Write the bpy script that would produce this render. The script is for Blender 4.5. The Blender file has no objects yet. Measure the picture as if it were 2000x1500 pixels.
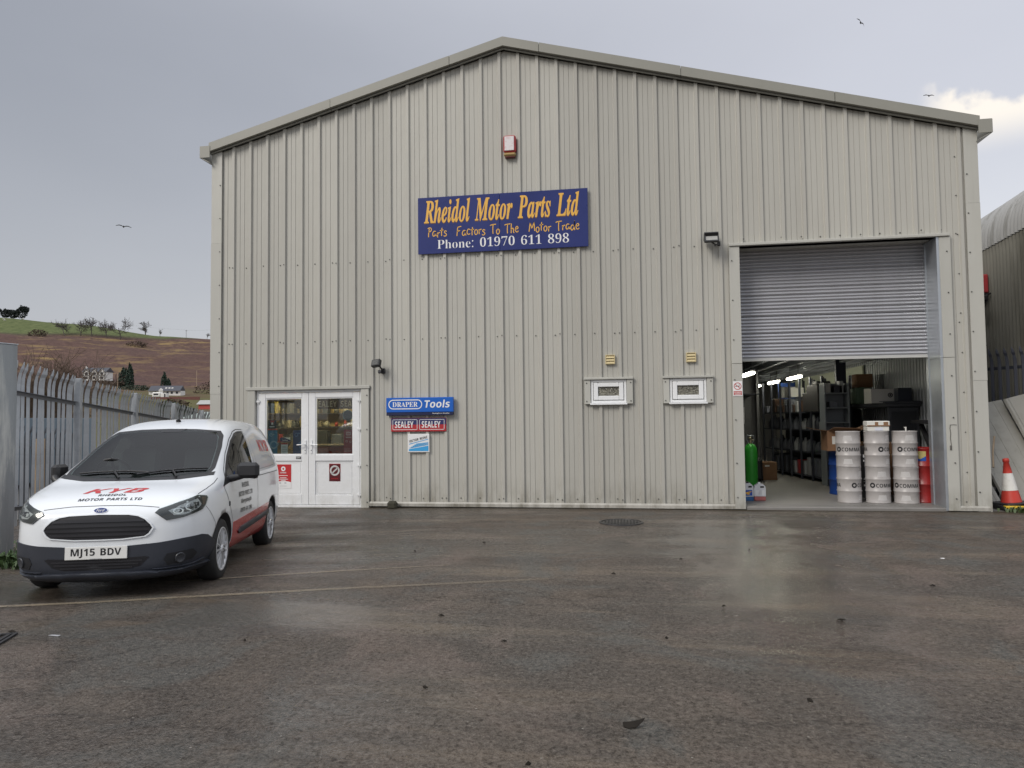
import bpy, bmesh, math, random, json
from math import sin, cos, pi, radians, sqrt, atan2
from mathutils import Vector, Matrix, noise
from mathutils.bvhtree import BVHTree

SC = bpy.context.scene
COL = SC.collection

# ------------------------------------------------------------ camera
YAW, PITCH, ROLL = -0.1584, 0.0458, -0.0117
FWD = Vector((sin(YAW) * cos(PITCH), cos(YAW) * cos(PITCH), sin(PITCH)))
RT0 = Vector((cos(YAW), -sin(YAW), 0))
UP0 = RT0.cross(FWD)
RT = RT0 * cos(ROLL) + UP0 * sin(ROLL)
UP = UP0 * cos(ROLL) - RT0 * sin(ROLL)
cam_d = bpy.data.cameras.new('camera')
cam = bpy.data.objects.new('camera', cam_d)
COL.objects.link(cam)
M = Matrix((RT, UP, -FWD)).transposed().to_4x4()
M.translation = Vector((7.061, -12.113, 1.54))
cam.matrix_world = M
cam_d.sensor_width = 36.0
cam_d.lens = 25.2
cam_d.clip_start = 0.1
cam_d.clip_end = 6000
SC.camera = cam

# ------------------------------------------------------------ sky, sun, exposure
SUN_EL, SUN_AZ = radians(38), radians(-142)     # azimuth clockwise from +Y
world = bpy.data.worlds.new('World')
SC.world = world
world.use_nodes = True
nt = world.node_tree
for n in list(nt.nodes):
    nt.nodes.remove(n)


def wn(t, **kw):
    n = nt.nodes.new(t)
    for k, v in kw.items():
        setattr(n, k, v)
    return n


def wl(a, b):
    nt.links.new(a, b)


def wmath(op, a, b=None, clamp=False):
    n = wn('ShaderNodeMath', operation=op, use_clamp=clamp)
    for i, v in enumerate((a, b)):
        if v is None:
            continue
        if isinstance(v, (int, float)):
            n.inputs[i].default_value = v
        else:
            wl(v, n.inputs[i])
    return n.outputs[0]


def wmix(fac, a, b):
    n = wn('ShaderNodeMix', data_type='RGBA')
    for s, v in ((n.inputs['Factor'], fac), (n.inputs['A'], a), (n.inputs['B'], b)):
        if isinstance(v, (int, float)):
            s.default_value = v
        elif isinstance(v, tuple):
            s.default_value = (*v, 1)
        else:
            wl(v, s)
    return n.outputs['Result']


def wramp(v, a, b):
    n = wn('ShaderNodeMapRange', interpolation_type='SMOOTHSTEP')
    n.inputs['From Min'].default_value = a
    n.inputs['From Max'].default_value = b
    wl(v, n.inputs['Value'])
    return n.outputs['Result']


out = wn('ShaderNodeOutputWorld')
bg_sky = wn('ShaderNodeBackground')
bg_cloud = wn('ShaderNodeBackground')
addsh = wn('ShaderNodeMixShader')
sky = wn('ShaderNodeTexSky', sky_type='NISHITA', sun_disc=False)
sky.sun_elevation = SUN_EL
sky.sun_rotation = SUN_AZ
sky.air_density = 1.5
sky.dust_density = 3.0
wl(sky.outputs[0], bg_sky.inputs['Color'])
bg_sky.inputs['Strength'].default_value = 0.09
tc = wn('ShaderNodeTexCoord')
sep = wn('ShaderNodeSeparateXYZ')
wl(tc.outputs['Generated'], sep.inputs[0])
dx, dy, dz = sep.outputs[0], sep.outputs[1], sep.outputs[2]
mp = wn('ShaderNodeMapping')
mp.inputs['Scale'].default_value = (1.0, 1.0, 2.2)
wl(tc.outputs['Generated'], mp.inputs['Vector'])
n1 = wn('ShaderNodeTexNoise')
n1.inputs['Scale'].default_value = 2.2
n1.inputs['Detail'].default_value = 5
n1.inputs['Roughness'].default_value = 0.5
wl(mp.outputs[0], n1.inputs['Vector'])
n2 = wn('ShaderNodeTexNoise')
n2.inputs['Scale'].default_value = 9.0
n2.inputs['Detail'].default_value = 6
wl(tc.outputs['Generated'], n2.inputs['Vector'])
# a thinner, brighter part of the overcast lies to the right of the building
side = wmath('ADD', wmath('MULTIPLY', dx, 0.86), wmath('MULTIPLY', dy, 0.30))
side = wmath('ADD', side, wmath('MULTIPLY', wmath('SUBTRACT', n1.outputs['Fac'], 0.5), 0.40))
bright = wramp(side, -0.55, 0.85)
low = wmath('SUBTRACT', 1.0, wramp(dz, 0.02, 0.42))
grey = wmix(bright, (0.262, 0.275, 0.312), (0.52, 0.53, 0.585))
pale = wmix(bright, (0.410, 0.422, 0.455), (0.66, 0.67, 0.70))
cloudcol = wmix(wmath('MULTIPLY', low, 0.85), grey, pale)
# towards the zenith the cloud layer is seen through less thickness and is brighter
zen = wramp(dz, 0.45, 1.0)
cloudcol = wmix(wmath('MULTIPLY', zen, 0.75), cloudcol, (1.30, 1.34, 1.42))
# small sunlit cumulus low in the brighter part
cu_h = wmath('ADD', wmath('MULTIPLY', n2.outputs['Fac'], 0.22), 0.250)
cu_in = wmath('MULTIPLY', wramp(wmath('SUBTRACT', cu_h, dz), -0.003, 0.014), wramp(dz, 0.285, 0.335))
cu = wmath('MULTIPLY', wmath('MULTIPLY', cu_in, wramp(dx, 0.33, 0.37)), 0.82)
cloudcol = wmix(cu, cloudcol, (0.90, 0.82, 0.71))
wl(cloudcol, bg_cloud.inputs['Color'])
bg_cloud.inputs['Strength'].default_value = 1.0
addsh.inputs[0].default_value = 0.9
wl(bg_sky.outputs[0], addsh.inputs[1])
wl(bg_cloud.outputs[0], addsh.inputs[2])
wl(addsh.outputs[0], out.inputs['Surface'])

sun_d = bpy.data.lights.new('sun', 'SUN')
sun_d.energy = 1.5
sun_d.angle = radians(24)
sun_d.color = (1.0, 0.95, 0.88)
sun = bpy.data.objects.new('sun', sun_d)
COL.objects.link(sun)
sdir = Vector((sin(SUN_AZ) * cos(SUN_EL), cos(SUN_AZ) * cos(SUN_EL), sin(SUN_EL)))
sun.rotation_euler = sdir.to_track_quat('Z', 'Y').to_euler()

SC.view_settings.view_transform = 'Standard'
SC.view_settings.look = 'None'
SC.view_settings.gamma = 1.0
SC.view_settings.exposure = 0.42
SC.view_settings.use_curve_mapping = False
SC.render.engine = 'CYCLES'
try:
    SC.cycles.use_denoising = True
    SC.cycles.max_bounces = 8
    SC.cycles.sample_clamp_indirect = 6.0
except Exception:
    pass

# ------------------------------------------------------------ helpers
class MB:
    """collects shapes and builds them as one mesh object"""

    def __init__(self):
        self.v, self.f, self.mi, self.sm, self.m, self.M = [], [], [], [], 0, None

    def add(self, vs, fs, smooth=False):
        o = len(self.v)
        if self.M is not None:
            vs = [self.M @ Vector(p) for p in vs]
        self.v += [tuple(p) for p in vs]
        for f in fs:
            self.f.append([i + o for i in f])
            self.mi.append(self.m)
            self.sm.append(smooth)
        return self

    def box(self, x0, x1, y0, y1, z0, z1):
        v = [(x, y, z) for z in (z0, z1) for y in (y0, y1) for x in (x0, x1)]
        return self.add(v, [(0, 2, 3, 1), (4, 5, 7, 6), (0, 1, 5, 4), (2, 6, 7, 3), (0, 4, 6, 2), (1, 3, 7, 5)])

    def bbox(self, x0, x1, y0, y1, z0, z1, b=0.01):
        """box with chamfered edges"""
        v, idx = [], {}
        for ix, X in ((0, x0), (1, x1)):
            for iy, Y in ((0, y0), (1, y1)):
                for iz, Z in ((0, z0), (1, z1)):
                    sx, sy, sz = (b if not ix else -b), (b if not iy else -b), (b if not iz else -b)
                    for a in range(3):
                        idx[(ix, iy, iz, a)] = len(v)
                        v.append((X if a == 0 else X + sx, Y if a == 1 else Y + sy, Z if a == 2 else Z + sz))
        f = []
        for s in (0, 1):
            f.append([idx[(s, a, b_, 0)] for a, b_ in ((0, 0), (1, 0), (1, 1), (0, 1))])
            f.append([idx[(a, s, b_, 1)] for a, b_ in ((0, 0), (1, 0), (1, 1), (0, 1))])
            f.append([idx[(a, b_, s, 2)] for a, b_ in ((0, 0), (1, 0), (1, 1), (0, 1))])
        for i in (0, 1):
            for j in (0, 1):
                f.append([idx[(0, i, j, 1)], idx[(1, i, j, 1)], idx[(1, i, j, 2)], idx[(0, i, j, 2)]])
                f.append([idx[(i, 0, j, 0)], idx[(i, 1, j, 0)], idx[(i, 1, j, 2)], idx[(i, 0, j, 2)]])
                f.append([idx[(i, j, 0, 0)], idx[(i, j, 1, 0)], idx[(i, j, 1, 1)], idx[(i, j, 0, 1)]])
                for k in (0, 1):
                    f.append([idx[(i, j, k, 0)], idx[(i, j, k, 1)], idx[(i, j, k, 2)]])
        return self.add(v, f)

    def cyl(self, p0, p1, r0, r1=None, n=12, caps=True, smooth=True):
        return self.tube([p0, p1], [r0, r0 if r1 is None else r1], n, caps, smooth)

    def tube(self, pts, rad, n=8, caps=True, smooth=True):
        pts = [Vector(p) for p in pts]
        if isinstance(rad, (int, float)):
            rad = [rad] * len(pts)
        vs, fs = [], []
        ref = None
        for i, p in enumerate(pts):
            d = (pts[min(i + 1, len(pts) - 1)] - pts[max(i - 1, 0)])
            if d.length < 1e-9:
                d = Vector((0, 0, 1))
            d.normalize()
            if ref is None:
                ref = d.orthogonal().normalized()
            ref = (ref - d * ref.dot(d))
            ref = ref.normalized() if ref.length > 1e-6 else d.orthogonal().normalized()
            b = d.cross(ref)
            for k in range(n):
                a = 2 * pi * k / n
                vs.append(p + (ref * cos(a) + b * sin(a)) * rad[i])
        for i in range(len(pts) - 1):
            for k in range(n):
                k2 = (k + 1) % n
                fs.append((i * n + k, i * n + k2, (i + 1) * n + k2, (i + 1) * n + k))
        self.add(vs, fs, smooth)
        if caps:
            self.add(vs[:n], [tuple(range(n))[::-1]])
            self.add(vs[-n:], [tuple(range(n))])
        return self

    def lathe(self, prof, n=24, o=(0, 0, 0), smooth=True, axis='z', a0=0.0, a1=2 * pi):
        """prof: (r, h) list turned about an axis through o"""
        full = abs(a1 - a0 - 2 * pi) < 1e-6
        m = n if full else n + 1
        vs, fs = [], []
        for r, h in prof:
            for k in range(m):
                a = a0 + (a1 - a0) * k / n
                if axis == 'z':
                    q = (o[0] + r * cos(a), o[1] + r * sin(a), o[2] + h)
                elif axis == 'y':
                    q = (o[0] + r * cos(a), o[1] + h, o[2] + r * sin(a))
                else:
                    q = (o[0] + h, o[1] + r * cos(a), o[2] + r * sin(a))
                vs.append(q)
        for i in range(len(prof) - 1):
            for k in range(n):
                k2 = (k + 1) % m
                fs.append((i * m + k, i * m + k2, (i + 1) * m + k2, (i + 1) * m + k))
        return self.add(vs, fs, smooth)

    def prism(self, poly, h0, h1, plane='xz'):
        """2D polygon extruded; plane 'xz' extrudes along y, 'xy' along z, 'yz' along x"""
        n = len(poly)

        def q(p, h):
            return {'xz': (p[0], h, p[1]), 'xy': (p[0], p[1], h), 'yz': (h, p[0], p[1])}[plane]
        vs = [q(p, h0) for p in poly] + [q(p, h1) for p in poly]
        fs = [tuple(range(n)), tuple(range(2 * n - 1, n - 1, -1))]
        fs += [(i, i + n, (i + 1) % n + n, (i + 1) % n) for i in range(n)]
        return self.add(vs, fs)

    def face(self, pts):
        return self.add(pts, [tuple(range(len(pts)))])

    def flat(self, tris, o, xd=(1, 0, 0), yd=(0, 0, 1), th=0.0015):
        """2D mesh (verts, faces) laid on a plane and given a little thickness"""
        vs, fs = tris
        o, xd, yd = Vector(o), Vector(xd), Vector(yd)
        nd = xd.cross(yd)
        self.add([o + xd * x + yd * y + nd * th for x, y in vs], fs)
        return self

    def ribbon(self, pts, w, o, xd=(1, 0, 0), yd=(0, 0, 1), off=0.0):
        o, xd, yd = Vector(o), Vector(xd), Vector(yd)
        nd = xd.cross(yd)
        P2 = [Vector((a, b)) for a, b in pts]
        vs, fs = [], []
        for i, p in enumerate(P2):
            d = P2[min(i + 1, len(P2) - 1)] - P2[max(i - 1, 0)]
            d = d.normalized() if d.length > 1e-9 else Vector((1, 0))
            nn = Vector((-d.y, d.x)) * w / 2
            for s in (1, -1):
                q = p + nn * s
                vs.append(o + xd * q.x + yd * q.y + nd * off)
        for i in range(len(P2) - 1):
            fs.append((2 * i, 2 * i + 1, 2 * i + 3, 2 * i + 2))
        return self.add(vs, fs)

    def mesh(self, name, mats):
        me = bpy.data.meshes.new(name)
        me.from_pydata(self.v, [], self.f)
        mats = mats if isinstance(mats, (list, tuple)) else [mats]
        for m in mats:
            me.materials.append(m)
        me.polygons.foreach_set('material_index', [min(i, len(mats) - 1) for i in self.mi])
        me.polygons.foreach_set('use_smooth', self.sm)
        bm = bmesh.new()
        bm.from_mesh(me)
        bmesh.ops.recalc_face_normals(bm, faces=bm.faces)
        bm.to_mesh(me)
        bm.free()
        me.update()
        return me

    def build(self, name, mats, parent=None, loc=None, kind=None, label=None):
        o = bpy.data.objects.new(name, self.mesh(name, mats))
        COL.objects.link(o)
        if parent is not None:
            o.parent = parent
        if loc is not None:
            o.location = loc
        if kind:
            o['kind'] = kind
        if label:
            o['label'] = label
        return o


def tag(o, label, cat, group=None, kind=None):
    o['label'] = label
    o['category'] = cat
    if group:
        o['group'] = group
    if kind:
        o['kind'] = kind
    return o


def thing(name, label, cat, loc=(0, 0, 0), rotz=0.0, group=None):
    o = bpy.data.objects.new(name, None)
    o.empty_display_size = 0.1
    COL.objects.link(o)
    o.location = loc
    o.rotation_euler = (0, 0, rotz)
    return tag(o, label, cat, group)


ORD = ['first', 'second', 'third', 'fourth', 'fifth', 'sixth', 'seventh', 'eighth', 'ninth', 'tenth', 'eleventh', 'twelfth', 'thirteenth', 'fourteenth', 'fifteenth', 'sixteenth', 'seventeenth', 'eighteenth']


def structure(o):
    o['kind'] = 'structure'
    return o


def kids(o):
    return [c for c in bpy.data.objects if c.parent == o]


def dup(root, loc, rotz=0.0, label=None, group=None, tree=None):
    r = root.copy()
    COL.objects.link(r)
    r.location = loc
    r.rotation_euler = (0, 0, rotz)
    if label:
        r['label'] = label
    if group:
        r['group'] = group
    for ch in (tree if tree is not None else [(c, kids(c)) for c in kids(root)]):
        c = ch[0].copy()
        COL.objects.link(c)
        c.parent = r
        for g in ch[1]:
            d = g.copy()
            COL.objects.link(d)
            d.parent = c
    return r


# ------------------------------------------------------------ materials
MATS = {}


def mat(name, col, rough=0.5, metal=0.0, var=0.10, scale=3.0, bump=0.0, bscale=40.0, spec=0.5, coat=0.0,
        stain=None, stain_amt=0.0, stain_scale=1.5, rvar=0.08, streak=False, obj=True):
    if name in MATS:
        return MATS[name]
    m = bpy.data.materials.new(name)
    m.use_nodes = True
    t = m.node_tree
    b = t.nodes['Principled BSDF']
    b.inputs['Metallic'].default_value = metal
    b.inputs['Specular IOR Level'].default_value = spec
    b.inputs['Coat Weight'].default_value = coat
    b.inputs['Coat Roughness'].default_value = 0.06
    tcn = t.nodes.new('ShaderNodeTexCoord')
    vec = tcn.outputs['Object']
    if streak:
        mpn = t.nodes.new('ShaderNodeMapping')
        mpn.inputs['Scale'].default_value = (1, 1, 0.12)
        t.links.new(vec, mpn.inputs['Vector'])
        svec = mpn.outputs[0]
    else:
        svec = vec
    nz = t.nodes.new('ShaderNodeTexNoise')
    nz.inputs['Scale'].default_value = scale
    nz.inputs['Detail'].default_value = 6
    nz.inputs['Roughness'].default_value = 0.62
    t.links.new(svec, nz.inputs['Vector'])
    mx = t.nodes.new('ShaderNodeMix')
    mx.data_type = 'RGBA'
    t.links.new(nz.outputs['Fac'], mx.inputs['Factor'])
    lo = tuple(max(0, c * (1 - var * 2)) for c in col)
    hi = tuple(min(1, c * (1 + var * 2)) for c in col)
    mx.inputs['A'].default_value = (*lo, 1)
    mx.inputs['B'].default_value = (*hi, 1)
    last = mx.outputs['Result']
    if stain is not None:
        nz2 = t.nodes.new('ShaderNodeTexNoise')
        nz2.inputs['Scale'].default_value = stain_scale
        nz2.inputs['Detail'].default_value = 8
        nz2.inputs['Roughness'].default_value = 0.7
        t.links.new(svec, nz2.inputs['Vector'])
        mr = t.nodes.new('ShaderNodeMapRange')
        mr.inputs['From Min'].default_value = 0.5
        mr.inputs['From Max'].default_value = 0.72
        mr.inputs['To Max'].default_value = stain_amt
        t.links.new(nz2.outputs['Fac'], mr.inputs['Value'])
        mx2 = t.nodes.new('ShaderNodeMix')
        mx2.data_type = 'RGBA'
        t.links.new(mr.outputs[0], mx2.inputs['Factor'])
        t.links.new(last, mx2.inputs['A'])
        mx2.inputs['B'].default_value = (*stain, 1)
        last = mx2.outputs['Result']
    t.links.new(last, b.inputs['Base Color'])
    rr = t.nodes.new('ShaderNodeMapRange')
    rr.inputs['To Min'].default_value = max(0.02, rough - rvar)
    rr.inputs['To Max'].default_value = min(1, rough + rvar)
    t.links.new(nz.outputs['Fac'], rr.inputs['Value'])
    t.links.new(rr.outputs[0], b.inputs['Roughness'])
    if bump:
        nb = t.nodes.new('ShaderNodeTexNoise')
        nb.inputs['Scale'].default_value = bscale
        nb.inputs['Detail'].default_value = 4
        t.links.new(vec, nb.inputs['Vector'])
        bp = t.nodes.new('ShaderNodeBump')
        bp.inputs['Strength'].default_value = bump
        bp.inputs['Distance'].default_value = 0.01
        t.links.new(nb.outputs['Fac'], bp.inputs['Height'])
        t.links.new(bp.outputs[0], b.inputs['Normal'])
    MATS[name] = m
    return m


def emit(name, col, strength):
    m = bpy.data.materials.new(name)
    m.use_nodes = True
    b = m.node_tree.nodes['Principled BSDF']
    b.inputs['Base Color'].default_value = (0.8, 0.8, 0.75, 1)
    b.inputs['Emission Color'].default_value = (*col, 1)
    b.inputs['Emission Strength'].default_value = strength
    return m


def glass(name, tint=(0.9, 0.95, 0.93), alpha=0.25, rough=0.02, ior=1.5):
    """thin window glass: mostly see-through, with a reflecting surface"""
    m = bpy.data.materials.new(name)
    m.use_nodes = True
    t = m.node_tree
    t.nodes.clear()
    o = t.nodes.new('ShaderNodeOutputMaterial')
    tr = t.nodes.new('ShaderNodeBsdfTransparent')
    tr.inputs[0].default_value = (*tint, 1)
    gl = t.nodes.new('ShaderNodeBsdfGlossy')
    gl.inputs['Roughness'].default_value = rough
    fr = t.nodes.new('ShaderNodeFresnel')
    fr.inputs[0].default_value = ior
    ad = t.nodes.new('ShaderNodeMath')
    ad.operation = 'ADD'
    ad.use_clamp = True
    ad.inputs[1].default_value = alpha
    t.links.new(fr.outputs[0], ad.inputs[0])
    mx = t.nodes.new('ShaderNodeMixShader')
    t.links.new(ad.outputs[0], mx.inputs[0])
    t.links.new(tr.outputs[0], mx.inputs[1])
    t.links.new(gl.outputs[0], mx.inputs[2])
    t.links.new(mx.outputs[0], o.inputs[0])
    return m


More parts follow.
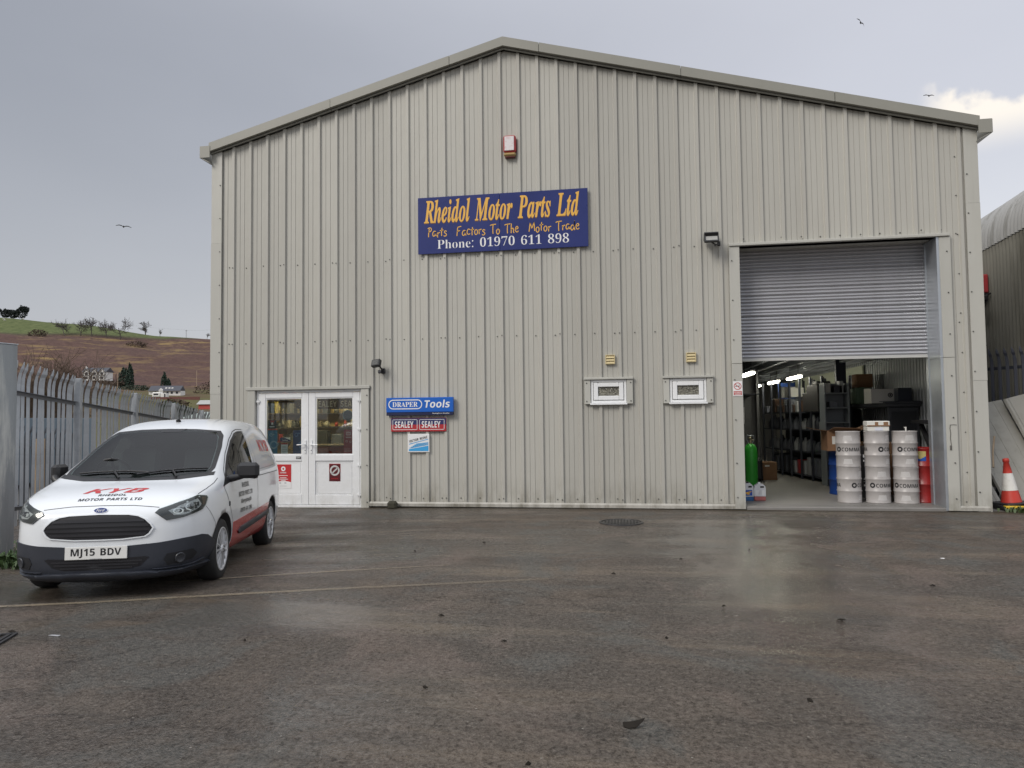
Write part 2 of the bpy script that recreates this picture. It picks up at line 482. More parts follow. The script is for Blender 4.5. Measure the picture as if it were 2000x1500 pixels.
# ------------------------------------------------------------ lettering
GLYPH = json.loads('''{"B":{"0":[384,[[191,-7,139,1,96,22,64,59,42,108,29,168,24,240,26,289,31,333,40,373,53,407,71,435,93,457,121,474,153,484,191,487,244,480,286,458,318,422,341,373,355,312,359,240,357,191,352,147,343,107,330,74,312,45,290,23,263,6,230,-3],[191,75,214,80,231,93,244,116,252,148,257,189,259,240,257,290,252,331,244,363,231,386,214,400,191,405,169,400,151,386,139,363,131,331,126,290,125,240,126,190,131,149,139,117,151,94,169,80]]],"1":[384,[[176,0,176,277,177,323,179,373,164,358,144,340,89,296,40,357,194,480,277,480,277,0]]],"5":[384,[[162,-7,137,-6,114,-4,91,0,70,5,50,12,33,19,33,107,51,99,71,91,93,85,116,80,137,77,158,76,186,78,209,84,227,94,241,109,249,128,251,152,241,192,208,216,155,224,116,221,83,214,42,235,60,480,320,480,320,394,149,394,140,300,165,304,201,306,230,304,256,299,279,289,301,277,319,260,333,240,344,217,351,191,353,161,348,112,332,71,305,38,268,13,220,-2]]],"6":[384,[[199,-7,167,-4,138,3,110,16,86,33,64,57,47,85,34,119,26,158,24,203,24,231,26,258,30,285,35,312,42,337,51,362,62,385,76,406,93,425,113,443,136,457,162,469,192,478,226,483,264,485,297,484,328,480,328,399,301,404,271,406,234,404,203,397,178,387,159,373,143,355,132,334,125,310,119,284,117,256,121,256,137,278,160,296,178,304,200,310,225,312,264,307,298,294,325,272,346,242,358,205,362,160,357,112,342,71,318,38,285,13,245,-2],[197,75,224,80,245,95,256,111,262,132,264,158,260,190,248,214,228,229,199,234,178,231,160,224,145,213,134,199,127,183,124,167,126,145,132,124,142,105,157,89,175,78]]],"7":[384,[[75,0,255,394,18,394,18,480,362,480,362,416,181,0]]],"8":[384,[[192,-7,142,-3,101,9,67,28,43,53,28,85,24,122,26,153,35,179,50,201,70,220,91,237,116,251,95,265,77,281,61,299,48,320,41,344,38,371,41,395,48,416,60,435,76,450,95,463,117,473,141,480,166,484,192,486,219,484,244,480,268,473,290,463,308,450,324,435,336,416,343,395,345,370,342,343,334,319,321,299,303,282,282,266,259,253,308,222,329,203,346,180,356,154,360,124,358,99,351,76,339,55,323,37,303,22,280,9,253,0,224,-5],[192,296,214,307,232,321,245,339,250,363,246,383,233,399,215,408,191,412,169,408,150,399,138,383,134,363,138,340,151,322,170,308],[191,68,224,72,247,84,261,103,266,127,263,144,255,159,229,184,196,204,187,209,168,198,151,187,137,175,122,153,118,128,122,104,136,85,159,72]]],"9":[384,[[120,-7,87,-6,55,-2,55,79,83,75,113,73,150,75,180,81,205,92,225,106,240,124,251,144,259,168,264,194,267,222,263,222,246,201,225,183,207,174,184,168,156,167,118,171,86,184,58,206,38,236,26,274,21,318,26,367,41,407,65,441,98,465,138,480,185,485,216,482,246,475,273,462,298,445,319,422,336,393,350,359,357,320,360,275,359,247,357,220,354,193,349,167,342,141,333,117,321,93,307,72,290,53,271,35,248,21,221,9,191,0,157,-5],[185,244,206,247,224,255,239,266,250,280,257,295,259,311,257,333,251,355,241,374,227,390,209,400,187,404,160,399,138,383,128,367,122,346,120,320,124,288,136,265,156,249]]],"A":[463,[[0,0,169,482,293,482,463,0,354,0,319,114,144,114,109,0],[170,199,295,199,259,311,251,340,240,375,232,407,223,374,212,336,204,311]]],"B":[451,[[60,0,60,480,210,480,268,477,317,468,355,453,382,430,398,399,404,358,401,332,395,309,384,289,370,272,352,261,330,255,330,251,353,245,373,234,391,220,404,199,411,183,414,162,416,139,410,99,395,65,369,37,333,16,291,4,240,0],[162,289,221,289,247,291,268,296,282,304,295,321,300,345,294,368,279,384,263,391,242,395,216,396,162,396],[162,84,228,84,256,86,277,92,292,102,306,122,310,149,306,173,292,192,276,202,254,207,225,209,162,209]]],"C":[428,[[255,-7,208,-3,168,7,133,24,103,47,80,76,62,110,49,149,41,192,39,239,42,286,51,328,65,367,85,402,111,431,141,455,177,472,218,483,264,486,288,485,312,482,335,477,359,470,382,462,404,453,371,370,317,392,290,399,264,402,228,397,198,382,175,358,157,325,147,285,144,238,147,191,156,152,172,120,195,97,226,83,264,78,293,80,323,85,386,103,386,18,365,10,344,4,324,-1,302,-4,279,-6]]],"D":[497,[[60,0,60,480,211,480,259,477,302,468,342,453,376,432,404,406,427,374,444,336,455,293,458,244,450,170,427,109,389,61,337,27,273,7,196,0],[162,84,206,84,287,101,336,154,353,242,349,290,337,329,318,359,291,380,257,392,216,396,162,396]]],"E":[376,[[60,0,60,480,336,480,336,396,162,396,162,291,324,291,324,208,162,208,162,84,336,84,336,0]]],"F":[369,[[60,0,60,480,335,480,335,396,161,396,161,273,323,273,323,189,161,189,161,0]]],"G":[486,[[262,-7,196,0,141,21,97,56,65,105,45,166,39,240,42,288,52,332,68,371,91,405,119,433,153,456,193,473,238,483,289,486,315,485,340,483,365,478,389,472,411,465,432,457,398,375,348,394,319,400,289,402,261,399,235,393,212,381,192,366,175,347,162,325,152,299,146,270,144,238,145,208,149,181,156,155,167,133,180,114,197,98,217,87,241,80,269,78,305,80,333,85,333,185,242,185,242,269,433,269,433,21,354,1,326,-3,295,-6]]],"H":[514,[[60,0,60,480,162,480,162,291,352,291,352,480,453,480,453,0,352,0,352,207,162,207,162,0]]],"I":[261,[[21,0,21,58,80,85,80,395,21,422,21,480,240,480,240,422,181,395,181,85,240,58,240,0]]],"J":[222,[[10,-141,-24,-139,-50,-134,-50,-49,-27,-54,-2,-56,15,-54,30,-49,43,-39,52,-24,58,-1,60,30,60,480,162,480,162,31,160,-8,153,-41,143,-69,128,-92,110,-110,89,-124,65,-133,39,-139]]],"K":[446,[[60,0,60,480,162,480,162,260,181,288,202,316,332,480,445,480,277,267,446,0,330,0,205,202,162,171,162,0]]],"L":[379,[[60,0,60,480,162,480,162,84,357,84,357,0]]],"M":[633,[[60,0,60,480,199,480,312,113,314,113,435,480,573,480,573,0,478,0,478,227,479,279,481,335,483,375,480,375,357,0,263,0,148,376,145,376,148,336,150,278,151,223,151,0]]],"N":[546,[[60,0,60,480,189,480,397,120,399,120,396,187,394,253,394,480,486,480,486,0,357,0,148,363,145,363,149,294,151,226,151,0]]],"O":[535,[[267,-7,218,-3,176,7,139,24,108,48,83,76,63,111,50,150,42,193,39,241,42,289,50,332,63,371,83,405,108,433,139,456,176,473,219,484,268,487,317,484,360,473,396,456,427,433,452,405,471,370,485,331,493,288,496,240,493,193,485,150,471,110,452,76,427,47,396,24,360,7,317,-3],[267,79,307,83,338,98,361,122,376,154,386,194,389,240,386,287,376,327,361,359,338,383,307,398,268,402,229,398,198,383,175,359,159,327,149,287,146,240,149,194,159,154,175,122,198,98,229,83]]],"P":[422,[[60,0,60,480,214,480,270,475,315,462,349,440,373,410,387,373,392,330,390,303,384,276,374,252,360,229,340,209,316,193,286,180,249,173,206,171,162,171,162,0],[162,254,195,254,222,256,245,261,264,271,278,285,286,303,289,326,280,365,253,388,208,396,162,396]]],"R":[443,[[60,0,60,480,200,480,260,476,308,464,345,444,371,416,386,380,392,336,388,305,379,278,365,256,346,237,325,221,302,209,443,0,330,0,216,184,162,184,162,0],[162,267,195,267,225,268,249,274,267,283,283,304,289,333,283,362,266,382,247,390,223,395,193,396,162,396]]],"S":[370,[[167,-7,118,-4,73,6,31,22,31,117,102,90,126,83,150,79,175,77,207,81,228,92,240,108,244,128,237,153,217,172,150,207,114,225,77,253,61,272,48,293,39,319,36,350,41,390,56,423,80,450,113,470,152,482,199,486,223,485,247,482,270,478,341,453,308,373,249,394,223,400,195,402,170,398,151,388,140,373,136,353,141,330,158,313,226,277,250,265,271,253,289,241,312,220,329,196,337,178,342,157,343,133,338,93,323,59,297,31,262,10,219,-2]]],"T":[389,[[144,0,144,395,13,395,13,480,375,480,375,395,245,395,245,0]]],"V":[437,[[163,0,0,480,103,480,193,194,200,167,211,125,218,89,225,125,236,167,243,194,334,480,437,480,273,0]]],"Y":[419,[[159,0,159,183,0,480,110,480,210,282,310,480,419,480,260,187,260,0]]],"Z":[389,[[16,0,16,66,246,396,22,396,22,480,367,480,367,414,137,84,373,84,373,0]]],"b":[425,[[254,-7,229,-5,208,0,190,8,169,23,152,40,146,40,129,0,52,0,52,510,152,510,152,392,151,351,148,319,152,319,170,340,192,358,210,366,232,372,257,373,295,368,328,352,357,325,378,288,391,241,395,184,391,126,378,79,356,42,327,15,293,-1],[226,75,253,82,275,103,285,125,291,152,293,185,291,218,285,245,274,266,253,287,224,293,191,287,170,269,161,250,155,226,152,195,152,185,154,152,159,125,168,103,182,87,201,78]]],"d":[425,[[169,-7,130,-1,97,15,69,41,47,78,35,125,30,183,35,240,48,288,69,325,98,352,132,368,171,373,196,372,218,367,236,358,259,341,277,320,280,320,275,351,273,393,273,510,373,510,373,0,296,0,277,48,273,48,255,27,233,9,215,0,193,-5],[203,73,228,76,248,84,262,98,271,117,277,141,279,171,279,182,278,215,272,242,263,264,249,280,229,289,202,292,173,285,150,264,140,242,134,214,132,181,134,148,140,121,150,100,173,80]]],"e":[397,[[218,-7,183,-4,151,2,121,14,95,30,73,50,54,76,41,106,33,141,30,181,33,221,40,257,52,288,69,314,89,335,113,352,140,364,170,371,203,373,251,369,291,354,324,330,348,297,363,256,368,207,368,158,132,158,135,132,143,110,157,92,175,79,197,71,223,68,246,69,267,71,287,75,307,80,327,88,347,97,347,19,329,11,310,5,290,0,269,-4,245,-6],[134,225,274,225,269,256,257,280,235,297,204,302,178,298,156,283,145,269,138,249]]],"h":[441,[[52,0,52,510,152,510,152,406,151,355,148,320,153,320,166,337,181,350,198,361,217,368,238,372,259,373,296,370,328,359,355,342,375,316,387,282,391,239,391,0,291,0,291,214,284,258,265,285,232,293,205,290,184,280,170,262,160,238,154,209,152,173,152,0]]],"l":[205,[[52,0,52,510,152,510,152,0]]],"o":[416,[[207,-7,174,-4,144,3,116,15,91,32,70,54,53,80,40,111,33,145,30,184,36,240,51,287,78,324,114,352,157,368,209,373,242,371,272,364,300,351,325,334,346,313,363,287,375,257,383,223,385,184,380,128,364,81,337,43,302,15,258,-1],[208,74,232,77,251,86,266,102,276,123,281,151,283,184,281,217,276,244,266,266,251,281,232,290,208,293,184,290,164,281,150,266,140,244,134,217,132,184,134,151,140,123,150,102,164,86,184,77]]],"r":[305,[[52,0,52,367,128,367,143,305,148,305,160,323,175,339,192,353,212,364,234,371,257,373,275,373,291,371,283,277,270,279,254,280,229,278,205,271,184,259,167,242,156,218,152,187,152,0]]],"s":[334,[[152,-7,86,-2,58,5,31,15,31,97,95,75,117,70,137,67,155,66,180,69,197,75,206,85,210,98,204,115,183,132,130,156,74,185,55,201,41,220,33,243,30,271,35,303,48,328,70,348,99,362,134,371,175,373,198,373,219,370,240,367,261,361,283,354,304,345,274,273,223,292,199,298,174,300,141,293,130,275,135,260,157,244,206,223,261,196,281,181,296,162,305,139,308,109,304,75,291,46,269,23,238,7,199,-3]]],"t":[291,[[178,-7,147,-4,119,4,96,19,78,41,70,61,65,86,63,115,63,291,15,291,15,334,71,367,99,445,163,445,163,367,266,367,266,291,163,291,163,115,166,97,175,84,189,76,207,73,239,77,270,85,270,10,230,-2]]],"w":[575,[[111,0,7,367,106,367,148,204,157,164,164,119,169,84,171,84,174,109,179,142,184,172,188,191,233,367,343,367,386,191,393,161,399,118,402,84,405,84,410,117,417,163,426,204,470,367,568,367,463,0,354,0,326,128,318,162,307,211,296,258,288,290,285,290,278,258,267,211,256,162,248,127,218,0]]],"y":[382,[[74,-161,45,-160,23,-156,23,-77,41,-79,62,-81,91,-76,112,-61,129,-40,140,-15,146,3,0,367,109,367,179,161,187,130,191,97,193,97,198,130,207,161,275,367,382,367,227,-47,211,-82,191,-110,166,-133,138,-148,107,-158]]]},"I":{"L":[425,[[-34,0,-34,15,-15,17,0,20,12,28,22,41,39,85,115,369,120,401,117,416,109,426,94,432,73,435,73,451,283,451,283,435,264,433,248,429,236,421,227,408,211,365,136,83,128,42,132,33,142,28,161,25,188,24,230,26,266,35,298,50,326,71,350,99,371,134,393,134,351,0]]],"M":[587,[[188,-11,144,363,69,82,62,47,65,33,74,24,88,18,109,15,109,0,-35,0,-35,15,-16,17,-1,20,11,28,21,41,38,85,113,369,119,403,116,417,108,426,93,432,72,435,72,451,224,451,263,132,469,451,622,451,622,435,603,433,587,429,575,421,566,409,549,365,473,82,469,64,468,47,480,24,516,15,516,0,305,0,305,15,325,17,340,21,352,29,361,40,368,57,377,85,453,374,207,-11]]],"P":[409,[[-34,0,-34,15,-15,17,0,20,12,28,22,41,39,85,115,369,119,387,120,404,117,417,109,426,95,431,73,435,73,451,259,451,343,439,393,404,410,346,407,322,399,299,386,278,369,259,348,243,323,231,291,222,248,217,195,215,171,215,136,82,130,47,132,33,141,24,155,18,177,15,177,0],[199,238,233,241,261,252,283,271,299,296,308,326,312,363,305,399,285,421,252,428,238,426,230,421,218,392,178,239,189,238]]],"R":[429,[[-34,0,-34,15,-15,17,0,20,12,28,22,41,39,85,115,369,119,387,120,401,118,416,109,426,95,431,73,435,73,451,253,451,304,448,345,440,376,426,398,407,411,381,415,350,411,323,400,298,382,276,357,257,325,242,286,231,343,61,352,40,364,28,380,21,400,17,400,0,266,0,194,222,173,222,136,82,130,47,132,33,141,24,155,18,177,15,177,0],[197,245,231,249,259,260,282,278,299,302,310,331,313,364,306,400,286,422,253,429,240,428,232,424,221,399,179,246,188,245]]],"a":[336,[[53,-9,24,-3,1,14,-10,30,-17,50,-19,73,-17,97,-13,122,-5,147,5,172,17,196,32,220,48,241,65,260,84,276,112,295,139,306,165,310,189,305,205,290,214,265,225,303,297,303,241,108,232,74,228,56,231,44,238,40,251,46,267,61,285,87,300,78,265,30,231,1,197,-9,166,2,155,34,157,52,162,75,145,49,128,28,111,12,93,1,74,-6],[93,41,108,45,124,56,139,73,152,95,176,147,192,202,198,248,192,272,172,281,157,276,141,264,125,244,109,219,83,159,70,115,65,81,72,51]]],"d":[334,[[55,-9,26,-4,3,14,-7,32,-13,55,-15,82,-14,103,-10,125,-4,148,5,170,16,193,29,215,44,235,60,255,78,272,107,293,135,305,164,310,190,306,213,294,238,381,242,399,243,412,241,422,234,428,205,433,205,451,271,459,343,470,237,83,232,60,230,48,232,43,238,41,246,44,255,52,281,89,297,78,278,52,261,30,246,13,223,-4,198,-9,175,-4,162,10,157,35,159,55,164,76,147,50,130,28,113,12,95,0,76,-7],[96,42,111,46,127,58,142,76,156,99,180,153,196,208,201,249,195,275,177,283,164,280,149,269,120,231,93,181,74,126,68,101,66,79,69,63,75,51,84,44]]],"e":[269,[[87,-9,60,-6,36,3,16,19,1,40,-8,67,-11,98,-9,122,-3,147,6,172,18,196,32,219,49,240,68,260,88,276,109,290,131,301,154,307,176,310,207,305,230,293,244,273,249,248,244,222,230,197,207,174,173,153,131,136,79,124,75,88,78,66,87,50,102,39,122,36,147,42,171,62,195,95,214,83,179,32,136,1],[84,146,104,152,123,161,140,171,163,190,179,212,190,236,193,260,192,272,187,280,180,286,171,287,149,278,126,252,110,224,96,189]]],"h":[357,[[210,-9,185,-4,170,13,165,41,173,84,194,153,217,222,223,246,220,257,210,261,185,252,159,227,131,185,104,130,81,68,63,0,-19,0,82,374,88,399,90,411,88,422,83,428,73,431,58,433,48,433,48,451,110,457,187,470,115,197,139,232,162,260,184,282,206,297,229,307,253,310,281,304,297,287,303,259,301,237,294,207,282,170,250,75,247,65,246,57,248,47,257,43,269,49,285,67,306,98,320,89,284,34,247,2]]],"i":[194,[[132,371,114,375,100,384,90,398,87,416,90,433,100,447,114,457,132,460,149,457,163,447,173,433,176,416,173,398,163,384,149,375],[49,-8,29,-5,13,5,4,21,1,41,4,64,10,87,44,211,51,237,53,254,46,268,26,273,19,273,19,289,89,299,150,310,89,85,84,55,87,46,95,42,107,48,123,64,142,90,155,81,121,31,85,2]]],"l":[173,[[40,-9,19,-6,3,3,-7,19,-10,40,-8,61,-2,85,77,371,87,414,80,428,58,433,52,433,52,450,183,470,79,86,75,69,73,54,75,44,83,41,96,46,112,62,131,89,144,79,126,51,109,29,93,12,68,-4]]],"o":[316,[[96,-9,67,-6,42,4,20,20,3,41,-7,68,-10,98,-8,123,-3,147,6,172,17,196,32,219,48,241,66,260,86,277,107,291,130,301,152,308,175,310,207,306,234,297,256,281,272,260,282,234,285,203,283,179,278,155,270,130,258,106,245,83,228,61,210,41,190,24,168,10,145,-1,121,-7],[103,13,119,18,134,30,148,50,162,74,184,132,200,191,206,240,197,276,172,288,157,284,141,272,127,253,113,229,90,172,75,111,69,58,78,25]]],"r":[261,[[-14,0,42,211,50,240,52,254,45,268,24,273,18,273,17,289,151,310,114,189,144,243,171,280,197,302,210,308,222,310,250,298,259,265,257,245,249,230,236,221,220,218,202,223,186,238,180,241,165,234,148,212,127,175,95,97,66,0]]],"s":[253,[[91,-9,73,-8,52,-3,28,5,15,7,3,4,-7,-7,-24,-4,-7,109,13,105,23,55,46,24,81,14,110,24,120,52,114,77,95,106,69,138,51,163,39,185,31,207,28,228,31,250,39,269,53,286,71,299,92,306,116,309,134,308,156,304,179,298,186,296,192,295,204,298,212,307,230,307,215,205,197,207,184,252,163,279,134,288,119,286,107,278,99,268,97,255,104,231,124,202,146,176,165,149,183,116,188,99,190,82,187,58,177,36,162,17,142,3,118,-6]]],"t":[185,[[30,-9,5,-4,-10,12,-15,39,-14,52,-11,70,45,273,13,273,13,297,58,319,98,353,134,398,162,398,134,300,187,300,179,273,126,273,77,103,70,77,67,56,70,45,77,41,90,47,107,65,128,95,144,85,125,56,107,33,88,14,70,1,50,-7]]]},"S":{"0":[375,[[188,-7,150,-3,118,7,91,24,69,48,51,76,39,111,30,150,25,193,23,241,25,289,30,332,39,371,51,405,69,433,91,456,118,473,150,483,189,486,225,483,257,473,283,456,305,433,322,405,336,370,345,331,351,288,353,240,351,193,345,150,336,110,322,76,305,47,283,24,256,7,225,-3],[188,37,210,43,227,61,237,91,243,131,247,181,248,240,247,300,243,349,237,390,227,419,211,437,189,443,166,437,150,419,139,390,132,349,128,300,127,240,128,181,132,131,139,91,150,61,166,43]]],"1":[375,[[65,0,65,36,120,36,135,38,146,45,152,58,154,79,154,416,108,365,87,351,67,346,52,349,40,359,31,375,28,396,74,412,91,420,111,432,132,447,179,482,254,482,254,79,256,61,261,47,271,38,288,36,343,36,343,0]]],"6":[375,[[197,-7,165,-4,136,4,109,18,86,37,67,62,51,93,39,130,33,173,30,222,32,258,35,293,42,325,51,356,63,384,77,409,94,432,114,450,137,466,163,477,191,484,222,486,249,485,272,482,291,476,313,464,329,449,338,431,340,412,336,393,322,376,307,367,287,362,260,360,256,400,251,419,243,434,232,443,216,447,191,441,170,426,152,401,139,366,130,322,125,269,161,286,186,292,218,294,256,290,288,278,315,258,336,230,348,196,352,155,348,110,334,71,313,38,282,13,244,-2],[199,38,222,44,239,64,248,85,253,113,255,148,253,181,247,208,238,228,219,247,193,253,174,251,154,243,137,232,125,221,128,162,135,116,147,81,162,57,179,42]]],"7":[375,[[111,0,289,406,113,406,86,398,74,372,70,338,30,338,33,480,353,480,353,447,168,0]]],"8":[375,[[183,-7,148,-5,118,1,91,11,69,24,51,39,38,57,28,78,22,99,20,122,23,150,32,173,47,193,67,211,91,227,119,242,94,259,74,276,57,296,45,316,38,339,36,364,37,385,42,404,50,423,62,441,79,456,99,469,125,478,156,484,191,486,235,483,271,471,299,453,318,429,330,401,334,369,332,344,324,322,310,305,292,289,270,274,244,260,280,240,309,220,330,199,344,177,352,153,355,127,350,88,335,55,310,29,276,9,234,-3],[203,283,224,298,239,317,247,340,250,370,248,389,243,407,234,423,222,436,206,444,187,447,163,442,145,426,134,402,130,372,135,341,149,318,163,306,181,294],[187,32,218,37,241,55,253,72,260,92,262,116,256,146,239,170,220,185,195,200,164,216,143,199,126,178,118,161,112,142,111,120,113,95,120,74,132,56,147,42,165,34]]],"9":[375,[[152,-7,127,-5,106,-2,88,4,67,17,53,33,45,51,42,69,44,83,50,94,61,102,75,107,87,80,103,56,126,41,156,36,205,57,237,122,251,230,234,212,212,198,186,188,155,185,119,189,87,201,60,220,40,248,28,282,24,324,26,355,32,383,42,409,56,431,74,450,95,466,120,477,147,484,177,486,209,484,238,476,264,463,287,444,307,420,323,390,335,353,343,310,345,261,344,225,340,190,334,157,326,126,315,97,301,72,284,49,264,30,241,14,215,3,185,-4],[184,233,206,236,224,245,239,260,251,278,248,330,242,372,231,403,217,424,201,437,181,441,156,434,137,413,128,391,123,362,121,328,128,275,149,244]]],":":[180,[[89,278,74,281,60,289,51,303,48,324,51,345,60,359,74,367,89,369,106,367,119,359,129,345,132,324,129,303,119,289,106,281],[89,-9,74,-7,60,1,51,15,48,36,51,57,60,71,74,79,89,81,106,79,119,71,129,57,132,36,129,15,119,1,106,-7]]],"A":[437,[[-9,0,-9,18,9,21,24,30,36,47,49,75,206,466,224,465,384,87,411,34,425,22,443,18,443,0,229,0,229,18,259,21,277,30,283,46,273,81,253,132,103,132,79,71,76,59,75,48,87,26,124,18,128,18,128,0],[113,161,242,161,177,319]]],"D":[496,[[20,0,20,17,47,21,63,30,71,46,74,75,74,374,71,407,61,426,43,435,15,439,15,455,222,455,296,449,357,429,405,396,440,351,461,295,468,228,441,101,362,25,228,0],[222,24,262,30,295,47,319,75,337,115,347,166,351,229,336,342,294,410,223,433,202,431,190,423,184,409,182,385,182,72,184,48,190,34,202,27]]],"E":[442,[[14,0,14,17,44,20,62,30,72,48,75,78,75,369,72,405,62,425,44,435,16,439,16,455,399,455,399,320,383,320,375,357,361,386,340,406,312,420,276,428,232,430,200,428,191,424,186,417,183,388,183,246,193,246,221,248,243,256,259,269,272,288,281,313,288,345,304,345,304,118,287,118,284,143,280,164,273,181,259,201,241,213,216,220,185,222,183,222,183,67,185,47,192,35,206,29,230,28,261,29,289,32,313,39,335,48,354,60,371,75,386,94,399,116,411,143,430,143,402,0]]],"P":[418,[[15,0,15,17,45,22,62,32,72,50,75,81,75,379,71,406,62,424,44,434,16,439,16,455,214,455,265,454,306,449,336,440,357,429,375,415,390,398,400,378,407,356,409,332,404,296,390,266,367,240,334,221,292,209,242,206,182,206,182,81,185,50,194,32,212,22,242,17,242,0],[182,230,201,230,231,232,255,240,272,253,283,271,290,297,292,329,290,361,285,387,275,406,261,420,241,428,216,431,199,429,189,424,184,414,182,398]]],"R":[473,[[15,0,15,17,45,22,62,32,72,50,75,81,75,379,71,406,62,424,44,434,16,439,16,455,217,455,278,452,329,442,367,426,395,403,412,372,417,334,406,285,372,248,315,224,432,50,452,26,463,19,478,17,480,17,480,0,338,0,201,212,182,212,182,81,185,50,194,32,212,22,242,17,242,0],[182,234,203,234,235,236,261,245,280,258,293,278,301,304,304,336,295,389,268,421,224,431,202,429,190,422,184,409,182,385]]],"e":[301,[[154,-10,129,-8,106,-1,85,10,66,26,50,45,37,69,27,95,21,125,19,157,21,187,28,215,38,240,51,263,68,282,87,298,109,309,132,316,157,318,193,314,224,301,249,280,268,251,279,216,283,173,283,166,117,166,127,97,154,56,199,42,225,47,248,62,270,86,285,73,248,27,205,-1],[116,192,201,192,201,215,201,241,198,261,193,277,181,292,161,297,136,286,121,255,116,203]]],"h":[381,[[18,0,18,16,35,19,45,26,51,37,52,56,52,399,51,417,46,429,36,437,19,440,19,455,148,455,148,267,175,295,207,313,243,318,292,306,321,271,330,212,330,56,332,38,337,26,347,19,363,16,363,0,202,0,202,16,207,16,228,26,235,56,235,217,234,241,229,258,219,268,203,271,183,267,164,255,148,235,148,56,149,38,154,26,164,19,180,16,180,0]]],"n":[381,[[18,0,18,16,35,19,45,26,51,37,52,56,52,253,51,271,46,284,36,291,19,294,19,310,148,310,148,267,175,296,207,313,243,318,292,306,321,271,330,212,330,56,332,38,337,26,347,19,363,16,363,0,202,0,202,16,207,16,228,26,235,56,235,217,234,241,229,258,219,268,203,271,183,267,164,255,148,235,148,56,149,38,154,26,164,19,180,16,180,0]]],"o":[336,[[169,-10,140,-8,114,-1,90,11,69,27,52,47,38,70,27,96,21,124,19,154,21,184,27,213,38,239,52,262,69,281,90,297,114,309,140,316,168,318,196,316,222,309,245,298,266,282,283,263,298,240,308,214,315,185,317,154,315,123,308,94,298,69,284,46,266,26,245,11,222,-1,197,-8],[169,11,193,18,209,39,214,56,217,81,220,154,218,206,214,245,208,271,192,292,169,299,144,292,128,271,122,245,118,206,117,154,120,82,123,56,128,39,144,18]]]}}''')


def curve_mesh(cu):
    o = bpy.data.objects.new('lettering_curve', cu)
    COL.objects.link(o)
    dg = bpy.context.evaluated_depsgraph_get()
    dg.update()
    me = o.evaluated_get(dg).to_mesh()
    vs = [(v.co.x, v.co.y) for v in me.vertices]
    fs = [tuple(p.vertices) for p in me.polygons]
    o.evaluated_get(dg).to_mesh_clear()
    bpy.data.objects.remove(o)
    bpy.data.curves.remove(cu)
    return vs, fs


def fit_mesh(ms, w=None, h=None, x=0.0, y=0.0, shear=0.0, centre=False):
    vs, fs = ms
    x0, x1 = min(v[0] for v in vs), max(v[0] for v in vs)
    y0, y1 = min(v[1] for v in vs), max(v[1] for v in vs)
    sx = w / (x1 - x0) if w else None
    sy = h / (y1 - y0) if h else None
    sx = sx or sy
    sy = sy or sx
    dx0 = (x1 - x0) * sx / 2 if centre else 0
    return [(x - dx0 + (a - x0) * sx + shear * (b - y0) * sy, y + (b - y0) * sy) for a, b in vs], fs


def sans(s, w=None, h=None, x=0.0, y=0.0, bold=0.0, shear=0.0, centre=False, space=1.0):
    if bold > 0 and all(c == ' ' or c in GLYPH['B'] for c in s):
        return serif(s, 'B', w, h, x, y, 0.0, shear, centre)
    cu = bpy.data.curves.new('t', 'FONT')
    cu.body = s
    cu.size = 1
    cu.offset = bold
    cu.space_character = space
    cu.resolution_u = 3
    cu.fill_mode = 'FRONT'
    cu.dimensions = '2D'
    return fit_mesh(curve_mesh(cu), w, h, x, y, shear, centre)


def serif(s, style='S', w=None, h=None, x=0.0, y=0.0, thin=0.0, shear=0.0, centre=False, gap=0.0):
    cu = bpy.data.curves.new('t', 'CURVE')
    cu.dimensions = '2D'
    cu.fill_mode = 'FRONT'
    cu.offset = thin
    pen = 0.0
    for ch in s:
        if ch == ' ':
            pen += 0.27
            continue
        adv, polys = GLYPH[style][ch]
        for p in polys:
            sp = cu.splines.new('POLY')
            k = len(p) // 2
            sp.points.add(k - 1)
            for i in range(k):
                sp.points[i].co = (pen + p[2 * i] / 1000, p[2 * i + 1] / 1000, 0, 1)
            sp.use_cyclic_u = True
        pen += adv / 1000 + gap
    return fit_mesh(curve_mesh(cu), w, h, x, y, shear, centre)


def ring2d(cx, cy, r0, r1, n=24, a0=0.0, a1=2 * pi):
    vs, fs = [], []
    for k in range(n + 1):
        a = a0 + (a1 - a0) * k / n
        vs += [(cx + r0 * cos(a), cy + r0 * sin(a)), (cx + r1 * cos(a), cy + r1 * sin(a))]
    for k in range(n):
        fs.append((2 * k, 2 * k + 1, 2 * k + 3, 2 * k + 2))
    return vs, fs


def rect2d(x0, x1, y0, y1):
    return [(x0, y0), (x1, y0), (x1, y1), (x0, y1)], [(0, 1, 2, 3)]


def disc2d(cx, cy, rx, ry=None, n=24):
    ry = ry or rx
    return [(cx + rx * cos(2 * pi * k / n), cy + ry * sin(2 * pi * k / n)) for k in range(n)], [tuple(range(n))]


def poly2d(*pts):
    return list(pts), [tuple(range(len(pts)))]


def smooth(a, b, x):
    t = max(0.0, min(1.0, (x - a) / (b - a)))
    return t * t * (3 - 2 * t)

# ------------------------------------------------------------ setting: ground, yard, hill
HR = Vector((cos(YAW), -sin(YAW), 0))       # local directions of the valley: across and up the hill
HF = Vector((sin(YAW), cos(YAW), 0))
HO = Vector((7.061, -12.113, 0))


def hill_xy(lat, d):
    return HO + HR * lat + HF * d


def interp(x, tab):
    for (a, u), (b, v) in zip(tab, tab[1:]):
        if x <= b:
            t = max(0.0, min(1.0, (x - a) / (b - a)))
            t = t * t * (3 - 2 * t) * 0.5 + t * 0.5
            return u + (v - u) * t
    return tab[-1][1]


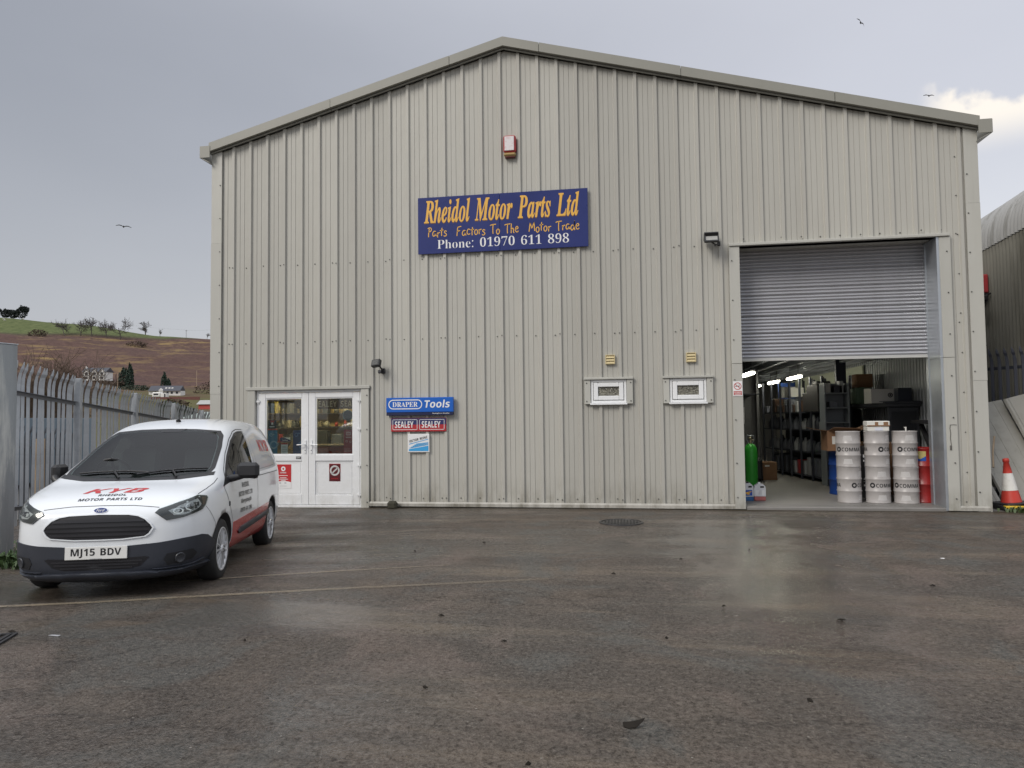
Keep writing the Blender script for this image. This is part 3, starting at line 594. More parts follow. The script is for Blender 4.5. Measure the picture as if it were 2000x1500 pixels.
PROF = [(40, -2.2), (120, -2.0), (230, -0.5), (300, 8.0), (350, 18.0), (400, 25.5), (430, 30.5), (540, 69), (600, 90), (660, 94), (900, 84)]
RIDGE = [(-520, 1.12), (-429, 1.0), (-370, 0.935), (-290, 0.80), (-240, 0.76), (-150, 0.72), (0, 0.66), (300, 0.6)]


def hill_h(lat, d):
    k = interp(lat * 600.0 / max(d, 300.0), RIDGE)
    base = interp(d, PROF)
    z = base * (k if base > 0 else 1)
    s = smooth(260, 420, d)
    p = Vector((lat / 70, d / 70, 0.3))
    z += s * (noise.fractal(p, 0.9, 2.2, 4) * 2.6) * (1 - 0.55 * smooth(540, 600, d))
    q = Vector((lat / 34, d / 8.5, 4.0))
    z += smooth(400, 440, d) * (1 - smooth(520, 560, d)) * noise.fractal(q, 0.9, 2.2, 3) * 1.3
    return z


def on_hill(lat, d):
    p = hill_xy(lat, d)
    p.z = hill_h(lat, d)
    return p


def gz(x, y):
    """height of the yard: it dips under the parked van and falls away to the left"""
    z = -0.15 * math.exp(-((x - 1.0) / 2.2) ** 2 - ((y + 3.2) / 2.4) ** 2)
    z += -0.07 * max(0.0, -x) * smooth(-9, -4, y) if x < 0 else 0.0
    z += 0.012 * noise.noise(Vector((x * 0.45, y * 0.45, 0))) * smooth(0.2, -1.5, y)
    return z


def nodes_of(name):
    m = bpy.data.materials.new(name)
    m.use_nodes = True
    t = m.node_tree
    return m, t, t.nodes['Principled BSDF']


def tnoise(t, vec, scale, detail=6, rough=0.6, dist=0.0):
    n = t.nodes.new('ShaderNodeTexNoise')
    n.inputs['Scale'].default_value = scale
    n.inputs['Detail'].default_value = detail
    n.inputs['Roughness'].default_value = rough
    n.inputs['Distortion'].default_value = dist
    t.links.new(vec, n.inputs['Vector'])
    return n.outputs['Fac']


def tramp(t, v, a, b, lo=0.0, hi=1.0):
    n = t.nodes.new('ShaderNodeMapRange')
    n.inputs['From Min'].default_value = a
    n.inputs['From Max'].default_value = b
    n.inputs['To Min'].default_value = lo
    n.inputs['To Max'].default_value = hi
    t.links.new(v, n.inputs['Value'])
    return n.outputs[0]


def tmix(t, f, a, b, blend='MIX'):
    n = t.nodes.new('ShaderNodeMix')
    n.data_type = 'RGBA'
    n.blend_type = blend
    for s, v in ((n.inputs['Factor'], f), (n.inputs['A'], a), (n.inputs['B'], b)):
        if isinstance(v, tuple):
            s.default_value = (*v, 1)
        elif isinstance(v, (int, float)):
            s.default_value = v
        else:
            t.links.new(v, s)
    return n.outputs['Result']


def tmath(t, op, a, b):
    n = t.nodes.new('ShaderNodeMath')
    n.operation = op
    for i, v in enumerate((a, b)):
        if isinstance(v, (int, float)):
            n.inputs[i].default_value = v
        else:
            t.links.new(v, n.inputs[i])
    return n.outputs[0]


def tvec(t, kind='Object', scale=None):
    c = t.nodes.new('ShaderNodeTexCoord').outputs[kind]
    if scale:
        mpp = t.nodes.new('ShaderNodeMapping')
        mpp.inputs['Scale'].default_value = scale
        t.links.new(c, mpp.inputs['Vector'])
        c = mpp.outputs[0]
    return c


def make_yard_mat():
    m, t, b = nodes_of('wet_asphalt')
    v = tvec(t)
    big = tnoise(t, v, 0.35, 5, 0.6)
    mid = tnoise(t, v, 1.7, 7, 0.68, 0.4)
    stretch = tnoise(t, tvec(t, scale=(0.25, 1.6, 1)), 1.1, 6, 0.65)
    fine = tnoise(t, v, 48, 5, 0.78, 0.8)
    grit = t.nodes.new('ShaderNodeTexVoronoi')
    grit.inputs['Scale'].default_value = 85
    t.links.new(v, grit.inputs['Vector'])
    col = tmix(t, tramp(t, mid, 0.3, 0.72), (0.068, 0.058, 0.050), (0.158, 0.129, 0.104))
    col = tmix(t, tramp(t, big, 0.42, 0.62, 0, 0.85), col, (0.074, 0.064, 0.056))
    col = tmix(t, tramp(t, stretch, 0.52, 0.66, 0, 0.75), col, (0.205, 0.160, 0.117))
    patch_ = tnoise(t, v, 0.9, 6, 0.62, 0.8)
    col = tmix(t, tramp(t, patch_, 0.53, 0.62, 0, 0.7), col, (0.100, 0.103, 0.097))
    col = tmix(t, tramp(t, patch_, 0.46, 0.37, 0, 0.7), col, (0.165, 0.130, 0.110))
    crk = t.nodes.new('ShaderNodeTexVoronoi')
    crk.feature = 'DISTANCE_TO_EDGE'
    crk.inputs['Scale'].default_value = 0.33
    wv = t.nodes.new('ShaderNodeVectorMath')
    wv.operation = 'ADD'
    wvn = t.nodes.new('ShaderNodeTexNoise')
    wvn.inputs['Scale'].default_value = 1.6
    wvn.inputs['Detail'].default_value = 6
    t.links.new(v, wvn.inputs['Vector'])
    t.links.new(tvec(t, scale=(0.5, 1.4, 1)), wv.inputs[0])
    t.links.new(wvn.outputs['Color'], wv.inputs[1])
    t.links.new(wv.outputs[0], crk.inputs['Vector'])
    crack = tmath(t, 'MULTIPLY', tramp(t, crk.outputs['Distance'], 0.014, 0.004), tramp(t, tnoise(t, v, 0.8, 3), 0.47, 0.53))
    col = tmix(t, tmath(t, 'MULTIPLY', crack, 0.38), col, (0.02, 0.018, 0.017))
    agg = tnoise(t, v, 30, 5, 0.80, 0.6)
    agg2 = tnoise(t, v, 6.5, 4, 0.75, 0.5)
    col = tmix(t, tramp(t, agg, 0.53, 0.66, 0.0, 0.42), col, (0.265, 0.222, 0.180))
    col = tmix(t, tramp(t, agg, 0.48, 0.36, 0.0, 0.60), col, (0.020, 0.017, 0.015))
    col = tmix(t, tramp(t, agg2, 0.44, 0.34, 0.0, 0.22), col, (0.028, 0.024, 0.021))
    col = tmix(t, tramp(t, fine, 0.47, 0.72, 0.0, 0.6), col, (0.200, 0.172, 0.142))
    col = tmix(t, tramp(t, fine, 0.46, 0.30, 0.0, 0.7), col, (0.014, 0.013, 0.013))
    chip = t.nodes.new('ShaderNodeTexVoronoi')
    chip.inputs['Scale'].default_value = 24
    chip.inputs['Randomness'].default_value = 1.0
    t.links.new(v, chip.inputs['Vector'])
    csel = tmath(t, 'MULTIPLY', tramp(t, chip.outputs['Distance'], 0.16, 0.10), tramp(t, tnoise(t, v, 13, 2), 0.60, 0.64))
    col = tmix(t, csel, col, (0.30, 0.28, 0.25))
    # moss and washed-down dirt along the foot of the wall
    sp_ = t.nodes.new('ShaderNodeSeparateXYZ')
    t.links.new(v, sp_.inputs[0])
    foot = tramp(t, tmath(t, 'ADD', sp_.outputs[1], tmath(t, 'MULTIPLY', tmath(t, 'SUBTRACT', mid, 0.5), 0.7)), -0.40, -0.05, 0, 0.85)
    col = tmix(t, foot, col, (0.040, 0.031, 0.018))
    t.links.new(col, b.inputs['Base Color'])
    wet = tmath(t, 'ADD', tmath(t, 'MULTIPLY', stretch, 0.55), tmath(t, 'MULTIPLY', big, 0.6))
    # places where rain water stays longest
    for cx_, cy_, rx_, ry_, amt in ((4.2, -9.6, 2.6, 1.3, .20), (9.6, -9.6, 2.4, 1.3, .20), (8.50, -5.0, 0.80, 3.6, .50), (9.3, -2.2, 0.8, 1.2, .16), (1.3, -6.3, 1.0, .5, .30), (3.9, -4.6, 1.2, .8, .14), (7.4, -2.6, 2.4, .7, .12), (4.4, -6.6, 1.1, .6, .22), (6.2, -3.6, 1.8, .5, .16), (10.9, -8.0, 1.5, 1.2, .18), (5.6, -8.4, .9, .5, .14)):
        mpp = t.nodes.new('ShaderNodeMapping')
        mpp.inputs['Location'].default_value = (-cx_ / rx_, -cy_ / ry_, 0)
        mpp.inputs['Scale'].default_value = (1 / rx_, 1 / ry_, 0)
        t.links.new(v, mpp.inputs['Vector'])
        ln_ = t.nodes.new('ShaderNodeVectorMath')
        ln_.operation = 'LENGTH'
        t.links.new(mpp.outputs[0], ln_.inputs[0])
        rad_ = tmath(t, 'ADD', ln_.outputs['Value'], tmath(t, 'MULTIPLY', tmath(t, 'SUBTRACT', mid, 0.5), 1.4))
        wet = tmath(t, 'ADD', wet, tramp(t, rad_, 1.35, 0.25, 0, amt))
    ro = tramp(t, wet, 0.48, 0.80, 0.58, 0.055)
    ro2 = tmath(t, 'ADD', ro, tmath(t, 'MULTIPLY', tmath(t, 'SUBTRACT', mid, 0.5), 0.25))
    col = tmix(t, tramp(t, wet, 0.54, 0.80, 0, 0.55), col, tmix(t, 1.0, col, (0.42, 0.40, 0.38), 'MULTIPLY'))
    t.links.new(col, b.inputs['Base Color'])
    rn = t.nodes.new('ShaderNodeMath')
    rn.operation = 'MAXIMUM'
    rn.inputs[1].default_value = 0.055
    t.links.new(ro2, rn.inputs[0])
    t.links.new(rn.outputs[0], b.inputs['Roughness'])
    film = tmath(t, 'MULTIPLY', tramp(t, agg, 0.42, 0.60, 0.30, 1.4), tramp(t, fine, 0.40, 0.60, 0.6, 1.2))
    t.links.new(tmath(t, 'MULTIPLY', tramp(t, wet, 0.50, 0.84, 0.08, 0.62), film), b.inputs['Specular IOR Level'])
    h = tmath(t, 'ADD', tmath(t, 'MULTIPLY', grit.outputs['Distance'], 0.7), tmath(t, 'MULTIPLY', fine, 0.9))
    h = tmath(t, 'ADD', h, tmath(t, 'MULTIPLY', tnoise(t, tvec(t, scale=(0.6, 1.5, 1)), 26, 5, 0.72, 1.0), 0.9))
    bp = t.nodes.new('ShaderNodeBump')
    t.links.new(tramp(t, wet, 0.60, 0.94, 0.95, 0.17), bp.inputs['Strength'])
    bp.inputs['Distance'].default_value = 0.010
    t.links.new(h, bp.inputs['Height'])
    t.links.new(bp.outputs[0], b.inputs['Normal'])
    return m


M_YARD = make_yard_mat()


def grid_mesh(xs, ys, fn, keep=None):
    mb = MB()
    vs = [(x, y, fn(x, y)) for y in ys for x in xs]
    nx = len(xs)
    fs = []
    for j in range(len(ys) - 1):
        for i in range(nx - 1):
            if keep is None or keep(0.5 * (xs[i] + xs[i + 1]), 0.5 * (ys[j] + ys[j + 1])):
                fs.append((j * nx + i, j * nx + i + 1, (j + 1) * nx + i + 1, (j + 1) * nx + i))
    mb.add(vs, fs, True)
    return mb


def frange(a, b, n):
    return [a + (b - a) * i / n for i in range(n + 1)]


xs = frange(-9, 26, 140)
ys = [-60, -45, -34, -26, -20] + frange(-17, 0.03, 68)
structure(grid_mesh(xs, ys, gz).build('yard', M_YARD))

# open ground round the yard, out to the horizon
m, t, b = nodes_of('rough_ground')
v = tvec(t)
g1 = tnoise(t, v, 0.05, 8, 0.6)
g2 = tnoise(t, v, 1.2, 6, 0.7)
c = tmix(t, tramp(t, g1, 0.4, 0.6), (0.075, 0.085, 0.035), (0.105, 0.080, 0.055))
c = tmix(t, tramp(t, g2, 0.35, 0.7, 0, 0.6), c, (0.06, 0.055, 0.045))
t.links.new(c, b.inputs['Base Color'])
b.inputs['Roughness'].default_value = 0.95
M_GROUND = m
gnd = MB()
ring = [0, 30, 60, 120, 300, 800, 2000, 4500]
na = 48
gv = [(5, 0, -2.35)] + [(5 + r * cos(2 * pi * k / na), r * sin(2 * pi * k / na), -2.35) for r in ring[1:] for k in range(na)]
gf = [(0, 1 + k, 1 + (k + 1) % na) for k in range(na)]
for i in range(len(ring) - 2):
    for k in range(na):
        gf.append((1 + i * na + k, 1 + (i + 1) * na + k, 1 + (i + 1) * na + (k + 1) % na, 1 + i * na + (k + 1) % na))
gnd.add(gv, gf)
structure(gnd.build('ground', M_GROUND))

# neighbouring plot beyond the palisade fence: lower, muddy concrete
m, t, b = nodes_of('worn_concrete')
v = tvec(t)
c = tmix(t, tnoise(t, v, 1.3, 8, 0.65), (0.10, 0.095, 0.085), (0.20, 0.19, 0.175))
t.links.new(c, b.inputs['Base Color'])
b.inputs['Roughness'].default_value = 0.55
M_PLOT = m
structure(grid_mesh(frange(-60, -1.0, 40), frange(-30, 60, 40), lambda x, y: -0.46 - 0.035 * max(0, -x) * 0.6 + 0.02 * noise.noise(Vector((x, y, 0))),
                    ).build('neighbouring_plot', M_PLOT))
structure(grid_mesh(frange(12.6, 60, 20), frange(0.06, 60, 20), lambda x, y: -0.012).build('side_ground', M_PLOT))

# the hillside: dead bracken with ochre grass streaks, green pasture along the top
m, t, b = nodes_of('hillside_cover')
v = tvec(t)
cg = t.nodes.new('ShaderNodeVertexColor')
cg.layer_name = 'pasture'
sepc = t.nodes.new('ShaderNodeSeparateColor')
t.links.new(cg.outputs['Color'], sepc.inputs[0])
past, low_ = sepc.outputs[0], sepc.outputs[1]
hn1 = tnoise(t, v, 0.02, 7, 0.65, 0.5)
hn2 = tnoise(t, v, 0.30, 7, 0.7)
strk = tnoise(t, tvec(t, scale=(0.03, 0.05, 0.30)), 1.0, 7, 0.68, 0.6)
brk = tmix(t, tramp(t, hn2, 0.3, 0.7), (0.066, 0.043, 0.037), (0.150, 0.094, 0.076))
brk = tmix(t, tramp(t, hn1, 0.40, 0.65, 0, 0.6), brk, (0.090, 0.055, 0.054))
brk = tmix(t, tramp(t, tnoise(t, v, 1.1, 5, 0.75), 0.5, 0.30, 0, 0.8), brk, (0.040, 0.027, 0.024))
brk = tmix(t, tmath(t, 'MULTIPLY', tramp(t, strk, 0.53, 0.63), tramp(t, hn1, 0.62, 0.42)), brk, (0.225, 0.160, 0.076))
grs = tmix(t, tramp(t, hn2, 0.35, 0.65), (0.075, 0.094, 0.040), (0.125, 0.143, 0.064))
hed = tmix(t, tramp(t, hn2, 0.35, 0.65), (0.055, 0.048, 0.036), (0.10, 0.085, 0.055))
c = tmix(t, past, brk, grs)
c = tmix(t, low_, c, hed)
lowg = tmix(t, tramp(t, hn1, 0.45, 0.58), (0.105, 0.100, 0.048), (0.110, 0.074, 0.052))
c = tmix(t, sepc.outputs[2], c, lowg)
t.links.new(c, b.inputs['Base Color'])
b.inputs['Roughness'].default_value = 1.0
b.inputs['Specular IOR Level'].default_value = 0.1
M_HILL = m
lats = frange(-640, 360, 200)
ds = frange(44, 240, 24)[:-1] + frange(240, 700, 130) + frange(720, 920, 8)
hb = MB()
vs, colr = [], []
for d in ds:
    for l in lats:
        p = on_hill(l, d)
        vs.append(p)
        a = l / d
        bound = interp(a, [(-0.9, 540), (-0.714, 546), (-0.60, 562), (-0.5, 578), (-0.45, 592), (-0.40, 640), (0, 700)]) + 3 * noise.noise(Vector((l / 30, 0, 1)))
        g_ = smooth(bound - 1.5, bound + 1.5, d)
        hedge = math.exp(-((d - bound) / 3.0) ** 2) * 0.9
        lowf = 1 - smooth(392, 418, d + 14 * noise.noise(Vector((l / 25, d / 25, 2))))
        colr.append((g_, hedge, lowf, 1))
nl = len(lats)
fs = [(j * nl + i, j * nl + i + 1, (j + 1) * nl + i + 1, (j + 1) * nl + i) for j in range(len(ds) - 1) for i in range(nl - 1)]
hb.add(vs, fs, True)
hill = structure(hb.build('hillside', M_HILL))
ca = hill.data.color_attributes.new('pasture', 'FLOAT_COLOR', 'POINT')
ca.data.foreach_set('color', [x for c4 in colr for x in c4])

# painted lines, worn thin
m, t, b = nodes_of('worn_line_paint')
v = tvec(t)
b.inputs['Base Color'].default_value = (0.30, 0.25, 0.18, 1)
b.inputs['Roughness'].default_value = 0.5
w1 = tnoise(t, v, 3.0, 8, 0.75)
w2 = tnoise(t, v, 45, 4, 0.7)
al = tramp(t, tmath(t, 'ADD', tmath(t, 'MULTIPLY', w1, 0.8), tmath(t, 'MULTIPLY', w2, 0.5)), 0.42, 0.66)
fadec = t.nodes.new('ShaderNodeVertexColor')
fadec.layer_name = 'wear'
sepf = t.nodes.new('ShaderNodeSeparateColor')
t.links.new(fadec.outputs['Color'], sepf.inputs[0])
t.links.new(tmath(t, 'MULTIPLY', al, sepf.outputs[0]), b.inputs['Alpha'])
M_LINE = m


def yard_line(a, b_, w, fade0, fade1):
    mb = MB()
    a, b_ = Vector(a), Vector(b_)
    d = (b_ - a)
    nrm = Vector((-d.y, d.x)).normalized() * w / 2
    vs, wear = [], []
    n = 60
    for i in range(n + 1):
        p = a + d * (i / n)
        k = Vector((0, 0))
        for s in (-1, 1):
            q = p + nrm * s * (1 + 0.25 * noise.noise(Vector((i * 0.9, s, 7))))
            vs.append((q.x, q.y, gz(q.x, q.y) + 0.005))
            f = fade0 + (fade1 - fade0) * i / n
            wear.append((f, f, f, 1))
    mb.add(vs, [(2 * i, 2 * i + 1, 2 * i + 3, 2 * i + 2) for i in range(n)])
    o = structure(mb.build('parking_line', M_LINE))
    ca = o.data.color_attributes.new('wear', 'FLOAT_COLOR', 'POINT')
    ca.data.foreach_set('color', [x for c4 in wear for x in c4])


yard_line((0.2, -7.27), (6.3, -5.27), 0.07, 0.95, 0.22)
yard_line((2.6, -5.68), (5.2, -4.76), 0.05, 0.9, 0.25)

# ------------------------------------------------------------ warehouse
P = 1.0 / 3.0
WL, WR, XA = -0.447, 12.546, 5.05
ZA, ZL, ZR = 7.97, 6.50, 5.98


def roof_z(x):
    return ZA + (x - XA) * ((ZA - ZL) / (XA - WL)) if x < XA else ZA - (x - XA) * ((ZA - ZR) / (WR - XA))


M_CLAD = mat('goosewing_cladding', (0.452, 0.443, 0.402), 0.42, 0, 0.06, 0.55, streak=True, stain=(0.34, 0.32, 0.28), stain_amt=0.32, stain_scale=1.3, spec=0.4)
M_FLASH = mat('grey_flashing', (0.47, 0.465, 0.425), 0.4, 0, 0.03, 0.9, streak=True, stain=(0.34, 0.33, 0.28), stain_amt=0.3, stain_scale=1.0)
M_VERGE = mat('verge_flashing_paint', (0.285, 0.28, 0.245), 0.4, 0, 0.05, 0.8, stain=(0.18, 0.18, 0.15), stain_amt=0.3, stain_scale=0.8)
M_DRIP = mat('pale_drip_trim', (0.44, 0.425, 0.385), 0.45, 0, 0.06, 3, stain=(0.22, 0.20, 0.16), stain_amt=0.6, stain_scale=5)
M_ROOF = mat('roof_sheet', (0.20, 0.20, 0.19), 0.5, 0, 0.06, 1)
M_UPVC = mat('white_plastic_frame', (0.80, 0.81, 0.82), 0.28, 0, 0.02, 3, stain=(0.55, 0.54, 0.50), stain_amt=0.25, stain_scale=3)
M_SCREW = mat('screw_head', (0.12, 0.12, 0.11), 0.5, 0.3, 0.1, 9)
M_BLACK = mat('black_plastic', (0.018, 0.018, 0.02), 0.45, 0, 0.1, 6)
M_GALV = mat('galvanised_sheet', (0.50, 0.53, 0.56), 0.34, 0.75, 0.06, 6, stain=(0.35, 0.37, 0.40), stain_amt=0.4, stain_scale=2)
M_SLAT = mat('shutter_slat_steel', (0.47, 0.475, 0.505), 0.42, 0.5, 0.05, 2.0, stain=(0.30, 0.30, 0.31), stain_amt=0.5, stain_scale=1.6)
M_GLASS = glass('window_glass', alpha=0.03)
M_CHROME = mat('bright_metal', (0.70, 0.70, 0.72), 0.2, 1.0, 0.03, 5)

def splash(m_, top=0.55, colr=(0.16, 0.14, 0.095), amt=0.75, wavy=True):
    """dirt thrown up by rain along the foot of the wall"""
    t_ = m_.node_tree
    b_ = t_.nodes['Principled BSDF']
    src = b_.inputs['Base Color'].links[0].from_socket
    v_ = tvec(t_)
    s_ = t_.nodes.new('ShaderNodeSeparateXYZ')
    t_.links.new(v_, s_.inputs[0])
    nz_ = tnoise(t_, tvec(t_, scale=(1, 1, .35)), 5.0, 7, .7)
    f_ = tmath(t_, 'MULTIPLY', tramp(t_, s_.outputs[2], top, 0.05), tramp(t_, nz_, .42, .72, 0, amt))
    drip = tnoise(t_, tvec(t_, scale=(1, 1, .035)), 9.0, 5, .65)
    f2_ = tramp(t_, drip, .60, .78, 0, .30 if wavy else .06)
    c_ = tmix(t_, f2_, src, (0.30, 0.285, 0.24))
    oi = t_.nodes.new('ShaderNodeObjectInfo')
    tone = tramp(t_, oi.outputs['Random'], 0, 1, 0.93, 1.05)
    hs = t_.nodes.new('ShaderNodeHueSaturation')
    t_.links.new(tone, hs.inputs['Value'])
    t_.links.new(tmix(t_, f_, c_, colr), hs.inputs['Color'])
    t_.links.new(hs.outputs[0], b_.inputs['Base Color'])
    if not wavy:
        return
    wav = t_.nodes.new('ShaderNodeBump')
    wav.inputs['Strength'].default_value = 0.35
    wav.inputs['Distance'].default_value = 0.03
    t_.links.new(tnoise(t_, tvec(t_, scale=(1, 1, .5)), 2.2, 3, .5), wav.inputs['Height'])
    t_.links.new(wav.outputs[0], b_.inputs['Normal'])


splash(M_CLAD)
splash(M_FLASH, 0.4)
splash(M_UPVC, 0.30, (0.42, 0.40, 0.35), 0.55, False)
splash(M_DRIP, 0.12, (0.10, 0.09, 0.06), 0.9)

wh = thing('warehouse', 'big grey ribbed metal warehouse with gable front, glazed doors and half open roller shutter', 'warehouse', (0, 0, 0))

DOOR = (0.42, 2.44, -0.2, 2.07)
SHUT = (8.90, 11.97, -0.2, 4.30)
WINS = [(6.47, 7.06, 1.755, 2.14), (7.765, 8.355, 1.75, 2.14)]
OPENS = [DOOR, SHUT] + WINS
CX0, CX1 = -0.26, 12.36


def z_spans(x, top):
    sp = [(0.085, top)]
    for a, b_, z0, z1 in OPENS:
        if a < x < b_:
            new = []
            for s0, s1 in sp:
                if z1 <= s0 or z0 >= s1:
                    new.append((s0, s1))
                    continue
                if z0 > s0:
                    new.append((s0, z0))
                if z1 < s1:
                    new.append((z1, s1))
            sp = new
    return sp


# one metre wide sheets of trapezoidal profile: three ribs each, two fine grooves in every pan
REL = [(0.0, 0.0), (0.0855, 0), (0.087, 0.007), (0.0925, 0.007), (0.094, 0), (0.1715, 0), (0.173, 0.007), (0.1785, 0.007), (0.180, 0),
       (0.255, 0.0), (0.262, -0.003), (0.274, -0.036), (0.322, -0.036)]
prof = []
for i in range(-2, 40):
    for dx_, dy_ in REL:
        prof.append((i * P + dx_, dy_))
prof = [(x, y) for x, y in prof]


def prof_y(x):
    for (a, u), (b_, v) in zip(prof, prof[1:]):
        if a <= x <= b_:
            return u + (v - u) * (x - a) / max(1e-9, b_ - a)
    return 0.0


brk = [x for x, y in prof if CX0 < x < CX1] + [CX0, CX1, XA] + [e for o_ in OPENS for e in o_[:2]]
brk = sorted(set(round(x, 5) for x in brk))
random.seed(4)
sheet_edges = [CX0] + [3 * j * P - 0.001 for j in range(0, 13)] + [CX1]
sheet_edges = sorted(set(round(min(max(e, CX0), CX1), 5) for e in sheet_edges))
for e0, e1 in zip(sheet_edges, sheet_edges[1:]):
    if e1 - e0 < 0.05:
        continue
    mb = MB()
    off = random.uniform(-0.002, 0.002)
    xsx = sorted(set([e0 + 1e-5] + [x for x in brk if e0 < x < e1] + [e1 + 0.001]))
    for xa_, xb_ in zip(xsx, xsx[1:]):
        if xb_ - xa_ < 1e-6:
            continue
        ya, yb = prof_y(xa_) + off, prof_y(xb_) + off
        xm = 0.5 * (xa_ + xb_)
        topm = roof_z(xm) - 0.03
        for s0, s1 in z_spans(xm, topm):
            if s1 >= topm - 1e-6:
                ta, tb = roof_z(xa_) - 0.03, roof_z(xb_) - 0.03
            else:
                ta = tb = s1
            mb.add([(xa_, ya, s0), (xb_, yb, s0), (xb_, yb, tb), (xa_, ya, ta)], [(0, 1, 2, 3)])
    mb.build('cladding_sheet', M_CLAD, wh)

# wall core behind the sheets (lining and insulation), with the openings left out
core = MB()
cxs = sorted(set([WL, WR, XA] + [e for o_ in OPENS for e in o_[:2]]))
for xa_, xb_ in zip(cxs, cxs[1:]):
    xm = 0.5 * (xa_ + xb_)
    for s0, s1 in z_spans(xm, roof_z(xm) - 0.08):
        s0 = 0.0 if s0 < 0.1 else s0
        if s1 > roof_z(xm) - 0.09:
            ta, tb = roof_z(xa_) - 0.05, roof_z(xb_) - 0.05
        else:
            ta = tb = s1
        core.add([(xa_, .025, s0), (xb_, .025, s0), (xb_, .025, tb), (xa_, .025, ta), (xa_, .20, s0), (xb_, .20, s0), (xb_, .20, tb), (xa_, .20, ta)],
                 [(0, 1, 2, 3), (7, 6, 5, 4), (0, 4, 5, 1), (2, 6, 7, 3), (0, 3, 7, 4), (1, 5, 6, 2)])
core.build('gable_wall_core', mat('wall_lining', (0.55, 0.57, 0.56), 0.5, 0, 0.04, 2), wh)

# side and rear walls, roof
DEPTH = 26.0
for x0, x1, zt in ((WL, WL + 0.16, ZL), (WR - 0.16, WR, ZR)):
    MB().box(x0, x1, 0.21, DEPTH, -0.9, zt - 0.06).build('side_wall', M_CLAD, wh)
rw = MB()
rw.prism([(WL + .17, -0.9), (WR - .17, -0.9), (WR - .17, ZR - 0.1), (XA, ZA - 0.1), (WL + .17, ZL - 0.1)], DEPTH - 0.16, DEPTH, 'xz')
rw.build('rear_wall', M_CLAD, wh)
for sgn, xe, ze in ((-1, WL - 0.06, ZL + 0.0), (1, WR + 0.06, ZR + 0.0)):
    rf = MB()
    ze = roof_z(xe)
    rf.prism([(XA, ZA + 0.0), (xe, ze), (xe, ze + 0.10), (XA, ZA + 0.10)], -0.09, DEPTH + 0.1, 'xz')
    n_r = 24
    for k in range(40):
        y0 = 0.1 + k * 0.66
        for (ya_, yb_) in ((y0, y0 + 0.06),):
            rf.prism([(XA + sgn * .05, ZA + 0.10 - 0.013), (xe, ze + 0.10), (xe, ze + 0.14), (XA + sgn * .05, ZA + 0.14 - 0.013)], ya_, yb_, 'xz')
    rf.build('roof_sheeting', M_ROOF, wh)

# verge trim along both slopes in lapped lengths
VJ = [[WL - 0.02, 1.9, 4.1, XA], [XA, 5.68, 8.05, 10.45, WR + 0.02]]
for side_ in VJ:
    for k, (xa_, xb_) in enumerate(zip(side_, side_[1:])):
        mb = MB()
        lap = 0.003 * (k % 2)
        g = 0.004
        a, b_ = xa_ + (g if xa_ not in (XA,) else 0), xb_ - (g if xb_ not in (XA,) else 0)
        za_, zb_ = roof_z(a), roof_z(b_)
        for (h0, h1, y0, y1) in ((0.0, 0.158, -0.150 - lap, -0.138 - lap), (0.146, 0.158, -0.138 - lap, 0.12), (-0.036, -0.012, -0.085, -0.070)):
            mb.add([(a, y0, za_ + h0), (b_, y0, zb_ + h0), (b_, y0, zb_ + h1), (a, y0, za_ + h1),
                    (a, y1, za_ + h0), (b_, y1, zb_ + h0), (b_, y1, zb_ + h1), (a, y1, za_ + h1)],
                   [(0, 1, 2, 3), (7, 6, 5, 4), (0, 4, 5, 1), (2, 6, 7, 3), (0, 3, 7, 4), (1, 5, 6, 2)])
        # soffit return
        mb.add([(a, -0.138, za_ + .002), (b_, -0.138, zb_ + .002), (b_, -0.03, zb_ + .002), (a, -0.03, za_ + .002)], [(0, 1, 2, 3)])
        mb.build('verge_flashing', M_VERGE, wh)

# eaves gutters with closed box ends
for sgn, x_in, zt in ((-1, WL, ZL), (1, WR, ZR)):
    mb = MB()
    xo = x_in + sgn * 0.185
    zt2 = zt + 0.095
    a, b_ = min(x_in - sgn * 0.01, xo), max(x_in - sgn * 0.01, xo)
    mb.box(a, b_, -0.16, -0.145, zt2 - 0.215, zt2)
    mb.prism([(xo, zt2), (xo, zt2 - 0.20), (x_in, zt2 - 0.30), (x_in, zt2 - 0.31), (xo + sgn * .012, zt2 - 0.212), (xo + sgn * 0.012, zt2)], -0.145, DEPTH, 'xz')
    mb.build('gutter', M_VERGE, wh)

# corner flashings in three lapped lengths
for sgn, xo, xi, zt in ((-1, WL - 0.012, CX0, ZL), (1, WR + 0.012, CX1, ZR)):
    zs = [-0.12, 2.02, 4.80, zt - 0.03]
    for k, (z0, z1) in enumerate(zip(zs, zs[1:])):
        mb = MB()
        a, b_ = min(xo, xi), max(xo, xi)
        lap = -0.003 * (k % 2)
        if z1 == zs[-1]:
            ta, tb = roof_z(a) - .03, roof_z(b_) - .03
        else:
            ta = tb = z1 - 0.003
        y0 = -0.042 + lap
        mb.add([(a, y0, z0), (b_, y0, z0), (b_, y0, tb), (a, y0, ta), (a, y0 + .03, z0), (b_, y0 + .03, z0), (b_, y0 + .03, tb), (a, y0 + .03, ta)],
               [(0, 1, 2, 3), (7, 6, 5, 4), (0, 4, 5, 1), (2, 6, 7, 3), (0, 3, 7, 4), (1, 5, 6, 2)])
        xs_ = xo + sgn * (0.004 - lap)
        mb.box(min(xo, xs_), max(xo, xs_), y0 + 0.001, 0.24, z0, min(ta, tb) - 0.002)
        mb.build('corner_flashing', M_FLASH, wh)

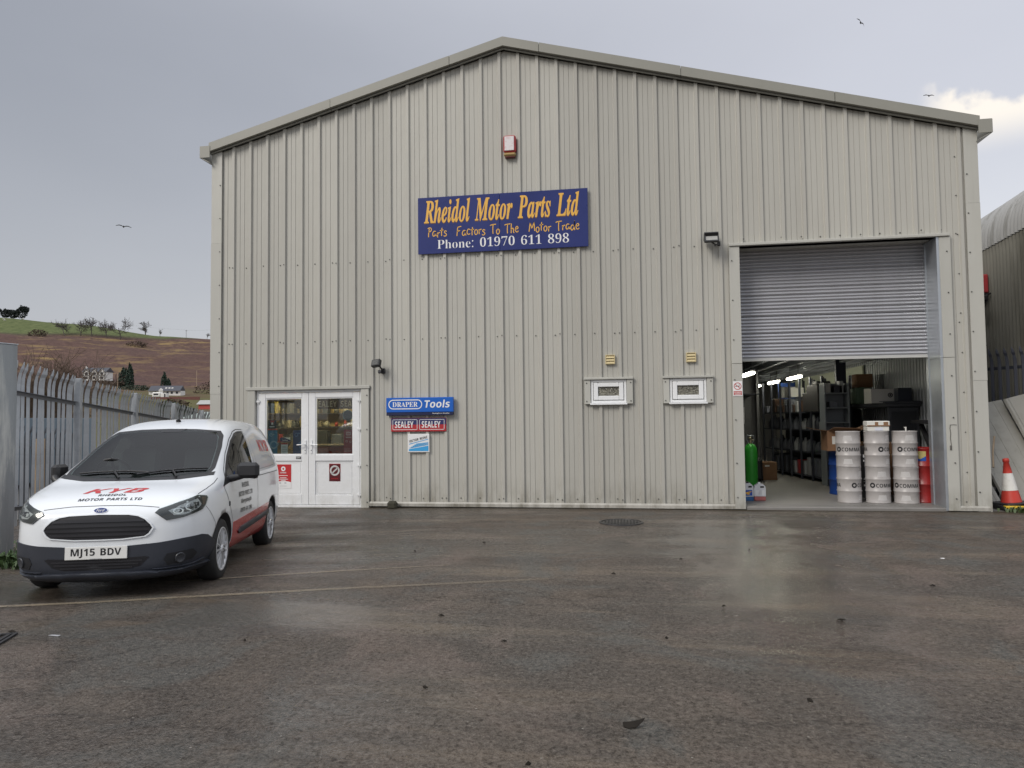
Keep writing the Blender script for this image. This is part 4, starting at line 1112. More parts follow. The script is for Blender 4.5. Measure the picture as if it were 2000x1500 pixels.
# base trim
for xa_, xb_ in ((-0.44, 0.28), (2.575, 5.1), (5.104, 7.58), (7.584, 8.925), (11.95, 12.53)):
    mb = MB()
    mb.prism([(-0.040, 0.088), (-0.054, 0.060), (-0.054, 0.012), (-0.036, 0.012), (-0.02, 0.088)], xa_, xb_, 'yz')
    mb.build('base_trim', M_DRIP, wh)

# flashings round the openings
fl = MB()
fl.bbox(0.25, 2.60, -0.075, -0.01, 2.068, 2.125, 0.006)
fl.build('door_head_flashing', M_FLASH, wh)
for x0, x1 in ((0.28, 0.425), (2.435, 2.578)):
    MB().bbox(x0, x1, -0.060, 0.06, -0.10, 2.066, 0.004).build('door_jamb_flashing', M_FLASH, wh)
mb = MB()
mb.bbox(8.76, 12.10, -0.085, -0.01, 4.288, 4.335, 0.006)
mb.box(8.90, 11.97, -0.010, 0.46, 4.300, 4.33)
mb.build('shutter_head_flashing', M_FLASH, wh)
MB().bbox(8.76, 8.925, -0.060, 0.20, 2.365, 4.286, 0.004).build('shutter_jamb_flashing', M_FLASH, wh)
MB().bbox(8.76, 8.925, -0.056, 0.20, 0.012, 2.361, 0.004).build('shutter_jamb_flashing', M_FLASH, wh)
for z0, z1, yy in ((2.385, 4.286, -0.060), (0.012, 2.381, -0.056)):
    MB().bbox(11.945, 12.11, yy, 0.02, z0, z1, 0.004).build('shutter_jamb_flashing', M_FLASH, wh)
    MB().box(11.905, 11.945, yy + 0.012, 0.50, z0, z1).build('galvanised_reveal', M_GALV, wh)
dm = MB()
dm.ribbon([(0, 0.0), (-0.006, -0.05), (0.004, -0.12), (-0.004, -0.2), (0.006, -0.30), (0.001, -0.36)], 0.010, (12.0, -0.062, 1.33))
dm.ribbon([(0, 0), (0.06, 0.004), (0.1, -0.002)], 0.008, (11.995, -0.062, 1.335))
dm.bbox(11.985, 12.010, -0.072, -0.055, 0.95, 1.02, 0.004)
dm.build('jamb_dent', mat('bare_edge', (0.10, 0.095, 0.085), 0.5), wh)

# fixings: rows of screws along the rails, on trims and flashings
scr = MB()


def screw(x, y, z, r=0.0095):
    scr.lathe([(r * 1.25, 0), (r * 1.25, -0.003), (r, -0.003), (r * 0.9, -0.011), (0.0005, -0.012)], 6, (x, y, z), False, 'y')


for zrow in (0.15, 2.93, 4.335):
    for i in range(-1, 37):
        for (dxp, yy) in ((0.215, -0.001),) + (((-0.035, -0.037),) if i % 3 == 0 else ()):
            x = i * P + dxp
            if not (-0.2 < x < 12.3) or any(a - .15 < x < b_ + .12 and z0 < zrow < z1 + 0.05 for a, b_, z0, z1 in OPENS):
                continue
            if zrow > 4.2 and 3.4 < x < 6.5:
                screw(x, yy, zrow + random.uniform(-.01, .01))
                continue
            screw(x, yy, zrow + random.uniform(-.012, .012))
for k in range(11):
    x = 9.0 + k * 0.3
    screw(x, -0.037 if k % 3 == 0 else 0, 4.40 + random.uniform(-.015, .01), 0.011)
for z in [0.3 + k * 0.62 for k in range(10)]:
    screw(-0.29, -0.046, z)
    if z < 5.8:
        screw(12.39, -0.046, z)
        screw(12.24, -0.001, z + 0.3)
for z in (0.2, 0.75, 1.45, 2.1, 2.75, 3.4, 4.05):
    screw(8.80, -0.062, z)
    screw(12.05, -0.062, z)
for z in (0.08, 0.72, 1.35, 1.95):
    screw(2.545, -0.062, z, 0.010)
screws = scr.build('screw', M_SCREW, wh, kind='stuff')

# ---- shop doors: two glazed leaves
frame = MB()
frame.bbox(0.43, 0.475, 0.0, 0.07, 0.02, 2.065, .004).bbox(2.395, 2.43, 0.0, 0.07, 0.02, 2.065, .004).bbox(0.476, 2.394, 0.0, 0.07, 2.02, 2.065, .004)
frame.bbox(0.43, 2.43, -0.03, 0.07, -0.04, 0.019, .004)
frame.build('door_frame', M_UPVC, wh)


def door_leaf(x0, x1, hinge_left):
    w = x1 - x0
    gx0, gx1, gz0, gz1 = (x0 + 0.125, x1 - 0.125, 0.905, 1.925)
    lf = MB()
    for (a, b_, c_, d_) in ((x0, gx0, 0.025, 2.015), (gx1, x1, 0.025, 2.015), (gx0 + .001, gx1 - .001, gz1, 2.015), (gx0 + .001, gx1 - .001, 0.795, gz0), (gx0 + .001, gx1 - .001, 0.025, 0.20)):
        lf.bbox(a, b_, -0.005, 0.065, c_, d_, 0.006)
    # beads
    for (a, b_, c_, d_) in ((gx0, gx0 + .018, gz0, gz1), (gx1 - .018, gx1, gz0, gz1), (gx0 + .018, gx1 - .018, gz0, gz0 + .018), (gx0 + .018, gx1 - .018, gz1 - .018, gz1)):
        lf.box(a, b_, 0.008, 0.05, c_, d_)
    leaf = lf.build('shop_door', M_UPVC, wh)
    MB().box(gx0 + .018, gx1 - .018, 0.028, 0.034, gz0 + .018, gz1 - .018).build('pane', M_GLASS, leaf)
    pn = MB().bbox(gx0 + .002, gx1 - .002, 0.014, 0.05, 0.202, 0.793, 0.004)
    for (a, b_, c_, d_) in ((gx0 + .03, gx1 - .03, 0.228, 0.234), (gx0 + .03, gx1 - .03, 0.765, 0.771), (gx0 + .03, gx0 + .036, 0.234, 0.765), (gx1 - .036, gx1 - .03, 0.234, 0.765)):
        pn.box(a, b_, 0.009, 0.014, c_, d_)
    pn.build('kick_panel', M_UPVC, leaf)
    hx = x1 - 0.055 if hinge_left else x0 + 0.055
    s = -1 if hinge_left else 1
    hb_ = MB().bbox(hx - .018, hx + .018, -0.018, -0.006, 0.93, 1.17, 0.004)
    hb_.tube([(hx, -0.018, 1.09), (hx, -0.06, 1.09), (hx + s * .03, -0.068, 1.09), (hx + s * 0.14, -0.062, 1.084)], [0.011, 0.011, 0.011, 0.009], 8)
    hnd = hb_.build('handle', M_UPVC, leaf)
    MB().lathe([(0.008, 0), (0.008, -0.004), (0.0005, -0.0045)], 10, (hx, -0.018, 0.985), True, 'y').build('keyhole', M_BLACK, hnd)
    hxx = x0 - 0.004 if hinge_left else x1 + 0.004
    for z in (0.20, 0.72, 1.36, 1.87):
        if not hinge_left or z > 1.0:
            MB().bbox(hxx - 0.045, hxx + 0.030, -0.028, -0.006, z - 0.018, z + 0.018, 0.004).cyl((hxx - .002, -0.024, z - 0.04), (hxx - .002, -0.024, z + 0.04), 0.009).build('hinge', M_UPVC, leaf)
    return leaf


door_l = door_leaf(0.478, 1.430, True)
door_r = door_leaf(1.436, 2.392, False)

# ---- two small obscured windows
m, t, b = nodes_of('obscure_glass')
v = tvec(t)
b.inputs['Base Color'].default_value = (0.16, 0.155, 0.125, 1)
b.inputs['Roughness'].default_value = 0.22
oc = tmix(t, tramp(t, tnoise(t, v, 22, 4, 0.6), 0.3, 0.7), (0.055, 0.052, 0.045), (0.26, 0.25, 0.20))
t.links.new(oc, b.inputs['Base Color'])
vo = t.nodes.new('ShaderNodeTexVoronoi')
vo.inputs['Scale'].default_value = 38
t.links.new(v, vo.inputs['Vector'])
bp = t.nodes.new('ShaderNodeBump')
bp.inputs['Strength'].default_value = 0.9
bp.inputs['Distance'].default_value = 0.012
t.links.new(vo.outputs['Distance'], bp.inputs['Height'])
t.links.new(bp.outputs[0], b.inputs['Normal'])
M_OBS = m
for x0, x1, z0, z1 in WINS:
    fr = MB()
    for (a, b_, c_, d_) in ((x0, x0 + .04, z0, z1), (x1 - .04, x1, z0, z1), (x0 + .041, x1 - .041, z1 - .04, z1), (x0 + .041, x1 - .041, z0, z0 + .04)):
        fr.bbox(a, b_, -0.030, 0.05, c_, d_, .004)
    wo = fr.build('window', M_UPVC, wh)
    sa = MB()
    i0, i1, k0, k1 = x0 + .047, x1 - .047, z0 + .047, z1 - .047
    for (a, b_, c_, d_) in ((i0, i0 + .075, k0, k1), (i1 - .075, i1, k0, k1), (i0 + .076, i1 - .076, k1 - .07, k1), (i0 + .076, i1 - .076, k0, k0 + .07)):
        sa.bbox(a, b_, -0.046, 0.04, c_, d_, .007)
    sa.build('sash', M_UPVC, wo)
    MB().box(i0 + .076, i1 - .076, -0.012, 0.0, k0 + .071, k1 - .071).build('pane', M_OBS, wo)
    MB().bbox(x0 - .012, x1 + .012, -0.085, -0.006, z0 - .033, z0 - .003, .004).build('sill', M_UPVC, wo)
    for (a, b_) in ((x0 - .105, x0 - .004), (x1 + .004, x1 + .105)):
        MB().bbox(a, b_, -0.052, -0.004, z0 - .018, z1 + .004, .004).build('side_flashing', M_FLASH, wo)
    MB().bbox(x0 - .115, x1 + .115, -0.078, -0.004, z1 + .006, z1 + .042, .004).build('head_flashing', M_FLASH, wo)
    sw = MB()
    for xx in (x0 - .07, x1 + .07):
        for zz in (z0 + .03, z1 - .05):
            sw.lathe([(0.012, 0), (0.011, -0.008), (0.0005, -0.01)], 6, (xx, -0.052, zz), False, 'y')
    sw.build('screw', M_SCREW, wo)

# ---- roller shutter: curved steel slats hanging half way down
shut = MB().bbox(8.935, 11.90, 0.41, 0.46, 2.425, 2.475, 0.006)
shut.bbox(8.935, 11.90, 0.385, 0.41, 2.425, 2.437, 0.003)
shutter = shut.build('roller_shutter', mat('shutter_bottom_bar', (0.50, 0.50, 0.48), 0.45, 0.2, 0.05, 4), wh)
SH = 0.0585
sl = MB()
arc = [(-0.5 + 1.0 * k / 7) for k in range(8)]
pr = [(0.435, 0.0), (0.435, 0.006)] + [(0.435 - 0.017 * cos(a * pi), 0.006 + (SH - 0.010) * (a + 0.5)) for a in arc] + [(0.435, SH - 0.003), (0.438, SH)]
vs = [(x, y, z) for x in (8.93, 11.905) for y, z in pr]
k_ = len(pr)
sl.add(vs, [(i, i + 1, k_ + i + 1, k_ + i) for i in range(k_ - 1)], True)
slat_me = sl.mesh('slat', M_SLAT)
for i in range(33):
    o = bpy.data.objects.new('slat', slat_me)
    COL.objects.link(o)
    o.parent = shutter
    o.location = (0, random.uniform(-.0015, .0015), 2.476 + i * SH)
    o.rotation_euler = (random.uniform(-.007, .007), random.uniform(-.0004, .0004), 0)
for x0, x1 in ((8.905, 8.932), (11.893, 11.9045)):
    MB().box(x0, x1, 0.38, 0.48, 0.06, 4.29).build('guide_channel', M_GALV, shutter)
MB().cyl((8.92, 0.62, 4.45), (11.98, 0.62, 4.45), 0.17, n=20).build('shutter_roll', M_SLAT, shutter)

M_SLAB = mat('painted_concrete_floor', (0.20, 0.19, 0.178), 0.5, 0, 0.12, 1.2, stain=(0.12, 0.11, 0.10), stain_amt=0.5, stain_scale=1.0, bump=0.1)
sb = MB()
sb.bbox(8.93, 11.94, -0.035, 0.20, -0.1, 0.052, 0.015)
sb.box(WL + 0.2, WR - 0.2, 0.205, DEPTH - 0.2, -0.2, 0.055)
structure(sb.build('warehouse_floor', M_SLAB))

# ------------------------------------------------------------ signs and fittings on the front wall
def plain(name, col, rough=0.4, **kw):
    return mat(name, col, rough, var=kw.pop('var', 0.03), **kw)


I_YEL = plain('yellow_print', (0.78, 0.44, 0.075))
I_ORN = plain('dark_outline_print', (0.16, 0.07, 0.03))
I_WHT = plain('white_print', (0.80, 0.80, 0.80))
I_RED = plain('red_print', (0.50, 0.028, 0.032))
I_BLK = plain('black_print', (0.015, 0.015, 0.017))
I_NAVY = plain('navy_print', (0.022, 0.028, 0.12))
I_BLUE = plain('blue_print', (0.012, 0.085, 0.42))
I_CYAN = plain('light_blue_print', (0.05, 0.35, 0.70))
I_GREY = plain('grey_print', (0.35, 0.36, 0.38))
F = (1, 0, 0)
U = (0, 0, 1)

# strokes for the hand-lettered line, on a unit em
HAND = {
    'P': [[(.10, .92), (.42, 1.0), (.60, .84), (.48, .62), (.18, .55)], [(.32, .90), (.22, .4), (.20, 0)]],
    'a': [[(.52, .50), (.28, .56), (.10, .30), (.18, .04), (.36, .08), (.50, .34), (.53, .50), (.50, .2), (.60, .02)]],
    'r': [[(.12, .52), (.14, .0)], [(.14, .30), (.26, .48), (.46, .52)]],
    't': [[(.26, .90), (.20, .30), (.22, .02)], [(.0, .60), (.46, .66)]],
    's': [[(.46, .50), (.26, .58), (.14, .42), (.34, .28), (.42, .12), (.22, .0), (.06, .08)]],
    'F': [[(.14, .92), (.10, .45), (.04, 0)], [(.12, .90), (.40, .98), (.62, 1.0)], [(.10, .48), (.30, .54), (.46, .55)]],
    'c': [[(.50, .50), (.30, .58), (.12, .36), (.16, .08), (.34, .02), (.50, .10)]],
    'o': [[(.30, .56), (.12, .40), (.12, .14), (.28, .0), (.46, .16), (.46, .42), (.30, .56)]],
    'T': [[(-.04, .90), (.30, .98), (.74, 1.0)], [(.36, .98), (.32, .45), (.34, 0)]],
    'h': [[(.16, 1.0), (.12, .45), (.12, 0)], [(.13, .32), (.30, .52), (.42, .40), (.42, .10), (.52, 0)]],
    'e': [[(.12, .30), (.40, .36), (.44, .50), (.28, .58), (.12, .38), (.14, .10), (.32, .0), (.50, .12)]],
    'M': [[(.06, 0), (.14, .5), (.20, .92)], [(.20, .92), (.34, .55), (.42, .34), (.58, .66), (.72, .96)], [(.72, .96), (.74, .5), (.78, .04)]],
    'd': [[(.46, .48), (.26, .56), (.08, .30), (.18, .04), (.36, .10), (.48, .4), (.58, 1.0), (.50, .4), (.58, .02)]],
}
HADV = {'P': .66, 'a': .62, 'r': .46, 't': .44, 's': .52, 'F': .66, 'c': .56, 'o': .56, 'T': .70, 'h': .56, 'e': .56, 'M': .86, 'd': .64, ' ': .62}


def spline(pts, n=5):
    if len(pts) < 3:
        return pts
    res = []
    for i in range(len(pts) - 1):
        p0 = pts[max(0, i - 1)]
        p1, p2 = pts[i], pts[i + 1]
        p3 = pts[min(len(pts) - 1, i + 2)]
        for k in range(n):
            u = k / n
            res.append(tuple(0.5 * (2 * p1[j] + (p2[j] - p0[j]) * u + (2 * p0[j] - 5 * p1[j] + 4 * p2[j] - p3[j]) * u * u + (3 * p1[j] - p0[j] - 3 * p2[j] + p3[j]) * u ** 3) for j in (0, 1)))
    res.append(pts[-1])
    return res


def handwriting(mb, s, x0, x1, z, h, y, w):
    tot = sum(HADV[c] for c in s)
    kx = (x1 - x0) / tot
    pen = x0
    for i, c in enumerate(s):
        if c != ' ':
            wob = 0.012 * sin(i * 2.3)
            for st in HAND[c]:
                mb.ribbon([(pen + a * kx, z + wob + b_ * h) for a, b_ in spline(st)], w, (0, y, 0))
        pen += HADV[c] * kx


# large name board
sx0, sx1, sz0, sz1 = 3.497, 6.472, 4.405, 5.405
nb = thing('name_board', 'large blue name board with yellow and white lettering high on the gable wall', 'sign', (sx0, -0.04, sz0))


def loc(mb, root, name, m, **kw):
    o = mb.build(name, m, None, **kw)
    o.parent = root
    o.matrix_parent_inverse = Matrix.Translation(-Vector(root.location))
    return o


M_BOARD = mat('blue_sign_face', (0.017, 0.028, 0.150), 0.28, 0, 0.10, 1.2, stain=(0.03, 0.045, 0.19), stain_amt=0.35, stain_scale=1.5)
xm = 4.955
loc(MB().bbox(sx0, xm - .002, -0.066, -0.040, sz0, sz1, .003), nb, 'board_panel', M_BOARD)
loc(MB().bbox(xm + .002, sx1, -0.066, -0.040, sz0, sz1, .003), nb, 'board_panel', M_BOARD)
yb = -0.0675
t1 = serif('Rheidol Motor Parts Ltd', 'I', w=2.72, h=0.42, thin=0.006)
loc(MB().flat(t1, (3.615 - 0.006, yb, 4.935 - 0.010), th=0.0), nb, 'lettering', I_ORN)
loc(MB().flat(t1, (3.608, yb, 4.940), th=0.0012), nb, 'lettering', I_YEL)
hwd = MB()
handwriting(hwd, 'Parts  Factors To The  Motor Trade', 3.66, 6.33, 4.70, 0.165, yb - .0014, 0.015)
loc(hwd, nb, 'lettering', I_YEL)
loc(MB().flat(serif('Phone: 01970 611 898', 'S', w=2.30, h=0.165, thin=-0.008), (3.845, yb, 4.485), th=0.001), nb, 'lettering', I_WHT)

# tool maker's sign
d0, d1, e0, e1 = 2.915, 4.115, 1.585, 1.895
tb = thing('blue_wall_sign', 'blue box sign with white lettering and dark lower edge right of the shop doors', 'sign', (d0, -0.04, e0))
ss = loc(MB().bbox(d0, d1, -0.105, -0.036, e0 + 0.055, e1, .006), tb, 'sign_box', plain('blue_sign_box', (0.010, 0.115, 0.50), 0.25))
loc(MB().bbox(d0 + .003, d1 - .003, -0.103, -0.036, e0, e0 + .0545, .004), tb, 'lower_band', plain('navy_band', (0.012, 0.016, 0.06), 0.3))
yy = -0.1065
lt = MB()
lt.flat(serif('DRAPER', 'S', w=0.455, h=0.085, thin=0.0), (d0 + 0.115, yy, e0 + 0.150), th=0.001)
n = 20
cap = []
oc_, ic_ = [], []
for r_, lst in ((0.084, oc_), (0.068, ic_)):
    for k in range(n + 1):
        a = pi / 2 + pi * k / n
        lst.append((d0 + 0.125 + r_ * cos(a), e0 + 0.192 + r_ * sin(a)))
    for k in range(n + 1):
        a = -pi / 2 + pi * k / n
        lst.append((d0 + 0.565 + r_ * cos(a), e0 + 0.192 + r_ * sin(a)))
kk = len(oc_)
lt.add([(x, yy - .001, z) for x, z in oc_] + [(x, yy - .001, z) for x, z in ic_], [(i, (i + 1) % kk, kk + (i + 1) % kk, kk + i) for i in range(kk)])
lt.flat(sans('Tools', w=0.455, h=0.135, bold=0.03, shear=0.16), (d0 + 0.675, yy, e0 + 0.130), th=0.001)
loc(lt, tb, 'lettering', I_WHT)
loc(MB().flat(sans('Strength in Quality', w=0.30, h=0.026, bold=0.005), (d1 - 0.37, -0.1035, e0 + 0.018), th=0.001), tb, 'lettering', I_WHT)

# twin name sign
a0, a1, c0, c1 = 2.985, 3.975, 1.305, 1.54
ts = thing('red_and_navy_wall_sign', 'long red and navy sign repeating one white word twice, under the blue tool sign', 'sign', (a0, -0.04, c0))
loc(MB().bbox(a0, a1, -0.056, -0.036, c0, c1, .004), ts, 'sign_plate', plain('sign_red_face', (0.42, 0.028, 0.035), 0.3))
band = MB()
for xx0, xx1 in ((a0 + .004, (a0 + a1) / 2 - .002), ((a0 + a1) / 2 + .002, a1 - .004)):
    band.box(xx0, xx1, -0.0575, -0.0562, (c0 + c1) / 2 + .004, c1 - .004)
loc(band, ts, 'upper_band', I_NAVY)
lt = MB()
for xx0, xx1 in ((a0 + .03, (a0 + a1) / 2 - .018), ((a0 + a1) / 2 + .018, a1 - .03)):
    z0, z1 = c0 + .03, c1 - .025
    w_ = .008
    for (p, q, r_, s_) in ((xx0, xx1, z0, z0 + w_), (xx0, xx1, z1 - w_, z1), (xx0, xx0 + w_, z0, z1), (xx1 - w_, xx1, z0, z1)):
        lt.box(p, q, -0.0592, -0.0580, r_, s_)
    lt.flat(sans('SEALEY', w=0.335, h=0.115, bold=0.022), (xx0 + 0.042, -0.0585, z0 + 0.034), th=0.001)
loc(lt, ts, 'lettering', I_WHT)

# gasket maker's plate
v0, v1, g0, g1 = 3.285, 3.672, 0.945, 1.262
vs_ = thing('white_and_blue_wall_plate', 'small white plate with slanted lettering above blue stripes, lowest of three wall signs', 'sign', (v0, -0.04, g0))
loc(MB().bbox(v0, v1, -0.052, -0.036, g0, g1, .004), vs_, 'sign_plate', I_WHT)
st = MB()
Y_ = -0.0535
st.flat(poly2d((v0 + .02, g0 + .022), (v1 - .016, g0 + .022), (v1 - .016, g0 + .115), (v0 + .02, g0 + .055)), (0, Y_, 0))
for k in range(5):
    zz = g0 + .068 + k * 0.014
    st.flat(poly2d((v0 + .03 + k * .03, zz + .004 * k), (v1 - .018, zz + .06 - .004 * k), (v1 - .018, zz + .066 - .004 * k), (v0 + .03 + k * .03, zz + .011 + .004 * k)), (0, Y_, 0), th=.0008)
st.flat(poly2d((v0 + .025, g0 + .135), (v1 - .018, g0 + .222), (v1 - .018, g0 + .232), (v0 + .025, g0 + .147)), (0, Y_, 0), th=.0008)
loc(st, vs_, 'blue_stripes', I_CYAN)
loc(MB().flat(sans('VICTOR REINZ', w=0.335, h=0.042, bold=0.02), (v0 + .028, Y_, g0 + .165), xd=(cos(.24), 0, sin(.24)), yd=(-sin(.1), 0, cos(.1)), th=.0012), vs_, 'lettering', I_BLK)

# no smoking notice on the shutter jamb
ns = thing('no_smoking_notice', 'small white and red no smoking notice on the left jamb of the roller shutter', 'notice', (8.765, -0.062, 1.86))
loc(MB().box(8.768, 8.915, -0.0650, -0.0612, 1.835, 2.075), ns, 'plate', I_WHT)
rd = MB()
rd.flat(ring2d(8.8415, 1.995, 0.048, 0.060), (0, -0.0655, 0))
rd.flat(rect2d(8.778, 8.905, 1.850, 1.915), (0, -0.0655, 0))
rd.flat(poly2d((8.80, 2.026), (8.808, 2.034), (8.883, 1.962), (8.875, 1.954)), (0, -0.0655, 0))
loc(rd, ns, 'red_print', plain('faded_red_print', (0.50, 0.10, 0.10)))
lt = MB()
lt.flat(rect2d(8.805, 8.872, 1.988, 2.000), (0, -0.0655, 0), th=.0006)
lt.ribbon(spline([(8.862, 2.004), (8.870, 2.014), (8.862, 2.022), (8.868, 2.032)]), 0.005, (0, -0.0661, 0))
loc(lt, ns, 'cigarette_print', I_BLK)
lt = MB()
lt.flat(sans('NO SMOKING', w=0.105, h=0.018, bold=0.01), (8.789, -0.0672, 1.885), th=0.0004)
lt.flat(rect2d(8.795, 8.888, 1.868, 1.873), (0, -0.0672, 0))
lt.flat(rect2d(8.795, 8.888, 1.857, 1.862), (0, -0.0672, 0))
loc(lt, ns, 'lettering', I_WHT)

# alarm sounder box
al = thing('alarm_box', 'red and white alarm sounder box with amber lower lens, high under the gable peak', 'alarm box', (5.148, -0.03, 6.21))
ax0, ax1, az0, az1 = 5.038, 5.255, 6.025, 6.395
ab = MB()
ab.bbox(ax0, ax1, -0.115, -0.001, az0 + .075, az1, .025)
loc(ab, al, 'housing', mat('alarm_red', (0.40, 0.035, 0.04), 0.35, 0, .06, 5))
fm = plain('alarm_white_face', (0.72, 0.68, 0.69), 0.4, stain=(0.55, 0.20, 0.20), stain_amt=0.5, stain_scale=18)
loc(MB().bbox(ax0 + .024, ax1 - .028, -0.121, -0.112, az0 + .10, az1 - .022, .004), al, 'front_panel', fm)
loc(MB().bbox(ax0 + .004, ax1 - .004, -0.108, -0.001, az0 + .012, az0 + .074, .022), al, 'lens', mat('amber_lens', (0.42, 0.30, 0.13), 0.25, 0, .08, 8))
loc(MB().bbox(ax0 + .02, ax1 - .02, -0.085, -0.001, az0 - .004, az0 + .0115, .003), al, 'base', plain('alarm_base', (0.16, 0.03, 0.03)))

# floodlights
fl1 = thing('floodlight', 'black rectangular floodlight with a wide glass face beside the top of the roller shutter', 'floodlight', (8.48, -0.03, 4.39), 0, None)
m_lens = mat('floodlight_glass', (0.34, 0.34, 0.32), 0.12, 0, .25, 9)
hb_ = MB()
hb_.prism([(-0.21, 4.33), (-0.30, 4.47), (-0.10, 4.50), (-0.06, 4.40)], 8.36, 8.57, 'yz')
loc(hb_, fl1, 'housing', M_BLACK)
bz = MB()
fx = [(8.352, 8.372, 4.315, 4.492), (8.558, 8.578, 4.315, 4.492), (8.373, 8.557, 4.472, 4.492), (8.373, 8.557, 4.315, 4.338)]
bz.M = Matrix.Translation((0, -0.265, 4.40)) @ Matrix.Rotation(radians(-22), 4, 'X') @ Matrix.Translation((0, 0, -4.40))
for q in fx:
    bz.box(q[0], q[1], -0.025, 0.02, q[2], q[3])
loc(bz, fl1, 'bezel', M_BLACK)
ln = MB()
ln.M = bz.M
ln.box(8.373, 8.557, -0.012, -0.006, 4.339, 4.471)
loc(ln, fl1, 'lens', m_lens)
br = MB()
br.tube([(8.47, -0.19, 4.345), (8.54, -0.14, 4.31), (8.60, -0.09, 4.32), (8.605, -0.03, 4.34)], .012, 8)
br.bbox(8.58, 8.63, -0.05, -0.034, 4.31, 4.385, .006)
loc(br, fl1, 'bracket', M_BLACK)

fl2 = thing('floodlight', 'small black floodlight with sensor on the wall above and right of the shop doors', 'floodlight', (2.79, -0.03, 2.43))
hb_ = MB()
hb_.M = Matrix.Translation((2.765, -0.20, 2.50)) @ Matrix.Rotation(radians(-25), 4, 'X') @ Matrix.Rotation(radians(-14), 4, 'Z')
hb_.bbox(-0.085, 0.085, -0.03, 0.05, -0.065, 0.07, .012)
loc(hb_, fl2, 'housing', M_BLACK)
ln = MB()
ln.M = hb_.M
ln.box(-0.058, 0.058, -0.034, -0.0305, -0.042, 0.045)
loc(ln, fl2, 'lens', mat('dark_lamp_glass', (0.06, 0.062, 0.06), 0.3))
br = MB()
br.tube([(2.80, -0.16, 2.47), (2.84, -0.12, 2.40), (2.83, -0.04, 2.37)], .014, 8)
br.bbox(2.80, 2.87, -0.06, -0.005, 2.325, 2.42, .01)
loc(br, fl2, 'bracket', M_BLACK)
sn = MB()
sn.lathe([(0.0005, -0.035), (0.02, -0.03), (0.03, -0.01), (0.03, 0.02), (0.015, 0.03)], 12, (2.80, -0.12, 2.355))
loc(sn, fl2, 'sensor', plain('sensor_grey', (0.10, 0.10, 0.11)))

# louvred vents
m_vent = mat('cream_vent_plastic', (0.60, 0.50, 0.28), 0.4, 0, 0.08, 7, stain=(0.40, 0.30, 0.14), stain_amt=0.5, stain_scale=10)
for x, z, lab in ((6.80, 2.48, 'cream louvred wall vent above the left of the two small windows'), (8.12, 2.485, 'cream louvred wall vent above the right of the two small windows')):
    vt = thing('wall_vent', lab, 'vent', (x, -0.02, z), 0, 'louvred vents over the small windows')
    fr = MB()
    for (a, b_, c_, d_) in ((-.078, -.066, -.078, .078), (.066, .078, -.078, .078), (-.066, .066, .067, .078), (-.066, .066, -.078, -.068)):
        fr.box(a, b_, -0.03, 0.02, c_, d_)
    fr.build('vent_frame', m_vent, vt)
    for k in range(3):
        z0 = -.067 + k * .045
        MB().prism([(-0.034, z0), (-0.030, z0), (-0.005, z0 + .044), (-0.009, z0 + .044)], -.065, .065, 'yz').build('louvre', m_vent, vt)
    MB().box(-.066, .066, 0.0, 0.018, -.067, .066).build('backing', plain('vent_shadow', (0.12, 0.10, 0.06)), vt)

# ------------------------------------------------------------ posters and stickers on the doors
def poster(name, label, x0, x1, z0, z1, y, base, cat='poster', group=None):
    t_ = thing(name, label, cat, (x0, y, z0), 0, group)
    loc(MB().box(x0, x1, y - .001, y + .001, z0, z1), t_, 'sheet', base)
    return t_


yk = 0.012
pr_ = poster('red_and_white_poster', 'red poster with white ring and foot on the lower left door panel', 0.795, 1.095, 0.305, 0.735, yk, I_RED)
lt = MB()
lt.flat(ring2d(0.945, 0.655, 0.018, 0.043), (0, yk - .0018, 0))
lt.flat(sans('COMMA', w=0.12, h=0.024, bold=0.03), (0.885, yk - .0018, 0.575))
for zz, ww in ((0.530, .17), (0.49, .12), (0.465, .18), (0.442, .09)):
    lt.flat(rect2d(0.945 - ww / 2, 0.945 + ww / 2, zz, zz + .010), (0, yk - .0018, 0))
pts = [(0.795, 0.305), (1.095, 0.305)] + [(1.095 - 0.3 * k / 10, 0.415 + 0.022 * (1 - ((k - 5) / 5) ** 2)) for k in range(11)]
lt.flat(poly2d(*pts), (0, yk - .0012, 0), th=.0005)
loc(lt, pr_, 'white_print', I_WHT)
lt = MB()
for xx in (0.885, 0.985):
    lt.flat(rect2d(xx - .018, xx + .018, 0.395, 0.41), (0, yk - .0022, 0))
lt.flat(rect2d(0.88, 1.01, 0.345, 0.35), (0, yk - .0022, 0))
loc(lt, pr_, 'grey_print', I_GREY)

p2 = poster('dark_red_sticker', 'dark red sticker with silver ring and slash on the lower right door panel', 1.815, 2.025, 0.435, 0.745, yk, plain('dark_red_print', (0.10, 0.010, 0.014)))
lt = MB()
lt.flat(ring2d(1.92, 0.625, 0.062, 0.092), (0, yk - .0018, 0))
lt.flat(poly2d((1.857, 0.580), (1.872, 0.565), (1.985, 0.665), (1.968, 0.684)), (0, yk - .0018, 0))
loc(lt, p2, 'silver_print', plain('silver_print', (0.55, 0.55, 0.54), 0.3))
lt = MB()
lt.flat(sans('service', w=0.125, h=0.022, bold=0.01), (1.857, yk - .0018, 0.475))
for (a, b_, c_, d_) in ((1.815, 2.025, .738, .745), (1.815, 1.82, .60, .745), (2.02, 2.025, .60, .745)):
    lt.flat(rect2d(a, b_, c_, d_), (0, yk - .0015, 0))
loc(lt, p2, 'red_print', I_RED)

sk = poster('black_door_sticker', 'tiny black sticker on the middle rail of the left door', 1.195, 1.29, 0.83, 0.875, -0.0065, I_BLK, 'sticker')
lt = MB().flat(sans('KENT', w=0.07, h=0.022, bold=0.02), (1.207, -0.0083, 0.842))
loc(lt, sk, 'lettering', I_WHT)

